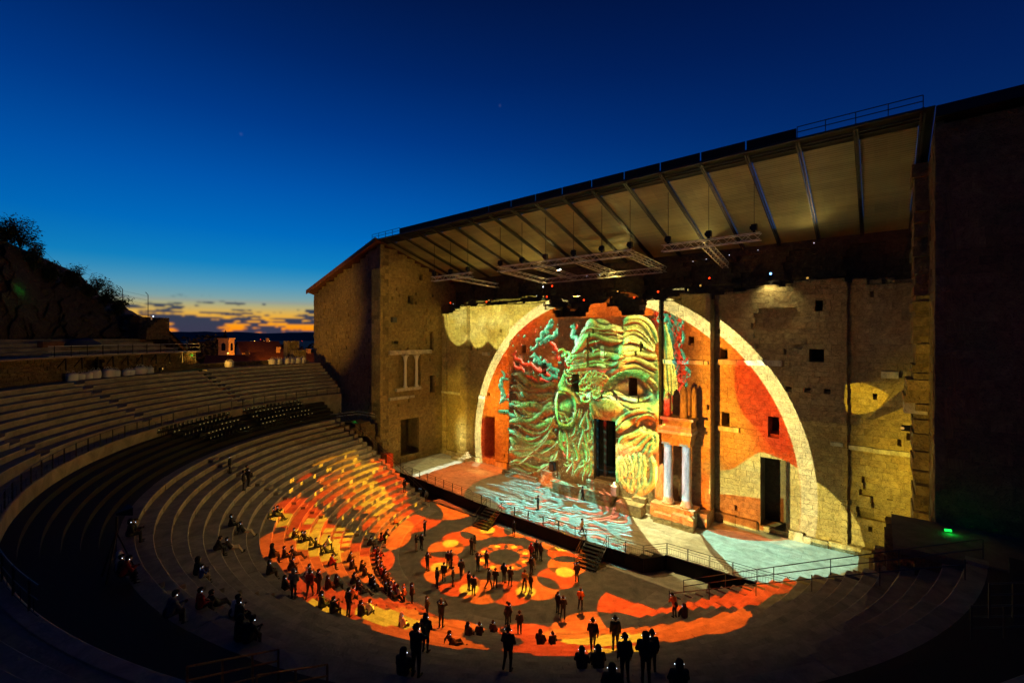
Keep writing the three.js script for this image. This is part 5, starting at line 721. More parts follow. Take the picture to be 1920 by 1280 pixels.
const ART = {
lobes: [[-31.41,26.54],[-31.13,23.78],[-29.23,23.72],[-28.7,21.73],[-27.91,19.76],[-25.86,18.54],[-24.12,19.08],[-23.15,19.6],[-21.96,18.25],[-20.22,18.45],[-19.1,19.29],[-17.45,18.08],[-15.84,18.67],[-13.6,19.63],[-10.9,22.73],[-8.52,24.55],[-8.52,25.99],[-20.8,26.64]],
rightGold: [[25.33,15.67],[26.4,15.84],[27.87,15.14],[28.04,14.69],[27.14,13.43],[25.64,13.03],[25.26,14.2]],
rightDark: [[26.4,12.4],[27.51,13.7],[29.26,15.71],[29.67,15.96],[29.67,14.6],[28.57,13.58],[27.14,12.72]],
creamFoot: [[19.91,6.89],[22.04,6.88],[23.8,5.88],[25.26,4.49],[26.1,3.01],[26.62,0.73],[25.26,0.6],[18.5,0.59],[19.91,3.72]],
creamLow: [[14.47,5.75],[15.78,6.22],[17.04,7.34],[18.26,8.31],[19.21,8.25],[21.12,7.53],[22.12,6.29],[21.69,0.54],[18.5,0.16],[14.2,0.38]],
lowOrange: [[14.2,3.24],[15.93,3.46],[18.6,3.68],[18.6,0.46],[14.2,0.67]],
redFlame: [[15.93,16.74],[17.04,17.78],[18.98,14.73],[20.36,11.17],[20.72,8.87],[19.44,9.03],[18.02,10.6],[16.54,12.34],[15.93,14.51]],
beardA: [[-5.11,13.72],[-7.6,14.3],[-10.42,15.04],[-13.19,15.69]],
beardB: [[-5.11,11.32],[-7.6,10.87],[-10.42,10.29],[-13.4,11.57]],
beardC: [[-5.19,8.04],[-7.6,6.84],[-10.9,5.61],[-13.91,5.97]],
beardD: [[-4.93,3.14],[-7.6,1.77],[-10.9,0.83],[-15.01,0.13]],
wisps: [[[-9.46,11.14],[-10.9,12.09],[-11.59,12.27],[-11.0,11.0],[-9.08,10.72]],[[-5.37,10.94],[-7.6,9.6],[-9.46,9.17],[-11.88,8.58],[-15.11,8.84],[-17.66,8.73]],[[-9.27,7.14],[-10.9,5.61],[-12.79,6.13],[-15.11,6.38]],[[-5.28,5.7],[-7.6,4.0],[-10.9,4.07],[-13.19,4.02],[-13.6,2.85]]],
splash: [[[-6.43,22.62],[-6.87,21.45],[-8.15,20.26],[-9.27,18.75]],[[-13.19,17.66],[-11.88,16.68],[-9.65,16.15],[-7.42,15.2],[-5.37,14.73]],[[-9.46,17.75],[-8.89,16.94],[-7.42,16.69],[-6.69,16.27]],[[-4.93,21.28],[-5.81,20.56],[-7.23,19.97],[-8.33,19.29]],[[-6.69,19.67],[-5.98,18.94],[-5.11,17.65],[-4.76,16.93]],[[-15.53,14.05],[-16.59,12.71],[-15.95,11.15],[-16.59,10.05]],[[-8.52,14.99],[-6.87,14.64],[-5.28,15.17],[-6.16,16.0],[-7.42,15.65]],[[-13.4,16.47],[-10.9,15.02],[-8.52,14.24],[-5.81,14.11]],[[-2.34,22.31],[-2.18,20.6],[-1.03,18.84],[-1.85,17.91]],[[-15.74,10.69],[-12.89,10.2],[-10.42,9.83],[-8.52,10.48]]],
hairMass: [[-5.28,12.76],[-3.52,16.27],[-2.26,19.18],[-0.87,21.3],[0.55,22.66],[2.83,22.48],[5.0,19.94],[5.14,16.66],[3.56,15.59],[1.32,14.1],[-0.63,11.51],[-3.52,12.67]],
hairL1: [[-0.55,20.95],[0.55,22.32],[1.7,22.09],[2.83,21.27],[4.85,21.51]],
hairL2: [[-2.84,17.88],[-1.44,19.19],[0.16,19.76],[2.08,19.92],[4.85,19.93]],
hairL3: [[-2.84,17.59],[-1.03,18.49],[0.94,17.99],[2.83,17.77],[4.85,18.62]],
hairL4: [[-3.35,16.28],[-1.44,16.51],[0.55,16.18],[2.08,16.53],[3.56,17.26]],
forehead: [[4.85,19.61],[7.06,19.31],[9.15,18.22],[9.28,10.61],[8.05,14.77],[6.38,15.94],[4.28,15.96],[3.56,16.59]],
fore1: [[4.85,19.28],[6.38,19.3],[8.05,18.94],[9.22,18.47]],
fore2: [[4.64,15.98],[6.38,15.94],[7.86,15.39],[9.22,14.04]],
foreFolds: [[[4.85,17.83],[6.72,17.89],[8.05,17.68],[9.15,17.72]],[[4.85,17.04],[6.38,17.36],[7.86,16.78],[9.09,16.21]],[[6.72,15.58],[7.86,15.14],[8.64,14.56],[9.09,13.72]]],
top1: [[4.85,21.58],[6.52,21.75],[7.86,20.72],[8.9,19.21]],
top2: [[4.85,19.41],[5.83,19.94],[7.39,19.44],[8.77,18.71]],
top0: [[5.0,22.82],[6.72,22.78],[8.51,21.72],[9.28,19.97]],
greenBrow: [[[2.23,13.49],[3.2,14.7],[4.28,15.43],[5.14,15.88]],[[-0.24,12.67],[1.32,13.62],[2.68,14.53],[3.56,15.13]],[[5.14,15.88],[6.72,15.96],[7.86,15.39]]],
eye: [[1.93,13.26],[3.2,14.83],[4.64,15.59],[6.38,15.56],[8.05,14.77],[9.09,13.84],[8.77,12.94],[7.06,12.78],[4.85,12.58],[2.98,13.21]],
eyeEdge: [[6.79,15.32],[8.12,14.9],[9.09,14.09],[9.03,13.58],[7.86,13.74],[6.92,14.31]],
cheek: [[0.24,12.43],[2.08,13.0],[3.56,12.99],[5.0,12.06],[7.06,12.27],[8.51,13.54],[9.09,13.22],[9.09,10.59],[7.39,10.64],[5.69,9.53],[4.14,8.54],[3.42,9.91],[1.32,9.93],[0.24,10.91]],
cheekFolds: [[[4.28,12.52],[5.14,11.95],[6.11,11.66],[7.06,12.01]],[[3.71,8.74],[4.64,10.05],[6.04,10.87],[7.39,11.28],[8.9,11.07]],[[1.32,12.53],[2.83,12.93],[4.14,12.25]]],
nostril: [[6.92,10.33],[7.86,10.82],[8.9,10.57],[8.77,9.61],[7.39,9.37]],
noseRim: [[6.65,9.65],[7.06,10.6],[7.99,11.09],[8.9,10.82]],
must1: [[7.86,9.43],[7.06,9.32],[5.69,8.75],[4.64,7.81],[3.93,6.78]],
must2: [[8.77,9.17],[7.99,8.43],[7.06,7.4],[6.11,6.67],[5.56,6.25]],
must3: [[8.38,9.12],[8.51,8.13],[7.86,7.27],[7.06,6.63]],
must4: [[9.15,9.22],[9.15,8.1],[8.77,7.04],[8.12,6.3]],
ballRing: [[3.85,5.97],[4.14,6.81],[5.0,7.21],[5.69,6.93],[5.69,6.02],[4.85,5.48],[4.0,5.6]],
low1: [[4.0,5.2],[4.43,4.35],[5.0,3.41],[4.28,2.87]],
low2: [[6.38,6.39],[6.52,5.0],[6.11,3.63],[5.14,2.78]],
low3: [[7.86,6.51],[8.12,5.29],[7.46,3.77],[6.52,2.93]],
low4: [[6.79,5.82],[5.69,4.72],[4.57,3.72],[4.0,3.47]],
low5: [[7.19,5.5],[6.38,4.2],[5.14,3.43],[4.14,2.97]],
side1: [[-2.01,10.67],[-2.34,8.5],[-2.68,6.89],[-2.84,5.57]],
side2: [[0.71,10.41],[0.86,8.91],[0.71,7.1],[0.86,5.47]],
side3: [[-3.01,6.26],[-2.51,4.91],[-2.68,3.6],[-3.35,2.47]],
side4: [[0.71,6.83],[0.55,5.28],[0.24,3.85],[-0.39,2.06]],
earShape: [[-5.28,12.69],[-3.86,13.51],[-2.51,13.04],[-1.85,11.96],[-1.68,10.56],[-2.34,9.07],[-3.18,8.25],[-4.76,8.24],[-5.46,9.76],[-5.63,11.49]],
earHole: [[-4.76,11.86],[-3.35,12.69],[-2.34,12.06],[-2.18,10.79],[-2.84,9.72],[-3.69,9.91],[-4.93,10.69]],
earRim: [[-3.52,12.82],[-4.93,12.72],[-5.46,11.51],[-5.46,10.05],[-4.93,8.8],[-3.35,8.37],[-2.34,9.07],[-1.85,10.55]],
earIn: [[-4.93,10.25],[-3.69,10.06],[-3.18,9.4],[-2.34,9.78]],
neck1: [[-5.11,7.76],[-4.76,6.21],[-3.69,4.72],[-2.51,2.92]],
neck2: [[-3.52,8.06],[-3.35,6.21],[-2.68,4.46],[-1.85,2.62]],
rightFace: [[9.33,22.87],[9.7,22.24],[10.07,19.79],[10.56,17.36],[10.92,14.95],[11.04,13.15],[10.68,11.6],[9.58,11.17],[9.45,16.09]],
rf1: [[9.45,22.25],[9.7,19.79],[9.95,16.72],[9.95,13.66]],
rf2: [[9.95,21.01],[10.31,18.57],[10.68,16.15],[10.92,13.74]],
rfOrange: [[10.19,13.38],[10.8,13.61],[11.16,12.43],[10.92,10.71],[10.44,10.05],[10.07,11.22]],
flames: [[[11.04,22.82],[11.28,21.0],[11.04,19.19],[11.52,17.39],[12.34,17.66]],[[10.68,21.61],[10.44,19.79],[10.56,17.97],[10.8,16.76],[10.68,14.94]],[[11.16,16.78],[11.75,16.45],[11.28,15.46],[11.63,15.24],[11.04,13.75]],[[10.19,23.45],[10.68,22.58],[10.92,21.61],[11.4,20.64]],[[8.9,23.72],[9.28,23.08],[9.03,22.46],[9.41,21.71]],[[9.7,22.86],[10.07,22.24],[10.44,20.4],[10.8,19.19]],[[12.1,17.89],[11.63,16.8],[11.99,16.22],[11.4,14.98]]],
arch1: [[1.63,22.64],[2.83,23.69],[3.56,24.33]],
arch2: [[4.43,22.18],[4.71,22.83],[4.28,23.63]],
floorLeft: [[-30.11,2.26],[-23.66,-1.38],[-24.09,2.95],[-24.3,9.49],[-26.81,8.13]],
floorOrange: [[-22.81,-1.26],[-14.14,-0.91],[-9.14,1.66],[-7.11,13.46],[-22.68,11.32],[-23.66,3.34]],
floorArc: [[-24.15,-3.52],[-24.25,-0.48],[-24.22,3.05],[-24.11,6.62],[-23.69,9.97]],
floorWater: [[-14.45,-0.65],[-9.98,-0.7],[-5.13,-1.64],[-0.12,-1.59],[3.04,-2.13],[6.68,3.1],[10.32,6.85],[11.88,7.58],[11.85,11.75],[-5.68,12.28],[-12.28,10.99],[-15.1,5.07]],
floorBeige: [[2.42,-2.64],[7.84,-3.21],[9.4,0.86],[13.24,1.25],[15.76,4.96],[18.48,8.26],[20.2,9.97],[17.37,10.67],[13.51,10.25],[10.21,7.26],[6.25,2.45]],
floorShade: [[13.24,1.25],[15.06,2.46],[17.27,5.15],[19.03,7.81],[20.13,10.02],[19.68,10.18],[18.21,8.95],[16.21,6.56]],
floorTurq: [[13.2,1.11],[15.7,1.94],[18.38,1.62],[21.67,-1.1],[25.0,-3.39],[28.29,-2.59],[26.87,1.81],[23.66,8.14],[21.62,9.62],[20.27,9.91],[18.55,8.2],[15.84,4.9]],
floorRed: [[13.16,0.97],[14.86,-2.29],[19.11,-2.2],[21.65,-2.64],[21.57,-1.17],[20.07,0.52],[17.94,1.83],[15.7,1.94]]};
// A carved relief, computed as a height field, then shaded by coloured lights the way the projected picture shows its sculpture.
class Relief {
  constructor(x0, x1, y0, y1, px) { Object.assign(this, { x0, y1, px, w: Math.round((x1 - x0) * px), h: Math.round((y1 - y0) * px) }); const n = this.w * this.h; this.H = new Float32Array(n); this.B = new Float32Array(n); this.K = new Float32Array(n); this.T = new Uint8Array(n); }
  at(p) { return [(p[0] - this.x0) * this.px, (this.y1 - p[1]) * this.px]; }
  blur(a, r) { r = Math.max(1, Math.round(r * this.px)); const { w, h } = this, t = new Float32Array(a.length); for (let pass = 0; pass < 2; pass++) { for (let y = 0; y < h; y++) { let s = 0; for (let x = -r; x <= r; x++) s += a[y * w + Math.max(0, Math.min(w - 1, x))]; for (let x = 0; x < w; x++) { t[y * w + x] = s / (2 * r + 1); s += a[y * w + Math.min(w - 1, x + r + 1)] - a[y * w + Math.max(0, x - r)]; } } for (let x = 0; x < w; x++) { let s = 0; for (let y = -r; y <= r; y++) s += t[Math.max(0, Math.min(h - 1, y)) * w + x]; for (let y = 0; y < h; y++) { a[y * w + x] = s / (2 * r + 1); s += t[Math.min(h - 1, y + r + 1) * w + x] - t[Math.max(0, y - r) * w + x]; } } } return a; }
  mask(poly) { const { w, h } = this, m = new Float32Array(w * h), q = poly.map((p) => this.at(p)); for (let y = 0; y < h; y++) { const xs = []; for (let i = 0; i < q.length; i++) { const a = q[i], b = q[(i + 1) % q.length]; if ((a[1] > y) !== (b[1] > y)) xs.push(a[0] + (y - a[1]) / (b[1] - a[1]) * (b[0] - a[0])); } xs.sort((a, b) => a - b); for (let i = 0; i + 1 < xs.length; i += 2) for (let x = Math.max(0, Math.ceil(xs[i])); x < Math.min(w, xs[i + 1]); x++) m[y * w + x] = 1; } return m; }
  // a soft swelling (or hollow) over a polygon
  mass(poly, height, soft, cover = true) { const raw = this.mask(curve([...poly, poly[0]], 60)); if (cover) for (let i = 0; i < raw.length; i++) if (raw[i]) this.K[i] = 1; const m = this.blur(raw, soft); for (let i = 0; i < m.length; i++) { const v = height * Math.sin(Math.min(1, m[i]) * 1.5708); this.H[i] += v; this.B[i] += v; } }
  settle() { this.B.set(this.H); }
  strand(p, wd, hgt, tag = 0, t0 = 0.2, t1 = 0.25) { const { w, h } = this, n = p.length - 1; for (let i = 0; i < n; i++) { const f = (i + 0.5) / n, k = Math.min(1, (f + 0.03) / t0, (1 - f + 0.03) / t1), R = Math.max(0.7, wd / 2 * this.px * k), a = this.at(p[i]), b = this.at(p[i + 1]), dx = b[0] - a[0], dy = b[1] - a[1], l = dx * dx + dy * dy + 1e-6; for (let y = Math.max(0, Math.floor(Math.min(a[1], b[1]) - R)); y <= Math.min(h - 1, Math.max(a[1], b[1]) + R); y++) for (let x = Math.max(0, Math.floor(Math.min(a[0], b[0]) - R)); x <= Math.min(w - 1, Math.max(a[0], b[0]) + R); x++) { let t = ((x - a[0]) * dx + (y - a[1]) * dy) / l; t = t < 0 ? 0 : t > 1 ? 1 : t; const d = Math.hypot(x - a[0] - dx * t, y - a[1] - dy * t) / R; if (d >= 1) continue; const o = y * w + x, z = this.B[o] + hgt * Math.sqrt(1 - d * d) * (0.4 + 0.6 * k); if (hgt < 0) { if (z < this.H[o]) this.H[o] = z; } else if (z > this.H[o] || !this.K[o]) { this.H[o] = z; this.T[o] = tag; } this.K[o] = 1; } } }
  shade(slide, fn) { const { w, h, H, K, T, px } = this, AO = this.blur(Float32Array.from(H), 0.32), K2 = this.blur(Float32Array.from(K), 0.03), c = document.createElement('canvas'); c.width = w; c.height = h; const g = c.getContext('2d'), im = g.createImageData(w, h); for (let y = 0; y < h; y++) for (let x = 0; x < w; x++) { const o = y * w + x, gx = (H[o + (x < w - 1)] - H[o - (x > 0)]) * px / 2, gy = (H[y < h - 1 ? o + w : o] - H[y > 0 ? o - w : o]) * px / 2, il = 1 / Math.hypot(gx, gy, 1), q = fn(-gx * il, gy * il, il, Math.exp(-Math.max(0, AO[o] - H[o]) * 4.6), this.x0 + x / px, this.y1 - y / px, T[o], Math.max(0, H[o] - AO[o])); for (let k = 0; k < 3; k++) im.data[o * 4 + k] = 255 * Math.pow(Math.min(1, Math.max(0, q[k])), 1 / 2.2); im.data[o * 4 + 3] = 255 * Math.min(1, K2[o] * 1.25); } g.putImageData(im, 0, 0); slide.g.save(); const a = slide.flip ? 1 : -1; slide.g.translate(this.x0, this.y1); slide.g.scale(1 / px, a / px); slide.g.drawImage(c, 0, 0); slide.g.restore(); }
}
const fbmS = (x, y) => Math.max(-1, Math.min(1, 2.4 * fbm(x, y, 0.37, 3)));
// the picture for the stage wall
const wallSlide = new Slide(-44, 44, -3, 37, 23.25);
{
  const S = wallSlide, r = rng(1001), g = S.g, CX = 0.6, CY = 4.1, R1 = 22.55, R0 = 21.2;
  const lerpC = (A, B, t) => A.map((p, i) => [p[0] + (B[i][0] - p[0]) * t, p[1] + (B[i][1] - p[1]) * t]);
  // gold wash over the stones outside the disc
  S.poly([[-44, -3], [44, -3], [44, 26.3], [-44, 26.3]], [62, 49, 11]);
  S.poly([[14, 12], [26.2, 12], [26.2, 26.3], [14, 26.3]], [26, 19, 4]); S.poly([[14, 2], [26.2, 2], [26.2, 12], [14, 12]], [56, 44, 8]);
  S.poly([[26.2, 16], [33, 16], [33, 26.3], [26.2, 26.3]], [24, 19, 8]);
  for (let i = 0; i < 60; i++) S.soft(-31 + 62 * r(), 26 * r(), 1.5 + 3 * r(), r() < 0.5 ? [96, 76, 18] : [34, 26, 8], 0.3, 0.6 + r());
  S.poly([[-44, -3], [-30.7, -3], [-30.7, 37], [-44, 37]], [52, 38, 9]); for (let i = 0; i < 40; i++) S.soft(-44 + 13 * r(), 36 * r(), 1 + 2.5 * r(), r() < 0.5 ? [104, 74, 26] : [52, 36, 14], 0.35);
  S.poly([[32.4, -3], [41, -3], [41, 27], [32.4, 27]], [78, 58, 14]); for (let i = 0; i < 30; i++) S.soft(33 + 7 * r(), 26 * r(), 0.8 + 1.6 * r(), r() < 0.5 ? [120, 88, 22] : [20, 14, 4], 0.5, 1.6);
  // pale lobes high at the left, glow low at the left, patches at the right
  S.g.save(); S.g.beginPath(); S.g.rect(-29.7, 10, 30, 20); S.g.clip(); S.g.filter = 'blur(2px)'; S.poly(curve(ART.lobes, 90), [212, 196, 92], 0.96); S.g.filter = 'none';
  for (let i = 0; i < 26; i++) S.soft(-28 + 15 * r(), 20 + 5 * r(), 0.8 + 1.4 * r(), r() < 0.6 ? [238, 230, 140] : [160, 134, 44], 0.5); S.g.restore();
  S.soft(-25.6, 8, 5.5, [196, 148, 32], 0.75, 1.7); S.soft(-24.6, 4.2, 2.6, [255, 232, 130], 0.9, 1.5); S.soft(-28.6, 4, 2.6, [170, 130, 30], 0.6, 2); S.soft(-25, 12.5, 3.6, [120, 96, 30], 0.5); S.soft(-22.6, 14, 2.2, [30, 22, 6], 0.6, 1.6); S.soft(-27.6, 16, 2.4, [34, 26, 8], 0.6, 1);
  S.poly(curve(ART.rightGold, 40), [196, 156, 34], 0.92); S.soft(29.6, 8, 4.5, [226, 182, 42], 0.85, 2.6); S.soft(27.8, 5, 3.2, [150, 130, 36], 0.6, 2); S.poly(curve(ART.rightDark, 30), [52, 40, 12], 0.85);
  // the disc: pale band, then the picture inside it
  const arcFill = (R, col) => { g.beginPath(); g.arc(CX, CY, R, 0, 7); g.fillStyle = css(col); g.fill(); };
  g.save(); g.beginPath(); g.rect(-30.6, -0.2, 61.2, 25.9); g.clip();
  S.poly(ART.creamFoot, [214, 192, 92]);
  arcFill(R1, [252, 236, 160]);
  g.beginPath(); g.arc(CX, CY, R0, 0, 7); g.clip();
  S.poly([[-25, -3], [25, -3], [25, 27], [-25, 27]], [226, 104, 18]);
  // ground tones
  S.soft(-11.5, 21.6, 4.6, [206, 52, 6], 0.95); S.soft(-15.6, 16.6, 4, [196, 60, 10], 0.6); S.soft(-19, 9.5, 4.5, [244, 128, 26], 0.9, 1.6); S.soft(-18.6, 3, 3.2, [206, 66, 12], 0.7, 1.6);
  for (const [x, y, q, a] of [[-10, 17, 5.4, 0.95], [-8.5, 12, 6.2, 0.95], [-9.5, 6, 5.6, 0.95], [-6, 20, 4.6, 0.9], [-9, 2, 5, 0.9], [-13, 13.5, 3, 0.85], [-3, 22.8, 3.4, 0.85], [-12, 9, 3.6, 0.8], [-11.5, 4.5, 3, 0.8]]) S.soft(x, y, q, [54, 28, 8], a);
  S.poly([[-4.7, -2], [9.0, -2], [9.0, 23], [-4.7, 23]], [46, 30, 9], 1); S.soft(2.5, 23, 3.4, [150, 62, 14], 0.85);
  S.soft(13.2, 14, 7, [240, 140, 30], 0.9, 1.3); S.soft(16.6, 9.6, 4.6, [255, 168, 46], 0.9, 1.3); S.soft(19.6, 13.4, 3.6, [214, 58, 6], 0.85, 1.8); S.soft(20.4, 9.6, 3.2, [226, 62, 8], 0.9, 1.3); S.soft(18.4, 17, 3.6, [222, 78, 12], 0.8, 1.3); S.soft(12.4, 21.4, 4, [230, 112, 20], 0.9); S.soft(13.6, 17.6, 2.6, [250, 160, 50], 0.6, 1.6);
  for (const [x, y, q, a] of [[11.2, 19, 3, 0.9], [11.6, 15.4, 2.6, 0.8], [10.4, 22.4, 2.6, 0.8], [11.6, 11.5, 2.2, 0.5]]) S.soft(x, y, q, [78, 34, 8], a, 1.3);
  S.poly(curve(ART.redFlame, 40), [206, 52, 6], 0.7);
  S.poly(curve(ART.creamLow, 40), [226, 204, 110], 1); for (let i = 0; i < 26; i++) S.soft(14 + 9 * r(), 0.4 + 6 * r(), 0.6 + 1.2 * r(), r() < 0.5 ? [196, 170, 84] : [246, 228, 140], 0.5);
  S.poly(ART.lowOrange, [196, 108, 36], 0.95);
  // the carved head: masses first, then strands of hair between guide curves
  const L = new Relief(-17, 12.4, -0.4, 25.2, 23.25);
  const bundle = (A, B, n, wd, hgt, o = {}) => { const ca = curve(A, 32), cb = curve(B, 32); for (let i = 0; i < n; i++) { const t = (i + 0.5 + (r() - 0.5) * 0.5) / n, ph = r() * 6, am = (o.wave ?? 0.2) * wd; let p = lerpC(ca, cb, t).map((q, k) => [q[0] + am * Math.sin(k * 0.33 + ph) * 0.6, q[1] + am * Math.sin(k * 0.27 + ph * 1.7)]); const c = Math.floor(r() * (o.cut ?? 0) * 10), e = Math.floor(r() * (o.cut ?? 0) * 10); p = p.slice(c, p.length - e); L.strand(p, wd * (0.6 + 0.8 * r()), hgt * (0.7 + 0.6 * r()), o.tag ?? 0); if (o.fine) for (let f = 0; f < o.fine; f++) { const u = (r() - 0.5) * wd * 0.7; L.strand(p.map((q, k) => [q[0] + u * 0.3, q[1] + u + 0.06 * Math.sin(k * 0.5 + f)]), wd * 0.26, hgt * 1.16, o.tag ?? 0); } } };
  const curl = (x, y, s, tag) => { const p = [], d = r() * 6.3, sg = r() < 0.5 ? -1 : 1; for (let i = 0; i <= 18; i++) { const a = d + sg * i * 0.36, q = s * (1 - i / 21); p.push([x + Math.cos(a) * q, y + Math.sin(a) * q * 0.85]); } L.strand(p, s * 0.62, 0.62, tag ?? 0, 0.3, 0.2); };
  const beardMass = [...ART.beardA.slice(0, 3), ...[...ART.beardD].reverse(), ...[]].concat([[-4.7, 4], [-4.7, 12]]);
  L.mass(beardMass, 0.5, 0.7, false);
  L.mass(ART.hairMass, 1.2, 0.7); L.mass(ART.forehead, 1.5, 0.55); L.mass(ART.cheek, 1.5, 0.5); L.mass(ART.rightFace, 1.0, 0.4); L.mass([[-4.3, 11.2], [0.9, 11.4], [1.0, 3.2], [-0.6, 2.2], [-3.0, 3.4], [-4.4, 7.5]], 0.9, 0.6, false); L.mass([[3.6, 9.8], [6.5, 9.6], [9.0, 9.2], [9.0, 1.6], [6, 0.9], [3.6, 1.4]], 0.8, 0.6, false);
  L.mass(ART.eye, -1.3, 0.35); L.mass([[5.2, 14.3], [6.0, 14.7], [7.2, 14.4], [7.4, 13.8], [6.2, 13.6]], 0.4, 0.35); L.mass([[5.4, 13.2], [7.6, 12.6], [9.0, 11.6], [9.0, 10.4], [7.2, 10.2], [5.4, 11.2]], 0.9, 0.45); L.mass(ART.nostril, -0.9, 0.2); L.mass([[1.0, 13.4], [3.0, 13.3], [4.6, 12.0], [3.6, 10.9], [1.6, 11.4]], 0.7, 0.5);
  L.mass(ART.earShape, 0.9, 0.3); L.mass(ART.earHole, -0.9, 0.2); L.settle();
  // beard streaming to the left
  S.poly(curve([...ART.beardA, ...[...ART.beardD].reverse()], 60), [14, 9, 3], 0.9); bundle(ART.beardA, ART.beardB, 6, 1.0, 0.7, { wave: 0.4, tag: 3 }); bundle(ART.beardB, ART.beardC, 7, 1.25, 1.0, { wave: 0.5, fine: 1, cut: 0.4 }); bundle(ART.beardC, ART.beardD, 7, 1.25, 1.1, { wave: 0.5, fine: 1, cut: 0.4 });
  for (const c of ART.wisps) { const p = curve(c, 28); L.strand(p, 0.75, 0.55, 4); L.strand(p.map((q) => [q[0], q[1] - 0.25]), 0.4, 0.5, 0); }
  for (const [k, c] of ART.splash.entries()) { const p = curve(c, 28).map((q, i) => [q[0] + 0.18 * Math.sin(i * 1.1 + k), q[1] + 0.18 * Math.sin(i * 0.9 + k * 2)]); L.strand(p, 0.75, 0.5, k % 3 === 1 ? 2 : 4); for (let i = 0; i < 9; i++) { const q = p[Math.floor(r() * p.length)], e = [q[0] + (r() - 0.5) * 1.5, q[1] + (r() - 0.3) * 1.5]; L.strand(curve([q, [(q[0] + e[0]) / 2 + 0.2, (q[1] + e[1]) / 2], e], 8), 0.2 + 0.3 * r(), 0.4, r() < 0.55 ? 2 : 4, 0.1, 0.5); } }
  for (let i = 0; i < 130; i++) { const x = -15 + 10.5 * r(), y = 6 + 16 * r(), d = 0.08 + 0.22 * r() * r(); L.strand([[x, y], [x + d * 0.4, y + d * 0.4]], d * 2, d, r() < 0.6 ? 2 : 4, 0.01, 0.01); }
  // hair over the head
  bundle(ART.hairL1, ART.hairL2, 7, 0.9, 0.75, { wave: 0.4, fine: 1 }); bundle(ART.hairL3, ART.hairL4, 5, 0.85, 0.7, { wave: 0.5 });
  for (let i = 0; i < 74; i++) { const t = r(), x = -4.3 + 5.4 * r() + 2.8 * t * t, y = 13.6 + 5.2 * r() - t * 1.3; if (Math.hypot((x + 3.5) / 1.7, (y - 12) / 2.5) > 1) curl(x, y, 0.55 + 0.5 * r(), r() < 0.07 ? 2 : 0); }
  bundle(ART.top0, ART.top1, 5, 0.7, 0.6, { wave: 0.2 }); bundle(ART.top1, ART.top2, 9, 0.56, 0.75, { wave: 0.1 });
  for (const c of ART.foreFolds) { const p = curve(c, 26); L.strand(p, 0.34, -0.35); L.strand(p.map((q) => [q[0], q[1] + 0.5]), 0.7, 0.22); }
  for (const c of ART.greenBrow) { const p = curve(c, 28); L.strand(p, 1.15, 0.55, 5); for (let i = 0; i < 26; i++) { const q = p[2 + Math.floor(r() * (p.length - 4))]; L.strand([[q[0] + (r() - 0.5) * 0.6, q[1] - 0.3], [q[0] + 0.35 + (r() - 0.5) * 0.4, q[1] + 0.55]], 0.16, 0.72, 5); } }
  for (const c of ART.cheekFolds) { const p = curve(c, 24); L.strand(p, 0.32, -0.3); L.strand(p.map((q) => [q[0], q[1] + 0.42]), 0.6, 0.3); }
  L.strand(curve(ART.noseRim, 24), 0.62, 0.35); L.strand(curve([[3.9, 14.9], [5.4, 15.7], [7.2, 15.2], [8.6, 14.0]], 20), 0.5, 0.5); L.strand(curve([[3.6, 13.8], [5.2, 13.1], [7.0, 13.0], [8.4, 13.5]], 20), 0.55, 0.45);
  // moustache, lower beard, hair below the ear
  bundle(ART.must1, ART.must2, 8, 0.74, 0.75, { wave: 0.25 }); bundle(ART.must3, ART.must4, 6, 0.74, 0.75, { wave: 0.25 });
  L.strand(curve(ART.ballRing, 26), 0.3, 0.5); L.strand([[5.0, 6.1], [5.15, 6.0]], 1.5, 0.75, 2, 0.01, 0.01);
  bundle([[3.7, 5], [3.8, 3.6], [4.4, 2.4], [5.4, 1.6]], [[9, 6.5], [9, 4.4], [8.4, 2.6], [7, 1.4]], 9, 0.85, 0.8, { wave: 0.3 }); bundle([[-4.2, 9.5], [-4, 7], [-3.2, 4.6], [-2.2, 3]], [[0.8, 9], [0.8, 6.5], [0.6, 4.4], [0.2, 2.8]], 8, 0.8, 0.7, { wave: 0.6 }); bundle(ART.low1, ART.low2, 5, 0.85, 0.85, { wave: 0.35, fine: 1 }); bundle(ART.low2, ART.low3, 5, 0.85, 0.85, { wave: 0.35 }); bundle(ART.low4, ART.low5, 4, 0.8, 0.9, { wave: 0.2, tag: 5 });
  bundle(ART.side1, ART.side2, 8, 0.6, 0.7, { wave: 0.8 }); bundle(ART.side3, ART.side4, 8, 0.64, 0.75, { wave: 0.9 }); for (let i = 0; i < 46; i++) curl(-3.9 + 4.4 * r(), 3.0 + 6.2 * r(), 0.4 + 0.4 * r(), r() < 0.1 ? 2 : 0);
  // ear, throat, the far side of the face
  L.strand(curve(ART.earRim, 40), 1.0, 1.25, 5); L.strand(curve(ART.earIn, 26), 0.4, 0.5); bundle(ART.neck1, ART.neck2, 4, 0.6, 0.4, { wave: 0.1, tag: 5 });
  bundle(ART.rf1, ART.rf2, 9, 0.4, 0.36, { wave: 0.14 }); L.mass(ART.rfOrange, 0.4, 0.2); for (let i = 0; i < 10; i++) L.strand(curve([[10.2 + r(), 13.6], [10.4 + r(), 12.6], [10.3 + r() * 0.9, 11.6], [10.2 + r(), 10.8]], 12), 0.3, 0.3, 2);
  for (const [i, c] of ART.flames.entries()) { const p = curve(c, 28); for (let f = 0; f < 4; f++) L.strand(p.map((q, k) => [q[0] + (f - 1.5) * 0.16 + 0.2 * Math.sin(k * 0.8 + f * 2 + i), q[1] + 0.15 * Math.sin(k * 0.7 + f)]), 0.34, 0.34, (i + (f === 3)) % 2 === 0 ? 2 : 4); }
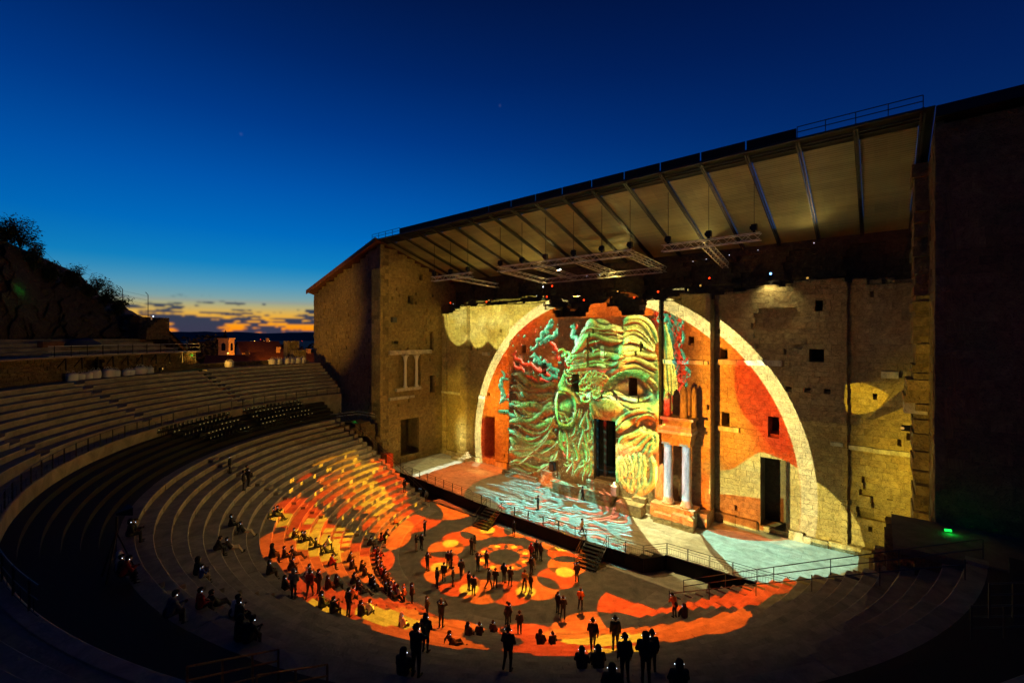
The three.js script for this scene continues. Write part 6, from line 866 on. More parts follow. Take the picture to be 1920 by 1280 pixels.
  L.shade(S, (nx, ny, nz, ao, x, y, tg, rise) => {
    const face = Math.max(0, Math.min(1, (x - 1.5) / 4)), low = Math.max(0, Math.min(1, (9 - y) / 5)), key = Math.max(0, nx * 0.6 + ny * 0.6 + nz * 0.5), grn = Math.max(0, -nx * 0.78 + ny * 0.42 + nz * 0.3), und = Math.max(0, nx * 0.4 - ny * 0.85 + nz * 0.12), left = Math.max(0, Math.min(1, (-4.4 - x) / 3));
    const n2 = 0.5 + 0.5 * fbmS(x * 0.5, y * 0.5), k1 = (0.28 + 0.6 * face) * (1 - 0.55 * left) * (0.7 + 0.5 * n2), k2 = (1 - 0.55 * face) * (1 - 0.5 * left), k3 = (0.2 + 0.75 * low * face + 0.35 * face * n2), g2 = Math.pow(grn, 1.7), q2 = Math.pow(key, 1.6);
    let c = [0.9 * q2 * k1 + 0.05 * g2 * k2 + 0.8 * und * k3, 0.84 * q2 * k1 + 0.72 * g2 * k2 * (0.5 + 0.8 * n2) + 0.17 * und * k3, 0.22 * q2 * k1 + 0.2 * g2 * k2 + 0.015 * und * k3], sp = Math.pow(grn, 7) * 0.8 + Math.pow(key, 9) * 0.35 * face;
    if (tg === 2) { const v = 0.16 + 0.75 * q2; sp = Math.pow(key, 8) * 0.4; c = [0.8 * v, 0.075 * v, 0.008 * v]; } else if (tg === 4) { const v = 0.1 + 0.7 * g2 + 0.25 * q2; sp = Math.pow(grn, 6) * 0.7; c = [0.14 * v, 0.72 * v, 0.5 * v]; } else if (tg === 5) { const v = 0.1 + 0.75 * g2 + 0.4 * q2; c = [0.14 * v + 0.2 * q2, 0.7 * v, 0.16 * v]; } else if (tg === 3) c = [c[0] * 0.4 + 0.04, c[1] * 0.25 + 0.014, c[2] * 0.2];
    const so = Math.max(0, 1 - Math.hypot((x - 5.9) / 2.6, (y - 14.3) / 1.35)); c = [c[0] * (1 - 0.5 * so) + 0.1 * so, c[1] * (1 - 0.85 * so), c[2] * (1 - 0.9 * so)];
    const f = Math.pow(ao, 2.7), lum = 0.4 * c[0] + 0.5 * c[1] + 0.1 * c[2]; c = c.map((v) => Math.max(0, 1.25 * Math.pow(Math.max(0, lum + (v - lum) * 1.06), 1.22))); return c.map((v, i) => (v + sp * [0.7, 1, 0.85][i] * (1 - face * 0.7)) * f * 1.7 + [0.008, 0.004, 0.001][i]);
  });
  g.restore();
  // the tall doorway shows its own dark teal water
  S.poly([[0.9, 2.6], [3.75, 2.6], [3.75, 9.9], [0.9, 9.9]], [3, 10, 12]); for (let i = 0; i < 7; i++) { const y = 3.2 + i * 0.95, p = curve([[0.6, y + 0.8], [1.6, y + 0.1 + 0.5 * r()], [2.7, y + 0.5 * r()], [3.9, y + 0.3]], 20); S.brush(p, [16, 66, 60], 0.62); S.brush(p.map((q) => [q[0], q[1] + 0.12]), [50, 150, 132], 0.2, 0.9); S.brush(p.map((q) => [q[0], q[1] - 0.3]), [10, 36, 36], 0.3); } S.disc(1.7, 9.3, 0.35, [120, 20, 12], 0.9);
  // doorways at the sides keep only a faint glow; nothing falls above the ruined crown
  S.poly([[19.1, 0.3], [20.9, 0.3], [20.9, 7.8], [19.1, 7.8]], [10, 8, 3], 1); S.poly([[-20.4, 1.2], [-18.5, 1.2], [-18.5, 7.4], [-20.4, 7.4]], [150, 30, 6], 0.9);
  { // grey light on the two tall shafts, and nothing above the ruined crown of the wall
    for (const x of [10.95, 13.03]) S.poly([[x - 0.5, 2.2], [x + 0.5, 2.2], [x + 0.47, 8.6], [x - 0.47, 8.6]], [150, 160, 152], 0.95);
    S.soft(12.2, 3, 1.2, [60, 40, 40], 0.5, 0.8);
    const crown = []; for (const Z of ZONES) for (let i = 0; i <= 40; i++) { const u = Z.u0 + (Z.u1 - Z.u0) * i / 40, k = 46.5 / (46.5 - Z.z); crown.push([0.3 + (u - 0.3) * k, 11.8 + (Z.top(u) - 11.8) * k + 0.2]); }
    S.poly([[-30.6, 38], ...crown, [44, 25.5], [44, 38]], [0, 0, 0]);
  }
  g.fillStyle = '#000'; g.fillRect(-31.4, 26, 62, 12); g.fillRect(40.4, -3, 4, 41);
}
projector('wall_projector', 'unseen projector on a stand on the gangway, aimed at the stage wall', [0.3, 11.8, 46.5], wallSlide, ['z', 0], 0.42, 46000, new THREE.Color(0.68, 0.78, 1.0), 'stand');

// the picture for the stage floor
const stageSlide = new Slide(-31, 31, -2, 12.6, 33, true);
{
  const S = stageSlide, r = rng(2002), g = S.g, fill = (p, c, a = 1) => S.poly(p, c, a);
  fill([[-31, -2], [31, -2], [31, 12.6], [-31, 12.6]], [112, 96, 60]);
  fill(ART.floorLeft, [150, 136, 84]);
  fill(curve([...ART.floorOrange, ART.floorOrange[0]], 80), [188, 84, 34]); S.soft(-18, 2.4, 3.4, [238, 150, 70], 0.8, 0.5); S.soft(-20, 5, 4, [206, 92, 40], 0.7, 0.6); S.soft(-15, 6.5, 5, [120, 60, 30], 0.6, 0.6);
  S.brush(curve(ART.floorArc, 40), [246, 244, 206], 1.35, 1, 0.01, 0.01);
  fill(curve([...ART.floorWater, ART.floorWater[0]], 80), [84, 62, 34]); for (let i = 0; i < 30; i++) S.soft(-12 + 20 * r(), 2.4 + 9 * r(), 1.5 + 2 * r(), r() < 0.5 ? [60, 110, 100] : [104, 66, 34], 0.45, 0.6);
  const F = new Relief(-18, 12, -12, 0, 33);                               // z runs down: the relief's y is -z
  F.at = (p) => [(p[0] + 18) * 33, p[1] * 33]; F.y1 = 0;
  const inWater = (x, z) => x > -14.5 && x < 10.2 && z > 0.4 && z < 11.8 && x < 3 + z * 0.62 + 1.2;
  for (let i = 0; i < 52; i++) { const x = -7 + 17 * r(), z = 1.2 + 10 * r(); if (!inWater(x, z)) continue; const s0 = 0.8 + 1.7 * r(), a0 = r() * 6.3, tn = (r() < 0.5 ? -1 : 1) * (2 + 2.6 * r()), p = []; for (let k = 0; k <= 34; k++) { const t = k / 34, a = a0 + t * tn, q = s0 * (1 - 0.78 * t); const X = x + Math.cos(a) * q * 1.5, Y = z + Math.sin(a) * q; if (inWater(X, Y)) p.push([X, Y]); } if (p.length > 6) for (let f = 0; f < 2; f++) F.strand(p.map((q) => [q[0] + f * 0.4, q[1] + f * 0.5]), 0.8, 0.6, r() < 0.16 ? 2 : 0); }
  for (let i = 0; i < 34; i++) { const z = 0.8 + 8.6 * r(), x = -14 + 8 * r(), p = curve([[x, z], [x + 2, z + 1.2 * (r() - 0.5)], [x + 4.2, z + 1.4 * (r() - 0.5)], [x + 7, z + 1.8 * (r() - 0.5)]], 26); F.strand(p, 0.8 + 0.5 * r(), 0.35, 1); F.strand(p, 0.26, 0.45, 0); }
  for (let i = 0; i < 40; i++) { const a = -1.1 + 2.2 * r(), R = 2.5 + 5.5 * r(), p = []; for (let k = 0; k <= 22; k++) { const b2 = a + k * 0.05, X = -1 + R * 1.5 * Math.cos(b2 * 0.9), Y = 4.5 + R * Math.sin(b2 * 0.9); if (inWater(X, Y)) p.push([X, Y]); } if (p.length > 6) F.strand(p, 0.5, 0.45, r() < 0.3 ? 2 : 0); }
  F.shade({ g, flip: true }, (nx, ny, nz, ao, x, y, tg) => { const k = Math.max(0, -nx * 0.4 + ny * 0.7 + nz * 0.55), e = Math.max(0, nx * 0.7 - ny * 0.5 + nz * 0.2); let c = [0.1 * k + 0.5 * Math.pow(k, 7) + 0.32 * e, 0.5 * k + 0.5 * Math.pow(k, 6) + 0.1 * e, 0.46 * k + 0.46 * Math.pow(k, 6) + 0.05 * e]; if (tg === 1) c = [0.08 + 0.12 * k, 0.07 + 0.22 * k, 0.05 + 0.18 * k]; if (tg === 2) c = [0.6 * k + 0.3 * e + 0.3 * Math.pow(k, 7), 0.22 * k + 0.3 * Math.pow(k, 7), 0.14 * k + 0.2 * Math.pow(k, 7)]; return c.map((v) => 1.15 * Math.pow(v, 1.25) * Math.pow(ao, 3) * 1.25 + 0.006); });
  S.disc(1.5, 8.8, 0.5, [230, 130, 110], 0.9);
  fill(curve([...ART.floorBeige, ART.floorBeige[0]], 80), [188, 180, 120]); for (let i = 0; i < 16; i++) S.soft(9 + 8 * r(), 3 + 8 * r(), 1 + 2 * r(), r() < 0.5 ? [214, 206, 150] : [120, 108, 66], 0.4, 0.5); S.poly(ART.floorShade, [70, 56, 34], 0.8);
  fill(curve([...ART.floorTurq, ART.floorTurq[0]], 80), [150, 202, 176]); for (let i = 0; i < 22; i++) S.soft(17 + 12 * r(), 2 + 8 * r(), 1 + 2.2 * r(), r() < 0.6 ? [186, 232, 204] : [112, 176, 150], 0.4, 0.5);
  fill(curve([...ART.floorRed, ART.floorRed[0]], 80), [164, 92, 60]); S.soft(17, 0.4, 3, [110, 60, 36], 0.7, 0.5);
  g.fillStyle = '#000'; g.fillRect(-31, -2, 62, 0.4); g.fillRect(27.2, -2, 4, 15); g.fillRect(-31, 11.9, 24, 0.7);
}
projector('stage_projector', 'unseen projector fixed under the middle truss, aimed at the stage floor', [0.3, 28.3, 8.3], stageSlide, ['y', 0], 0.3, 18500, new THREE.Color(0.9, 0.94, 1), 'yoke');

// overlapping rings of discs on the orchestra floor and the rows
const ringSlide = new Slide(-40, 40, 12, 66, 25, true);
{
  const S = ringSlide, r = rng(3003), cx = 0, cz = 17.5;
  S.poly([[-40, 12], [40, 12], [40, 66], [-40, 66]], [50, 42, 28]);
  const red = [222, 70, 16], orange = [236, 112, 26], yellow = [250, 186, 44], brown = [120, 56, 12], darkc = [52, 44, 29];
  const g = S.g, ell = (e, fn) => { g.save(); g.translate(e[0], e[1]); g.rotate(e[4]); g.scale(e[2], e[3]); g.beginPath(); g.arc(0, 0, 1, 0, 7); g.restore(); fn(); }, fillE = (e, col) => ell(e, () => { g.fillStyle = css(col); g.fill(); });
  const ring = (R, q, yq, off, st = 1) => {                                      // st: how far the petals are drawn out from the centre
    const P = (i) => { const a = off + i * Math.PI / 8; return [cx + R * Math.cos(a), cz + R * Math.sin(a), q * st, q, a]; };
    for (let i = 0; i < 16; i++) fillE(P(i), i % 2 ? red : mixc(red, orange, 0.6));
    for (let i = 0; i < 16; i++) { g.save(); ell(P(i), () => g.clip()); ell(P(i + 1), () => g.clip()); g.fillStyle = css(i % 2 ? darkc : brown); g.fillRect(-60, 0, 120, 80); g.restore(); }
    for (let i = 0; i < 16; i += 2) { const a = off + (i + 0.5) * Math.PI / 8; fillE([cx + R * 1.02 * Math.cos(a), cz + R * 1.02 * Math.sin(a), yq * st, yq, a], yellow); if (st > 1.2) { fillE([cx + R * 0.72 * Math.cos(a), cz + R * 0.72 * Math.sin(a), yq, yq * 0.8, a], orange); fillE([cx + R * 1.36 * Math.cos(a + 0.1), cz + R * 1.36 * Math.sin(a + 0.1), yq * 0.7, yq * 0.7, a], yellow); } }
  };
  const D = Math.PI / 180, off = (-12.5 - 11.25) * D;
  ring(20.4, 6.0, 2.8, off + 0.0, 1.62); S.poly([[9.4, 12], [40, 12], [40, 16.6], [9.4, 16.6]], darkc); S.disc(cx, cz, 10.4, darkc); ring(2.2, 0.64, 0.32, off); ring(6.25, 1.85, 0.86, off);
  // on the rows the picture is fitted to the steps: dark fronts, streaks along the treads
  const onSeat = (k, f, deg, dy = 0) => { const q = polar(seatR(k) + DR * f, deg, seatY(k) + dy), t = (25.5 + 1.4) / (25.5 - q[1]); return [0.6 + (q[0] - 0.6) * t, 4.5 + (q[2] - 4.5) * t]; };
  const band = (k, f0, f1, d0, d1, col, a = 1, dy0 = 0, dy1 = 0) => { const p = [], n = 10; for (let i = 0; i <= n; i++) p.push(onSeat(k, f0, d0 + (d1 - d0) * i / n, dy0)); for (let i = n; i >= 0; i--) p.push(onSeat(k, f1, d0 + (d1 - d0) * i / n, dy1)); S.poly(p, col, a); };
  const leaf = (k, d0, d1, col) => { const p = [], n = 14; for (let i = 0; i <= n; i++) p.push(onSeat(k, 0.02 + 0.25 * (1 - Math.sin(Math.PI * Math.pow(i / n, 0.7))), d0 + (d1 - d0) * i / n)); for (let i = n; i >= 0; i--) p.push(onSeat(k, 0.98 - 0.6 * Math.pow(i / n, 2), d0 + (d1 - d0) * i / n)); S.poly(p, col); };
  for (let k = 0; k < 15; k++) {
    band(k, 0, 0, -84, -46.5, darkc, 0.94, -DY, 0); if (k < 11) { band(k, 0, 0, -44, -16, k % 2 ? brown : red, 0.55, -DY, 0); for (let d = -14; d < 84; d += 14) band(k, 0, 0, d, d + 14.2, k % 3 ? [200, 50, 10] : darkc, 0.6, -DY, 0); }
    if (k > 1 && k < 13) { for (let i = 0; i < 2; i++) { const c = -81 + (14 - k) * 0.7 + 9 * i * r(), l = 7 + 8 * r(); leaf(k, c, c + l, i ? mixc(orange, yellow, r()) : yellow); } if (r() < 0.85) { const c = -62 + 5 * r() - (k - 8) * 0.5; leaf(k, c, c + 6 + 4 * r(), r() < 0.5 ? darkc : red); } }
    for (let d = -82; d < -48; d += 3 + 4 * r()) if (k < 13 && r() < 0.6) band(k, 0, 0, d, d + 0.8 + 1.6 * r(), r() < 0.6 ? yellow : orange, 0.95, -DY * (0.75 + 0.25 * r()), -0.04);
    if (k > 2 && k < 8) for (const c of [-43.6, -39.8, -36.2]) if (r() < 0.8) band(k, 0.03, 0.95, c - (k - 4) * 0.4, c + 2.5, yellow);
  }
  // the rest of the floor and rows gets only a dim brown
  g.globalCompositeOperation = 'multiply'; const fade = g.createRadialGradient(-2, 24, 28, -2, 24, 54); fade.addColorStop(0, 'rgb(255,255,255)'); fade.addColorStop(1, 'rgb(0,0,0)'); g.fillStyle = fade; g.fillRect(-40, 12, 80, 54); g.globalCompositeOperation = 'source-over';
}
projector('floor_projector', 'unseen projector fixed to the front of the truss, aimed at the orchestra', [0.6, 25.5, 4.5], ringSlide, ['y', -1.4], 0.3, 24000, new THREE.Color(1, 0.98, 0.94), 'yoke');

// unseen floodlights placed for the left tower and canopy, with added fill for rows
function flood(label, pos, target, angle, power, color, soft = 6) { const t = thing('unseen_floodlight', label, 'unseen_floodlight', pos); mesh('case', boxGeo(-0.25, 0.25, -0.2, 0.2, -0.12, 0.12, 1), M.black, t); const d = new THREE.Vector3(target[0] - pos[0], target[1] - pos[1], target[2] - pos[2]).normalize(); mesh('lamp_lens', new THREE.SphereGeometry(0.12, 10, 8), glowing(255, 190, 90, 0.6), t, d.clone().multiplyScalar(0.2).toArray()); const l = new THREE.SpotLight(color, power, 0, angle, 0.6); l.position.copy(d.clone().multiplyScalar(0.45)); l.castShadow = true; l.shadow.radius = soft; l.shadow.mapSize.set(2048, 2048); t.add(l); l.target.position.set(target[0] - pos[0], target[1] - pos[1], target[2] - pos[2]); t.add(l.target); }
flood('floodlight low on the far side, placed to light the front of the left tower', polar(46.4, -60, 16.3), [-47, 25, 10.8], 0.5, 850, rgb(255, 186, 70));  // unseen, placed for the gold light on the tower front
flood('floodlight added on the inner side of the right tower as fill for the left rows', [30.2, 13.5, 6.5], [-30, 8, 28], 0.62, 1150, rgb(255, 200, 84), 12);  // added fill standing in for light bounced off the stage wall
[-21, -10, 2, 12.5, 23].forEach((x, i) => flood(['floodlight on the wall crown nearest to the left tower, placed to light the canopy', 'floodlight on the wall crown above the flowing beard, placed to light the canopy', 'floodlight on the wall crown behind the niche arch, placed to light the canopy', 'floodlight on the wall crown above the broken columns, placed to light the canopy', 'floodlight on the wall crown nearest to the right tower, placed to light the canopy'][i], [x, 26.2, -3.4], [x * 0.97, 34.3, 8.5], 0.78, [100, 180, 165, 120, 70][i], rgb(246, 214, 120)));  // unseen, placed to light the canopy from below
// ---------------------------------------------------------------- people
// A closed smooth surface round tapered bones; returns the geometry and the tag of the nearest bone at each vertex.
function fieldMesh(bones, cell, k = 0.03) {
  const lo = [1e9, 1e9, 1e9], hi = [-1e9, -1e9, -1e9];
  for (const b of bones) for (const [p, r] of [[b.a, b.r0], [b.b, b.r1]]) for (let i = 0; i < 3; i++) { lo[i] = Math.min(lo[i], p[i] - r - 2.5 * cell); hi[i] = Math.max(hi[i], p[i] + r + 2.5 * cell); }
  const side = Math.max(hi[0] - lo[0], hi[1] - lo[1], hi[2] - lo[2]), N = Math.ceil(side / cell) + 6, c = lo.map((v, i) => (v + hi[i]) / 2), half = N * cell / 2, mc = new MarchingCubes(N, new THREE.MeshBasicMaterial(), false, false, 60000);
  const pre = bones.map((b) => { const d = [0, 1, 2].map((i) => b.b[i] - b.a[i]), s = b.s ?? 1; return { a: b.a, d, l: d[0] * d[0] + d[1] * d[1] + d[2] * d[2] + 1e-9, r0: b.r0, r1: b.r1, s }; });
  const dist = (q, x, y, z) => { const px = x - q.a[0], py = y - q.a[1], pz = z - q.a[2]; let t = (px * q.d[0] + py * q.d[1] + pz * q.d[2]) / q.l; t = t < 0 ? 0 : t > 1 ? 1 : t; const ex = px - q.d[0] * t, ey = py - q.d[1] * t, ez = (pz - q.d[2] * t) * q.s; return Math.sqrt(ex * ex + ey * ey + ez * ez) - (q.r0 + (q.r1 - q.r0) * t); };
  mc.field.fill(-1);
  const i0 = lo.map((v, i) => Math.max(0, Math.floor((v - c[i] + half) / cell))), i1 = hi.map((v, i) => Math.min(N - 1, Math.ceil((v - c[i] + half) / cell)));
  for (let iz = i0[2]; iz <= i1[2]; iz++) for (let iy = i0[1]; iy <= i1[1]; iy++) for (let ix = i0[0]; ix <= i1[0]; ix++) { const x = c[0] + ix * cell - half, y = c[1] + iy * cell - half, z = c[2] + iz * cell - half; let d = 1e9; for (const q of pre) { const e = dist(q, x, y, z), h = k - Math.abs(d - e); d = Math.min(d, e) - (h > 0 ? h * h / (4 * k) : 0); } mc.field[(iz * N + iy) * N + ix] = -d; }
  mc.isolation = 0; mc.update();
  const p = new Float32Array(mc.positionArray.subarray(0, mc.count * 3)); for (let i = 0; i < p.length; i++) p[i] = p[i] * half + c[i % 3];
  let g = new THREE.BufferGeometry(); g.setAttribute('position', new THREE.BufferAttribute(p, 3)); g = mergeVertices(g, cell * 0.02); g.computeVertexNormals();
  const q = g.attributes.position, tags = new Uint8Array(q.count); for (let i = 0; i < q.count; i++) { let m = 1e9; pre.forEach((b, j) => { const d = dist(b, q.getX(i), q.getY(i), q.getZ(i)); if (d < m) { m = d; tags[i] = bones[j].tag ?? 0; } }); }
  mc.geometry.dispose(); return { geo: g, tags };
}
const SKIN = 0, TOP = 1, PANTS = 2, SHOES = 3, HAIR = 4, bone = (a, b, r0, r1, tag, s) => ({ a, b, r0, r1, tag, s });
const placeOn = (part, m) => { const g = part.geo.clone(); g.applyMatrix4(m); return { geo: g, tags: part.tags }; };
const headPart = (() => { // face forward along +z, neck base at the origin
  const B = [bone([0, 0.17, -0.012], [0, 0.175, 0.02], 0.088, 0.084, SKIN), bone([0, 0.11, 0.045], [0, 0.085, 0.055], 0.058, 0.045, SKIN), bone([0, -0.02, -0.02], [0, 0.09, -0.01], 0.056, 0.052, SKIN), bone([0, 0.15, 0.1], [0, 0.118, 0.118], 0.01, 0.017, SKIN), bone([-0.03, 0.165, 0.088], [0.03, 0.165, 0.088], 0.014, 0.014, SKIN), bone([-0.02, 0.083, 0.094], [0.02, 0.083, 0.094], 0.012, 0.012, SKIN), bone([-0.09, 0.15, 0.0], [-0.095, 0.115, 0.01], 0.016, 0.012, SKIN, 0.8), bone([0.09, 0.15, 0.0], [0.095, 0.115, 0.01], 0.016, 0.012, SKIN, 0.8), bone([0, 0.2, -0.03], [0, 0.215, 0.02], 0.095, 0.082, HAIR), bone([0, 0.12, -0.06], [0, 0.19, -0.05], 0.066, 0.09, HAIR)];
  return fieldMesh(B, 0.014, 0.012);
})();
const handPart = (() => { // fingers along +z, palm facing -y, thumb towards +x; half closed
  const B = [bone([-0.02, 0, 0.0], [-0.026, 0, 0.075], 0.017, 0.014, SKIN), bone([0.0, 0, 0.0], [0, 0, 0.08], 0.018, 0.014, SKIN), bone([0.02, 0, 0.0], [0.026, 0, 0.078], 0.017, 0.014, SKIN)];
  [[-0.033, 0.055, 0.8], [-0.012, 0.066, 0.95], [0.01, 0.07, 1], [0.031, 0.063, 0.92]].forEach(([x, l], i) => { const z = 0.082 - Math.abs(x) * 0.2; B.push(bone([x, 0, z], [x * 1.1, -0.018, z + l * 0.55], 0.0098, 0.009, SKIN), bone([x * 1.1, -0.018, z + l * 0.55], [x * 1.1, -0.048, z + l * 0.85], 0.009, 0.0075, SKIN)); });
  B.push(bone([0.028, -0.004, 0.02], [0.056, -0.016, 0.055], 0.014, 0.011, SKIN), bone([0.056, -0.016, 0.055], [0.052, -0.034, 0.088], 0.011, 0.008, SKIN));
  return fieldMesh(B, 0.0085, 0.006);
})();
const V = (x, y, z) => new THREE.Vector3(x, y, z);
const aim = (at, dir, up, mirror) => { const z = dir.clone().normalize(), x = up.clone().cross(z).normalize(), y = z.clone().cross(x); const m = new THREE.Matrix4().makeBasis(x.multiplyScalar(mirror ? -1 : 1), y, z); m.setPosition(at); return m; };
function makePose(o) {
  const B = [], sx = (p, s) => [p[0] * s, p[1], p[2]], H = o.hip, C = o.chest, add = (a, b, r0, r1, t, s) => B.push(bone(a, b, r0, r1, t, s)), w = o.wide ?? 1;
  for (const s of [-1, 1]) { add([H[0] + s * 0.075, H[1], H[2]], [C[0] + s * 0.1 * w, C[1], C[2]], 0.125 * w, 0.125 * w, TOP); add([C[0] + s * 0.1, C[1] + 0.02, C[2]], [C[0] + s * 0.175 * w, C[1] + 0.075, C[2]], 0.1, 0.078, TOP); }
  add([H[0], H[1] - 0.02, H[2]], [H[0], H[1] + 0.06, H[2]], 0.155 * w, 0.15 * w, PANTS); add(C, [C[0], C[1] + 0.13, C[2] + 0.005], 0.12, 0.075, TOP);
  for (const i of [0, 1]) { const s = i ? 1 : -1, k = o.knee[i], f = o.foot[i], h = [H[0] + s * 0.09, H[1] - 0.03, H[2]]; add(h, k, 0.098, 0.066, PANTS); add(k, f, 0.064, 0.046, PANTS); const d = o.toe?.[i] ?? [s * 0.03, -0.05, 0.17]; add([f[0], f[1] - 0.035, f[2] - 0.03], [f[0] + d[0], f[1] + d[1], f[2] + d[2]], 0.046, 0.036, SHOES); }
  const parts = [];
  for (const i of [0, 1]) { const s = i ? 1 : -1, S = [C[0] + s * 0.19 * w, C[1] + 0.07, C[2]], E = o.elbow[i], W = o.wrist[i]; add(S, E, 0.066, 0.052, TOP); add(E, W, 0.052, 0.034, o.bare ? SKIN : TOP); const d = o.hand?.[i] ? V(...o.hand[i]) : V(W[0] - E[0], W[1] - E[1], W[2] - E[2]); parts.push(placeOn(handPart, aim(V(...W), d, V(...(o.back?.[i] ?? [s, 0.3, 0])), i === 0))); }
  const nb = [C[0] + (o.neck?.[0] ?? 0), C[1] + 0.15 + (o.neck?.[1] ?? 0), C[2] + 0.01 + (o.neck?.[2] ?? 0)], hm = new THREE.Matrix4().makeRotationFromEuler(new THREE.Euler(o.nod ?? 0, o.look ?? 0, 0, 'YXZ')).setPosition(...nb);
  if (o.hood) B.push(bone([nb[0], nb[1] + 0.1, nb[2] - 0.05], [nb[0], nb[1] + 0.2, nb[2] - 0.03], 0.12, 0.125, TOP));
  const body = fieldMesh(B, 0.03, 0.035); parts.unshift(body, placeOn(headPart, hm));
  const g = mergeGeometries(parts.map((q) => q.geo)), tags = new Uint8Array(parts.reduce((n, q) => n + q.tags.length, 0)); let n = 0; for (const q of parts) { tags.set(q.tags, n); n += q.tags.length; }
  return { geo: g, tags, head: hm };
}
const stand = { hip: [0, 0.97, 0], chest: [0, 1.3, 0.01], knee: [[-0.1, 0.52, 0.02], [0.1, 0.52, 0.02]], foot: [[-0.11, 0.085, -0.02], [0.11, 0.085, -0.02]] };
const sit = { hip: [0, 0.13, -0.1], chest: [0, 0.47, -0.1], knee: [[-0.12, 0.06, 0.32], [0.13, 0.07, 0.32]], foot: [[-0.12, -0.4, 0.33], [0.14, -0.4, 0.36]] };
const POSES = {
  still: makePose({ ...stand, elbow: [[-0.25, 1.1, -0.03], [0.25, 1.1, -0.03]], wrist: [[-0.25, 0.86, 0.05], [0.25, 0.86, 0.06]] }),
  folded: makePose({ ...stand, knee: [[-0.1, 0.52, 0.03], [0.13, 0.52, 0.05]], foot: [[-0.1, 0.085, -0.02], [0.2, 0.085, 0.03]], elbow: [[-0.26, 1.12, 0.04], [0.26, 1.12, 0.04]], wrist: [[-0.03, 1.16, 0.2], [0.05, 1.12, 0.22]], hand: [[1, 0.1, 0.15], [-1, 0.1, 0.15]], back: [[0, 0.2, 1], [0, 0.2, 1]] }),
  photo: makePose({ ...stand, elbow: [[-0.27, 1.22, 0.2], [0.27, 1.24, 0.2]], wrist: [[-0.07, 1.46, 0.32], [0.08, 1.46, 0.32]], hand: [[0.2, 1, 0.1], [-0.2, 1, 0.1]], back: [[-1, 0, 0.5], [1, 0, 0.5]], nod: -0.06 }),
  raised: makePose({ ...stand, elbow: [[-0.33, 1.42, 0.14], [0.33, 1.45, 0.12]], wrist: [[-0.14, 1.62, 0.2], [0.13, 1.66, 0.16]], hand: [[0.4, 1, 0.1], [-0.4, 1, 0.05]], back: [[-1, 0, 0.3], [1, 0, 0.3]], nod: -0.08 }),
  phone: makePose({ ...stand, elbow: [[-0.25, 1.1, -0.02], [0.26, 1.1, 0.03]], wrist: [[-0.24, 0.87, 0.06], [0.1, 1.2, 0.26]], hand: [null, [-0.3, 0.8, 0.5]], back: [null, [0.8, 0, 0.4]], nod: 0.3 }),
  walk: makePose({ ...stand, chest: [0, 1.3, 0.05], knee: [[-0.1, 0.54, 0.17], [0.1, 0.52, -0.05]], foot: [[-0.1, 0.09, 0.27], [0.1, 0.14, -0.3]], toe: [[-0.02, -0.03, 0.17], [0.02, -0.09, 0.13]], elbow: [[-0.25, 1.1, -0.13], [0.25, 1.11, 0.1]], wrist: [[-0.25, 0.89, -0.06], [0.24, 0.93, 0.27]] }),
  coat: makePose({ ...stand, wide: 1.16, hood: true, elbow: [[-0.3, 1.12, 0.0], [0.3, 1.12, 0.0]], wrist: [[-0.2, 0.98, 0.18], [0.2, 0.98, 0.18]], hand: [[0.6, -0.3, 0.6], [-0.6, -0.3, 0.6]] }),
  bend: makePose({ ...stand, hip: [0, 0.93, -0.1], chest: [0, 1.2, 0.13], neck: [0, -0.02, 0.05], elbow: [[-0.25, 1.0, 0.28], [0.25, 1.0, 0.26]], wrist: [[-0.12, 0.9, 0.46], [0.14, 0.9, 0.46]], nod: 0.5 }),
  sit: makePose({ ...sit, chest: [0, 0.46, -0.06], elbow: [[-0.26, 0.24, -0.01], [0.26, 0.24, -0.01]], wrist: [[-0.13, 0.19, 0.22], [0.14, 0.19, 0.23]], hand: [[0.2, -0.3, 1], [-0.2, -0.3, 1]], back: [[0, 1, 0.2], [0, 1, 0.2]] }),
  lean: makePose({ ...sit, chest: [0, 0.43, -0.26], hip: [0, 0.13, -0.06], knee: [[-0.13, 0.02, 0.38], [0.12, 0.05, 0.4]], foot: [[-0.14, -0.36, 0.62], [0.1, -0.38, 0.66]], toe: [[-0.03, 0.03, 0.16], [0.02, 0.02, 0.17]], elbow: [[-0.3, 0.26, -0.4], [0.3, 0.26, -0.4]], wrist: [[-0.3, 0.06, -0.46], [0.3, 0.06, -0.46]], hand: [[-0.3, -0.2, -1], [0.3, -0.2, -1]], back: [[0, 1, 0], [0, 1, 0]], nod: -0.1 }),
  hunch: makePose({ ...sit, chest: [0, 0.43, 0.05], neck: [0, -0.02, 0.05], elbow: [[-0.2, 0.2, 0.2], [0.2, 0.2, 0.2]], wrist: [[-0.05, 0.28, 0.4], [0.06, 0.28, 0.42]], hand: [[0.4, 0.2, 1], [-0.4, 0.2, 1]], nod: 0.22 }),
  sitphone: makePose({ ...sit, chest: [0, 0.46, -0.04], elbow: [[-0.26, 0.3, 0.12], [0.26, 0.32, 0.14]], wrist: [[-0.06, 0.46, 0.3], [0.08, 0.5, 0.33]], hand: [[0.2, 1, 0.3], [-0.2, 1, 0.3]], back: [[-1, 0, 0.4], [1, 0, 0.4]], nod: 0.1 }),
  sitcoat: makePose({ ...sit, wide: 1.17, hood: true, chest: [0, 0.45, -0.05], elbow: [[-0.29, 0.26, 0.03], [0.29, 0.26, 0.03]], wrist: [[-0.1, 0.22, 0.24], [0.12, 0.22, 0.24]], hand: [[0.6, -0.1, 0.8], [-0.6, -0.1, 0.8]] }),
};
const bodyMat = std(0xffffff, { vertexColors: true, roughness: 0.85 });
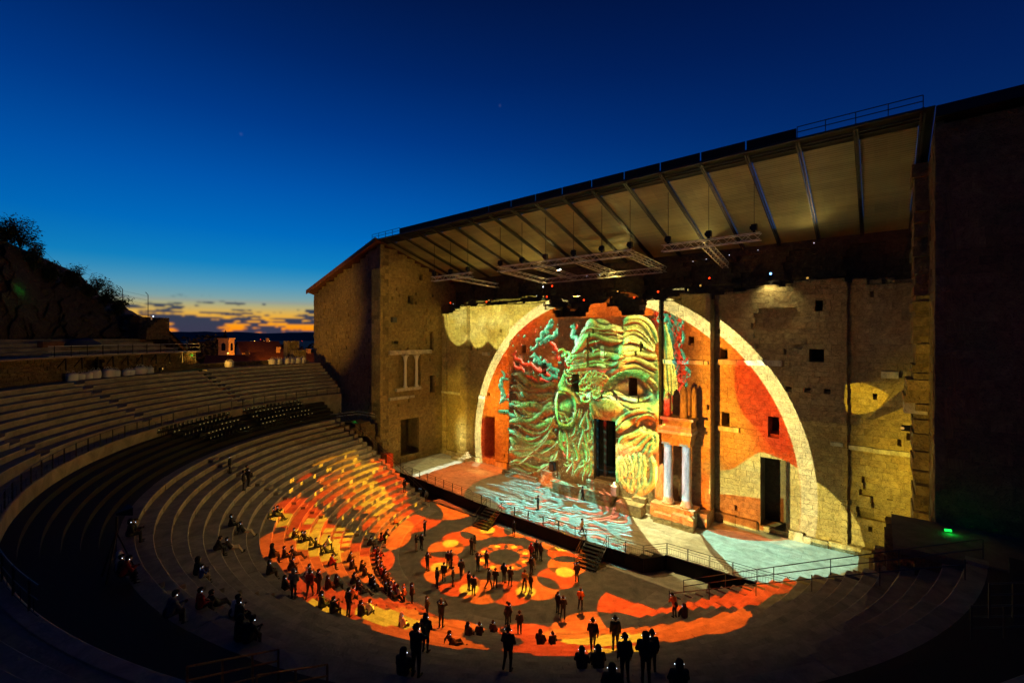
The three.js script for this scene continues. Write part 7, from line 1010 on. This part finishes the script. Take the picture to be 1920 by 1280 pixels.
const CLOTHES = { black: [[30, 29, 30], [24, 25, 30]], navy: [[24, 30, 48], [22, 24, 34]], grey: [[92, 92, 96], [26, 26, 32]], tan: [[176, 132, 84], [24, 24, 30]], white: [[214, 206, 190], [60, 60, 70]], red: [[150, 30, 22], [24, 22, 24]], pale: [[34, 32, 34], [170, 156, 130]], blue: [[34, 58, 130], [150, 128, 96]], brown: [[70, 46, 30], [30, 28, 30]], orange: [[206, 112, 40], [40, 36, 40]], olive: [[58, 58, 38], [40, 36, 30]] };
const dressed = new Map();
function dress(pose, cloth) {
  const key = pose + cloth; if (dressed.has(key)) return dressed.get(key);
  const P = POSES[pose], [top, pants] = CLOTHES[cloth], cs = [[196, 146, 112], top, pants, [28, 26, 26], [34, 24, 18]].map((c) => rgb(...c)), a = new Float32Array(P.tags.length * 3); P.tags.forEach((t, i) => cs[t].toArray(a, i * 3));
  const g = new THREE.BufferGeometry(); g.setAttribute('position', P.geo.attributes.position); g.setAttribute('normal', P.geo.attributes.normal); g.setIndex(P.geo.index); g.setAttribute('color', new THREE.BufferAttribute(a, 3)); dressed.set(key, g); return g;
}
const bandGeo = (() => { const t = new THREE.TorusGeometry(0.105, 0.012, 6, 18, Math.PI); t.translate(0, 0.15, 0.0); const cups = [-1, 1].map((s) => { const c = new THREE.CylinderGeometry(0.042, 0.046, 0.035, 12); c.rotateZ(Math.PI / 2); c.translate(s * 0.112, 0.14, 0); return c; }); return mergeGeometries([t, ...cups]); })();
const ledGeo = (() => mergeGeometries([-1, 1].map((s) => { const c = new THREE.SphereGeometry(0.016, 8, 6); c.translate(s * 0.134, 0.14, -0.012); return c; })))();
function person(label, pose, cloth, x, y, z, turn, scale, lit, group) {
  const t = thing('person', label, 'person', [x, y, z], turn, group); t.scale.setScalar(scale);
  mesh('body', dress(pose, cloth), bodyMat, t);
  const h = mesh('headphones', bandGeo, M.black, t); h.applyMatrix4(POSES[pose].head);
  if (lit) mesh('status_light', ledGeo, GLOW.white, h);
  return t;
}
const PEOPLE = [
["person in dark clothes holding hands high, farthest back of three beside the left rows","raised","black",-9.73,-1.4,19.47,2.22,1,1],
["person in pale trousers at the edge of the orchestra left of the rings","photo","pale",-7.63,-1.4,22.3,2.86,0.98,0],
["person in dark clothes close behind the one in pale trousers","folded","black",-7.39,-1.4,21.81,3.21,1,1],
["dark figure standing on the leftmost petal of the floor pattern","photo","black",-3.76,-1.4,24.06,3.18,1.02,1],
["person in brown, partly hidden by a taller one left of the middle","still","brown",-2.63,-1.4,22.51,3.74,0.96,1],
["tall dark figure beside the person in brown on the floor pattern","still","black",-2.33,-1.4,22.39,2.7,1.03,1],
["dark figure standing lowest left inside the floor rings, wide shoulders","folded","black",-0.92,-1.4,25.37,2.94,1.04,0],
["person in navy just above the lowest left figure of the rings","phone","navy",-1.22,-1.4,24.31,3.62,0.98,1],
["person in navy standing on the lower left red petal","still","navy",-0.03,-1.4,24.32,2.44,0.98,1],
["dark figure walking on the dark gap left of the small ring","walk","black",-0.46,-1.4,22.88,4.17,0.98,1],
["dark figure taking a picture at the top left of the rings","photo","black",-2.74,-1.4,19.28,3.29,1,0],
["person in pale trousers just behind the picture taker at top left","still","pale",-3.04,-1.4,18.52,2.66,0.95,0],
["dark figure with raised arms at the left rim of the small ring","raised","black",-0.07,-1.4,21.14,3.31,1,1],
["person in brown standing on the lower left of the small ring","folded","brown",0.22,-1.4,20.29,-3.13,1,1],
["shorter dark figure of the two on the lower yellow disc","still","black",1.51,-1.4,23.9,-3.35,0.97,1],
["taller dark figure of the two on the lower yellow disc","still","black",2.32,-1.4,24.15,-2.8,0.99,1],
["dark figure striding below the small ring, left of the middle","walk","black",2.65,-1.4,22.64,-3.57,1.04,1],
["dark figure with folded hands below the small ring","folded","black",3.0,-1.4,22.14,-2.68,1,0],
["person in a black hooded coat under the small ring","coat","black",3.02,-1.4,21.03,-3.02,1,1],
["person in a brown jacket standing right of the black hooded coat","folded","brown",3.84,-1.4,21.13,-2.82,1,1],
["person in a tan jacket on the yellow disc at lower right","folded","tan",5.21,-1.4,20.85,-2.59,1.03,0],
["dark figure beside the tan jacket on the yellow disc","folded","black",5.79,-1.4,20.78,-3.44,0.97,0],
["person in a red hooded coat at the right rim of the small ring","coat","red",2.55,-1.4,16.42,-3.02,0.98,1],
["person in pale trousers below the red hooded coat","still","pale",3.71,-1.4,17.54,-2.45,0.97,0],
["dark figure overlapping the red coat from below","still","black",4.08,-1.4,18.44,-3.14,1,1],
["tall dark figure left of the backpacker near the stage","still","black",2.64,-1.4,15.67,-3.01,1.02,1],
["person in a bulky brown coat near the stage, right of the tall figure","coat","brown",3.27,-1.4,15.83,-3.33,1,1],
["lone dark figure standing close under the black stage front","still","black",-2.14,-1.4,13.38,3.19,1,1],
["person standing at the foot of the right stage stairs","phone","brown",7.92,-1.4,16.78,-2.25,1,1],
["slim dark figure of the pair standing right of the rings","still","black",9.16,-1.4,21.7,-3.32,1,1],
["broad dark figure of the pair standing right of the rings","folded","black",9.85,-1.4,21.99,-2.61,1.03,1],
["person in an orange jacket standing alone in the dark orchestra","folded","orange",10.3,-1.4,20.14,-2.74,1,1],
["person in dark clothes on the stage at the left of the water swirls","photo","black",-2.29,0.0,8.66,5.76,1,1],
["dark figure walking on the stage before the door ruins","walk","black",0.19,0.0,2.63,-1.54,1,1],
["person in a tan jacket walking on the stage beside the railing gap","walk","tan",5.09,0.0,11.17,-4.21,1,1],
["grey figure standing in the dark corner below the stage, far left","still","grey",-17.09,-1.4,13.16,4.45,1,1],
["dark figure bending at the foot of the left handrail","bend","black",-18.49,-1.4,13.08,3.89,1,1],
["dark figure standing by the long handrail at the end of the left rows","still","black",-17.98,0.52,15.96,3.46,1,1],
["child in orange sitting on the end of a lit row","sit","orange",-13.96,-0.95,20.2,2.4,0.8,1],
["dark figure standing left of the one with raised arms, on the pavement","folded","black",1.95,-1.26,28.87,-3.61,1.05,1],
["dark figure with both arms raised on the lit lower rows","raised","black",6.16,1.01,31.14,-2.79,1.06,1],
["dark figure standing on the pavement before the lowest row, centre","phone","black",8.53,-1.26,25.75,-2.51,1,0],
["dark figure bending over at the edge of the orchestra, centre","bend","black",7.12,-1.26,25.51,-3.25,1,1],
["person in navy bending next to another at the orchestra edge","bend","navy",7.11,-1.26,25.2,-1.86,0.95,0],
["left of two dark people sitting close together below the orange circle","sitcoat","black",8.12,1.01,30.52,-3.19,1,1],
["right of two dark people sitting close together below the orange circle","sit","black",8.14,0.52,29.54,-2.48,1,1],
["person in brown sitting alone right of the close pair","sit","brown",7.17,-0.95,27.08,-2.83,1,1],
["left of two dark people sitting at the bottom centre","sitcoat","black",12.63,1.5,28.8,-2.83,1.05,0],
["right and smaller of two people sitting at the bottom centre","sit","black",13.19,1.5,28.34,-2.28,0.9,1],
["dark figure reclining alone on the red strips at the bottom","lean","black",10.66,3.46,34.18,-3.49,1,1],
["person in a white hooded jacket on the yellow strips","sitcoat","white",5.97,2.48,34.1,-3.29,1,1],
["dark figure standing at the upper left end of the yellow strips","still","black",3.91,3.46,36.54,-3.05,1,1],
["dark figure sitting at the start of the yellow strips","sit","black",3.68,2.97,35.5,-3.03,1.05,1],
["person in white sitting hunched at the start of the yellow strips","hunch","white",3.14,2.48,34.69,-3.04,1,1],
["big dark figure sitting left on the lower red rows","sitcoat","black",2.52,3.95,37.42,-3.42,1.05,1],
["dark figure sitting with hands up on the lower red rows","sitphone","black",3.57,3.95,37.29,-3.03,1.05,1],
["person in a grey hoodie standing on the red rows at left","coat","grey",1.2,4.44,38.58,-2.59,1.05,1],
["dark figure sitting just left of the grey hoodie","sitcoat","black",-0.21,4.44,38.42,3.13,1,1],
["person with a red top walking down the red rows","walk","red",1.07,3.95,37.53,-2.42,1,1],
["dark figure standing right behind the red top","folded","black",0.41,3.46,36.61,-3.13,1,1],
["left of two dark people sitting low on the large red disc","sitcoat","black",-2.9,4.44,38.24,3.05,1.04,1],
["right of two dark people sitting low on the large red disc","hunch","black",-4.31,3.46,36.25,3.0,1.04,1],
["large dark figure at the left rim of the red disc","sitcoat","black",-6.19,3.95,36.72,2.95,1.15,0],
["dark figure sitting right of the large one at the red disc rim","sit","black",-6.47,3.46,35.73,2.93,1,1],
["person in navy lying back on the red disc","lean","navy",-7.18,2.97,34.59,2.9,1,1],
["person in white sitting hunched below the red disc","hunch","white",-3.4,2.97,35.51,3.03,1,1],
["person in red sitting next to the hunched white one","sit","red",-2.7,2.97,35.61,3.05,1,1],
["topmost dark person of the group left of the yellow blocks","sitphone","black",-10.34,2.97,33.26,2.79,1,1],
["middle dark person of the group left of the yellow blocks","sit","black",-10.12,2.48,32.38,2.79,1,1],
["dark person leaning back in the group left of the yellow blocks","lean","black",-10.37,2.48,32.25,2.78,1,1],
["left dark person of the group between the yellow blocks","sit","black",-9.18,1.99,31.87,2.81,1,1],
["person in white in the group between the yellow blocks","hunch","white",-9.91,1.5,30.49,2.77,1,1],
["dark person with stretched legs between the yellow blocks","lean","black",-8.54,1.5,31.2,2.82,1,1],
["person in a bright red jacket sitting hunched in the middle of the rows","hunch","red",-6.32,1.5,32.1,2.91,1.05,1],
["dark person sitting alone right of the bright red jacket","hunch","black",-7.49,0.52,29.75,2.85,1,1],
["dark person below the one right of the red jacket","sit","black",-6.17,0.52,30.28,2.9,1,1],
["left dark person of two near the packed lowest row","sitphone","black",-6.09,0.03,29.38,2.89,1,0],
["right dark person of two near the packed lowest row","sit","black",-5.13,0.03,29.7,2.93,1,0],
["left of two dark people on the dark strip below the red jacket","sitcoat","black",-1.61,2.48,34.83,3.08,1.02,1],
["right of two dark people on the dark strip below the red jacket","sitcoat","black",-2.11,1.99,33.9,3.07,1.02,1],
["dark person sitting left of the bright striped coat","hunch","black",-3.21,1.01,31.97,3.02,1,1],
["dark person in the middle of the group above the white jackets","sit","black",-2.05,1.01,32.14,3.06,1,1],
["person in navy with stretched legs above the white jackets","lean","navy",-1.41,1.01,32.2,3.09,1,0],
["person in a tan jacket hunched in the group at bottom left","hunch","tan",0.08,1.99,34.02,3.14,1,1],
["dark person sitting sideways at the top of the orange band","hunch","black",-10.67,-0.46,25.69,2.66,1.05,1],
["person in red with hands up above the packed lowest row","sitphone","red",-11.42,-0.95,23.77,2.59,1,0],
["dark figure stepping down at the top of the packed lowest row","bend","black",-10.98,-1.26,23.65,2.76,1,1],
["person sitting in the packed lowest row at the left of the orchestra","sit","black",-9.2,-0.95,25.72,2.29,0.95,0,"visitors packed on the lowest row at the left"],
["person sitting in the packed lowest row at the left of the orchestra","hunch","red",-8.45,-0.95,26.24,2.97,0.97,1,"visitors packed on the lowest row at the left"],
["person sitting in the packed lowest row at the left of the orchestra","sitphone","black",-7.7,-0.95,26.69,2.78,0.99,1,"visitors packed on the lowest row at the left"],
["person sitting in the packed lowest row at the left of the orchestra","sit","brown",-7.04,-0.95,27.04,2.59,1.01,1,"visitors packed on the lowest row at the left"],
["person sitting in the packed lowest row at the left of the orchestra","lean","black",-6.39,-0.95,27.35,3.26,0.95,1,"visitors packed on the lowest row at the left"],
["person sitting in the packed lowest row at the left of the orchestra","sit","red",-5.75,-0.95,27.62,3.06,0.97,1,"visitors packed on the lowest row at the left"],
["person sitting in the packed lowest row at the left of the orchestra","hunch","black",-5.12,-0.95,27.85,2.87,0.99,1,"visitors packed on the lowest row at the left"],
["person sitting in the packed lowest row at the left of the orchestra","sitphone","brown",-4.51,-0.95,28.05,2.67,1.01,1,"visitors packed on the lowest row at the left"],
["person sitting in the packed lowest row at the left of the orchestra","sit","black",-3.9,-0.95,28.23,3.34,0.95,0,"visitors packed on the lowest row at the left"],
["person sitting in the packed lowest row at the left of the orchestra","lean","red",-9.29,-0.95,25.66,2.86,0.97,1,"visitors packed on the lowest row at the left"],
["person sitting in the packed lowest row at the left of the orchestra","sit","black",-7.78,-0.95,26.64,2.71,0.99,1,"visitors packed on the lowest row at the left"],
["person sitting in the packed lowest row at the left of the orchestra","hunch","brown",-6.48,-0.95,27.31,2.54,1.01,1,"visitors packed on the lowest row at the left"],
["person sitting in the packed lowest row at the left of the orchestra","sitphone","black",-3.52,0.03,30.12,3.33,0.95,1,"visitors packed on the lowest row at the left"],
["person sitting in the packed lowest row at the left of the orchestra","sit","navy",-2.93,0.03,30.24,3.13,0.97,1,"visitors packed on the lowest row at the left"],
["person sitting in the packed lowest row at the left of the orchestra","lean","black",-2.32,0.03,30.33,2.92,0.99,1,"visitors packed on the lowest row at the left"],
["person sitting in the packed lowest row at the left of the orchestra","sit","black",-2.45,-0.46,29.42,2.69,1.01,1,"visitors packed on the lowest row at the left"],
["person sitting in the packed lowest row at the left of the orchestra","hunch","white",-3.26,-0.95,28.38,3.3,0.95,1,"visitors packed on the lowest row at the left"],
["person sitting in the packed lowest row at the left of the orchestra","sitphone","red",-2.55,-0.95,28.52,3.1,0.97,1,"visitors packed on the lowest row at the left"],
["person sitting in the packed lowest row at the left of the orchestra","sit","brown",-1.71,-0.46,29.52,2.91,0.99,1,"visitors packed on the lowest row at the left"],
["person sitting in the packed lowest row at the left of the orchestra","lean","black",-1.13,-0.46,29.58,2.71,1.01,1,"visitors packed on the lowest row at the left"],
["person sitting in the packed lowest row at the left of the orchestra","sit","navy",-2.05,-0.95,28.59,3.31,0.95,1,"visitors packed on the lowest row at the left"],
["person in white sitting at the lower end of the packed row","sit","white",-1.92,-0.95,28.61,3.06,1,0],
["person in a pale hooded jacket standing at the end of the packed row","coat","tan",-0.79,-1.26,28.94,2.42,1,1],
["big dark figure standing at the end of the packed row","coat","black",-0.3,-1.26,28.53,2.61,1.08,1],
["single dark figure standing high on the left rows","still","black",-20.78,6.89,34.82,2.65,1,1],
["dark figure sitting on the left rows, right of the standing one","sit","black",-20.6,6.4,33.27,2.51,1.1,0],
["dark figure standing on the stairs high at the left","still","black",-17.43,5.91,34.76,2.72,1.1,0],
["dark figure right behind the one on the stairs","folded","black",-18.3,5.91,34.03,3.22,1,1],
["dark figure with raised phone hands left of the small yellow patch","sitphone","black",-14.03,3.95,33.09,2.68,1,1],
["dark figure leaning next to the raised hands, left of the patch","lean","black",-13.83,3.95,33.22,2.68,1,1],
["dark figure sitting above the pair on the dark left rows","sitcoat","black",-10.78,5.42,37.92,2.82,1.05,1],
["person in pale trousers leaning back on the dark left rows","lean","pale",-10.0,4.93,37.29,2.84,1.05,1],
["left person of a pair sitting on the dark left rows","hunch","black",-6.0,5.91,40.39,2.97,1.05,0],
["right person of a pair with pale shoes on the dark left rows","lean","pale",-6.58,5.42,39.35,2.95,1.02,1],
["adult in dark coat sitting behind a child in blue","sitcoat","black",-1.18,6.89,42.79,3.11,1.1,0],
["child in a blue jacket lit by a white phone","sitphone","blue",-0.55,6.89,42.81,3.12,0.85,1],
["dark figure sitting at the far left end of the top lower row","sitcoat","black",-6.13,8.36,44.86,2.99,1.15,1],
["dark figure half hidden at the far left end of the top lower row","hunch","black",-6.27,8.36,44.83,2.98,1.1,1],
["person with a white hood at the lower left","sitcoat","white",-0.11,8.85,46.34,3.14,1.1,1],
["person in dark red leaning over a green phone","hunch","red",0.64,8.85,46.34,-3.13,1.1,1],
["dark person between the white hood and the dark red one","sit","black",0.27,8.85,46.34,-3.14,1.05,1],
["large person in grey hunched over a phone, lower left","hunch","grey",6.11,8.85,45.8,-3.0,1.15,1],
["person in red and black sitting in the dark, left of the white scarf","sit","red",4.54,7.87,44.27,-3.03,1.05,1],
["dark figure leaning back next to the red and black one","lean","black",3.97,7.38,43.46,-3.04,1,0],
["person with a white scarf sitting in the dark left rows","hunch","white",5.46,7.38,43.23,-3.0,1.05,1],
["dark figure sitting right of the white scarf","sit","black",5.93,7.38,43.14,-2.99,1.05,1],
["left of two big dark figures above the bottom railings","sitcoat","black",9.12,8.36,44.19,-2.92,1.1,0],
["right of two big dark figures above the bottom railings","hunch","black",9.49,8.36,44.08,-2.91,1.1,1],
["dark hooded figure sitting at the bottom, left of the standing couple","sitcoat","black",15.07,7.87,40.82,-2.75,1.1,1],
["tall dark figure standing at the bottom, taking a picture","photo","black",15.55,7.87,40.66,-2.81,1.12,1],
["dark hooded figure right behind the tall picture taker","coat","black",12.09,5.42,37.35,-2.86,1.05,1],
["broad dark figure standing alone at the bottom centre","folded","black",16.73,6.4,36.8,-2.75,1.08,1],
["dark figure walking down beside the yellow strips, right of centre","walk","black",16.81,3.46,29.81,-2.51,1.02,1],
["tall dark figure with headphones standing on the yellow strips","still","black",17.68,3.46,28.93,-2.47,1.06,1],
["left of two dark hooded backs sitting at the bottom right","sitcoat","black",18.66,5.91,34.07,-2.75,1.06,1],
["right and wider of two dark hooded backs at the bottom right","sitcoat","black",19.18,5.91,33.61,-2.38,1.12,1],
["slim dark figure standing at the bottom right, turned aside","still","black",21.6,7.87,36.04,-2.3,1.02,1],
["dark head and shoulders at the bottom edge, below the slim figure","sitcoat","black",21.7,8.36,37.26,-2.55,1.1,1],
["person with a pale shawl standing at the bottom right","coat","black",22.19,7.87,35.58,-2.72,1.06,1],
["dark figure half behind the pale shawl","still","black",21.67,6.89,33.73,-2.45,1,1],
["dark head with headphones rising from the bottom edge, far right","sitcoat","black",23.39,8.36,35.65,-2.49,1.12,1],
["person in an orange jacket bending over the sitting one, right rows","bend","orange",17.49,0.52,19.4,-2.15,1,1],
["dark figure sitting on the right rows beside the orange jacket","sitcoat","black",18.23,1.01,19.7,-2.26,1.05,1]];
PEOPLE.forEach((p) => person(...p));
const PHONES = [["white glowing phone held up by the child in blue",-0.56,7.44,42.89,2.4,"white"],["green glowing phone at the lower left",0.43,8.95,46.26,2.4,"green"],["white glowing phone held by the tall picture taker at the bottom",15.52,9.37,40.48,2.4,"white"],["small white glowing phone on the left rows by the yellow patch",-14.25,4.7,33.35,2.4,"white"]];
PHONES.forEach(([label, x, y, z, turn, col]) => { const t = thing('phone', label, 'phone', [x, y, z], turn); mesh('case', new THREE.BoxGeometry(0.078, 0.155, 0.01), M.black, t); mesh('screen', new THREE.BoxGeometry(0.07, 0.14, 0.004), GLOW[col], t, [0, 0, -0.008]); });

renderer.render(scene, camera);
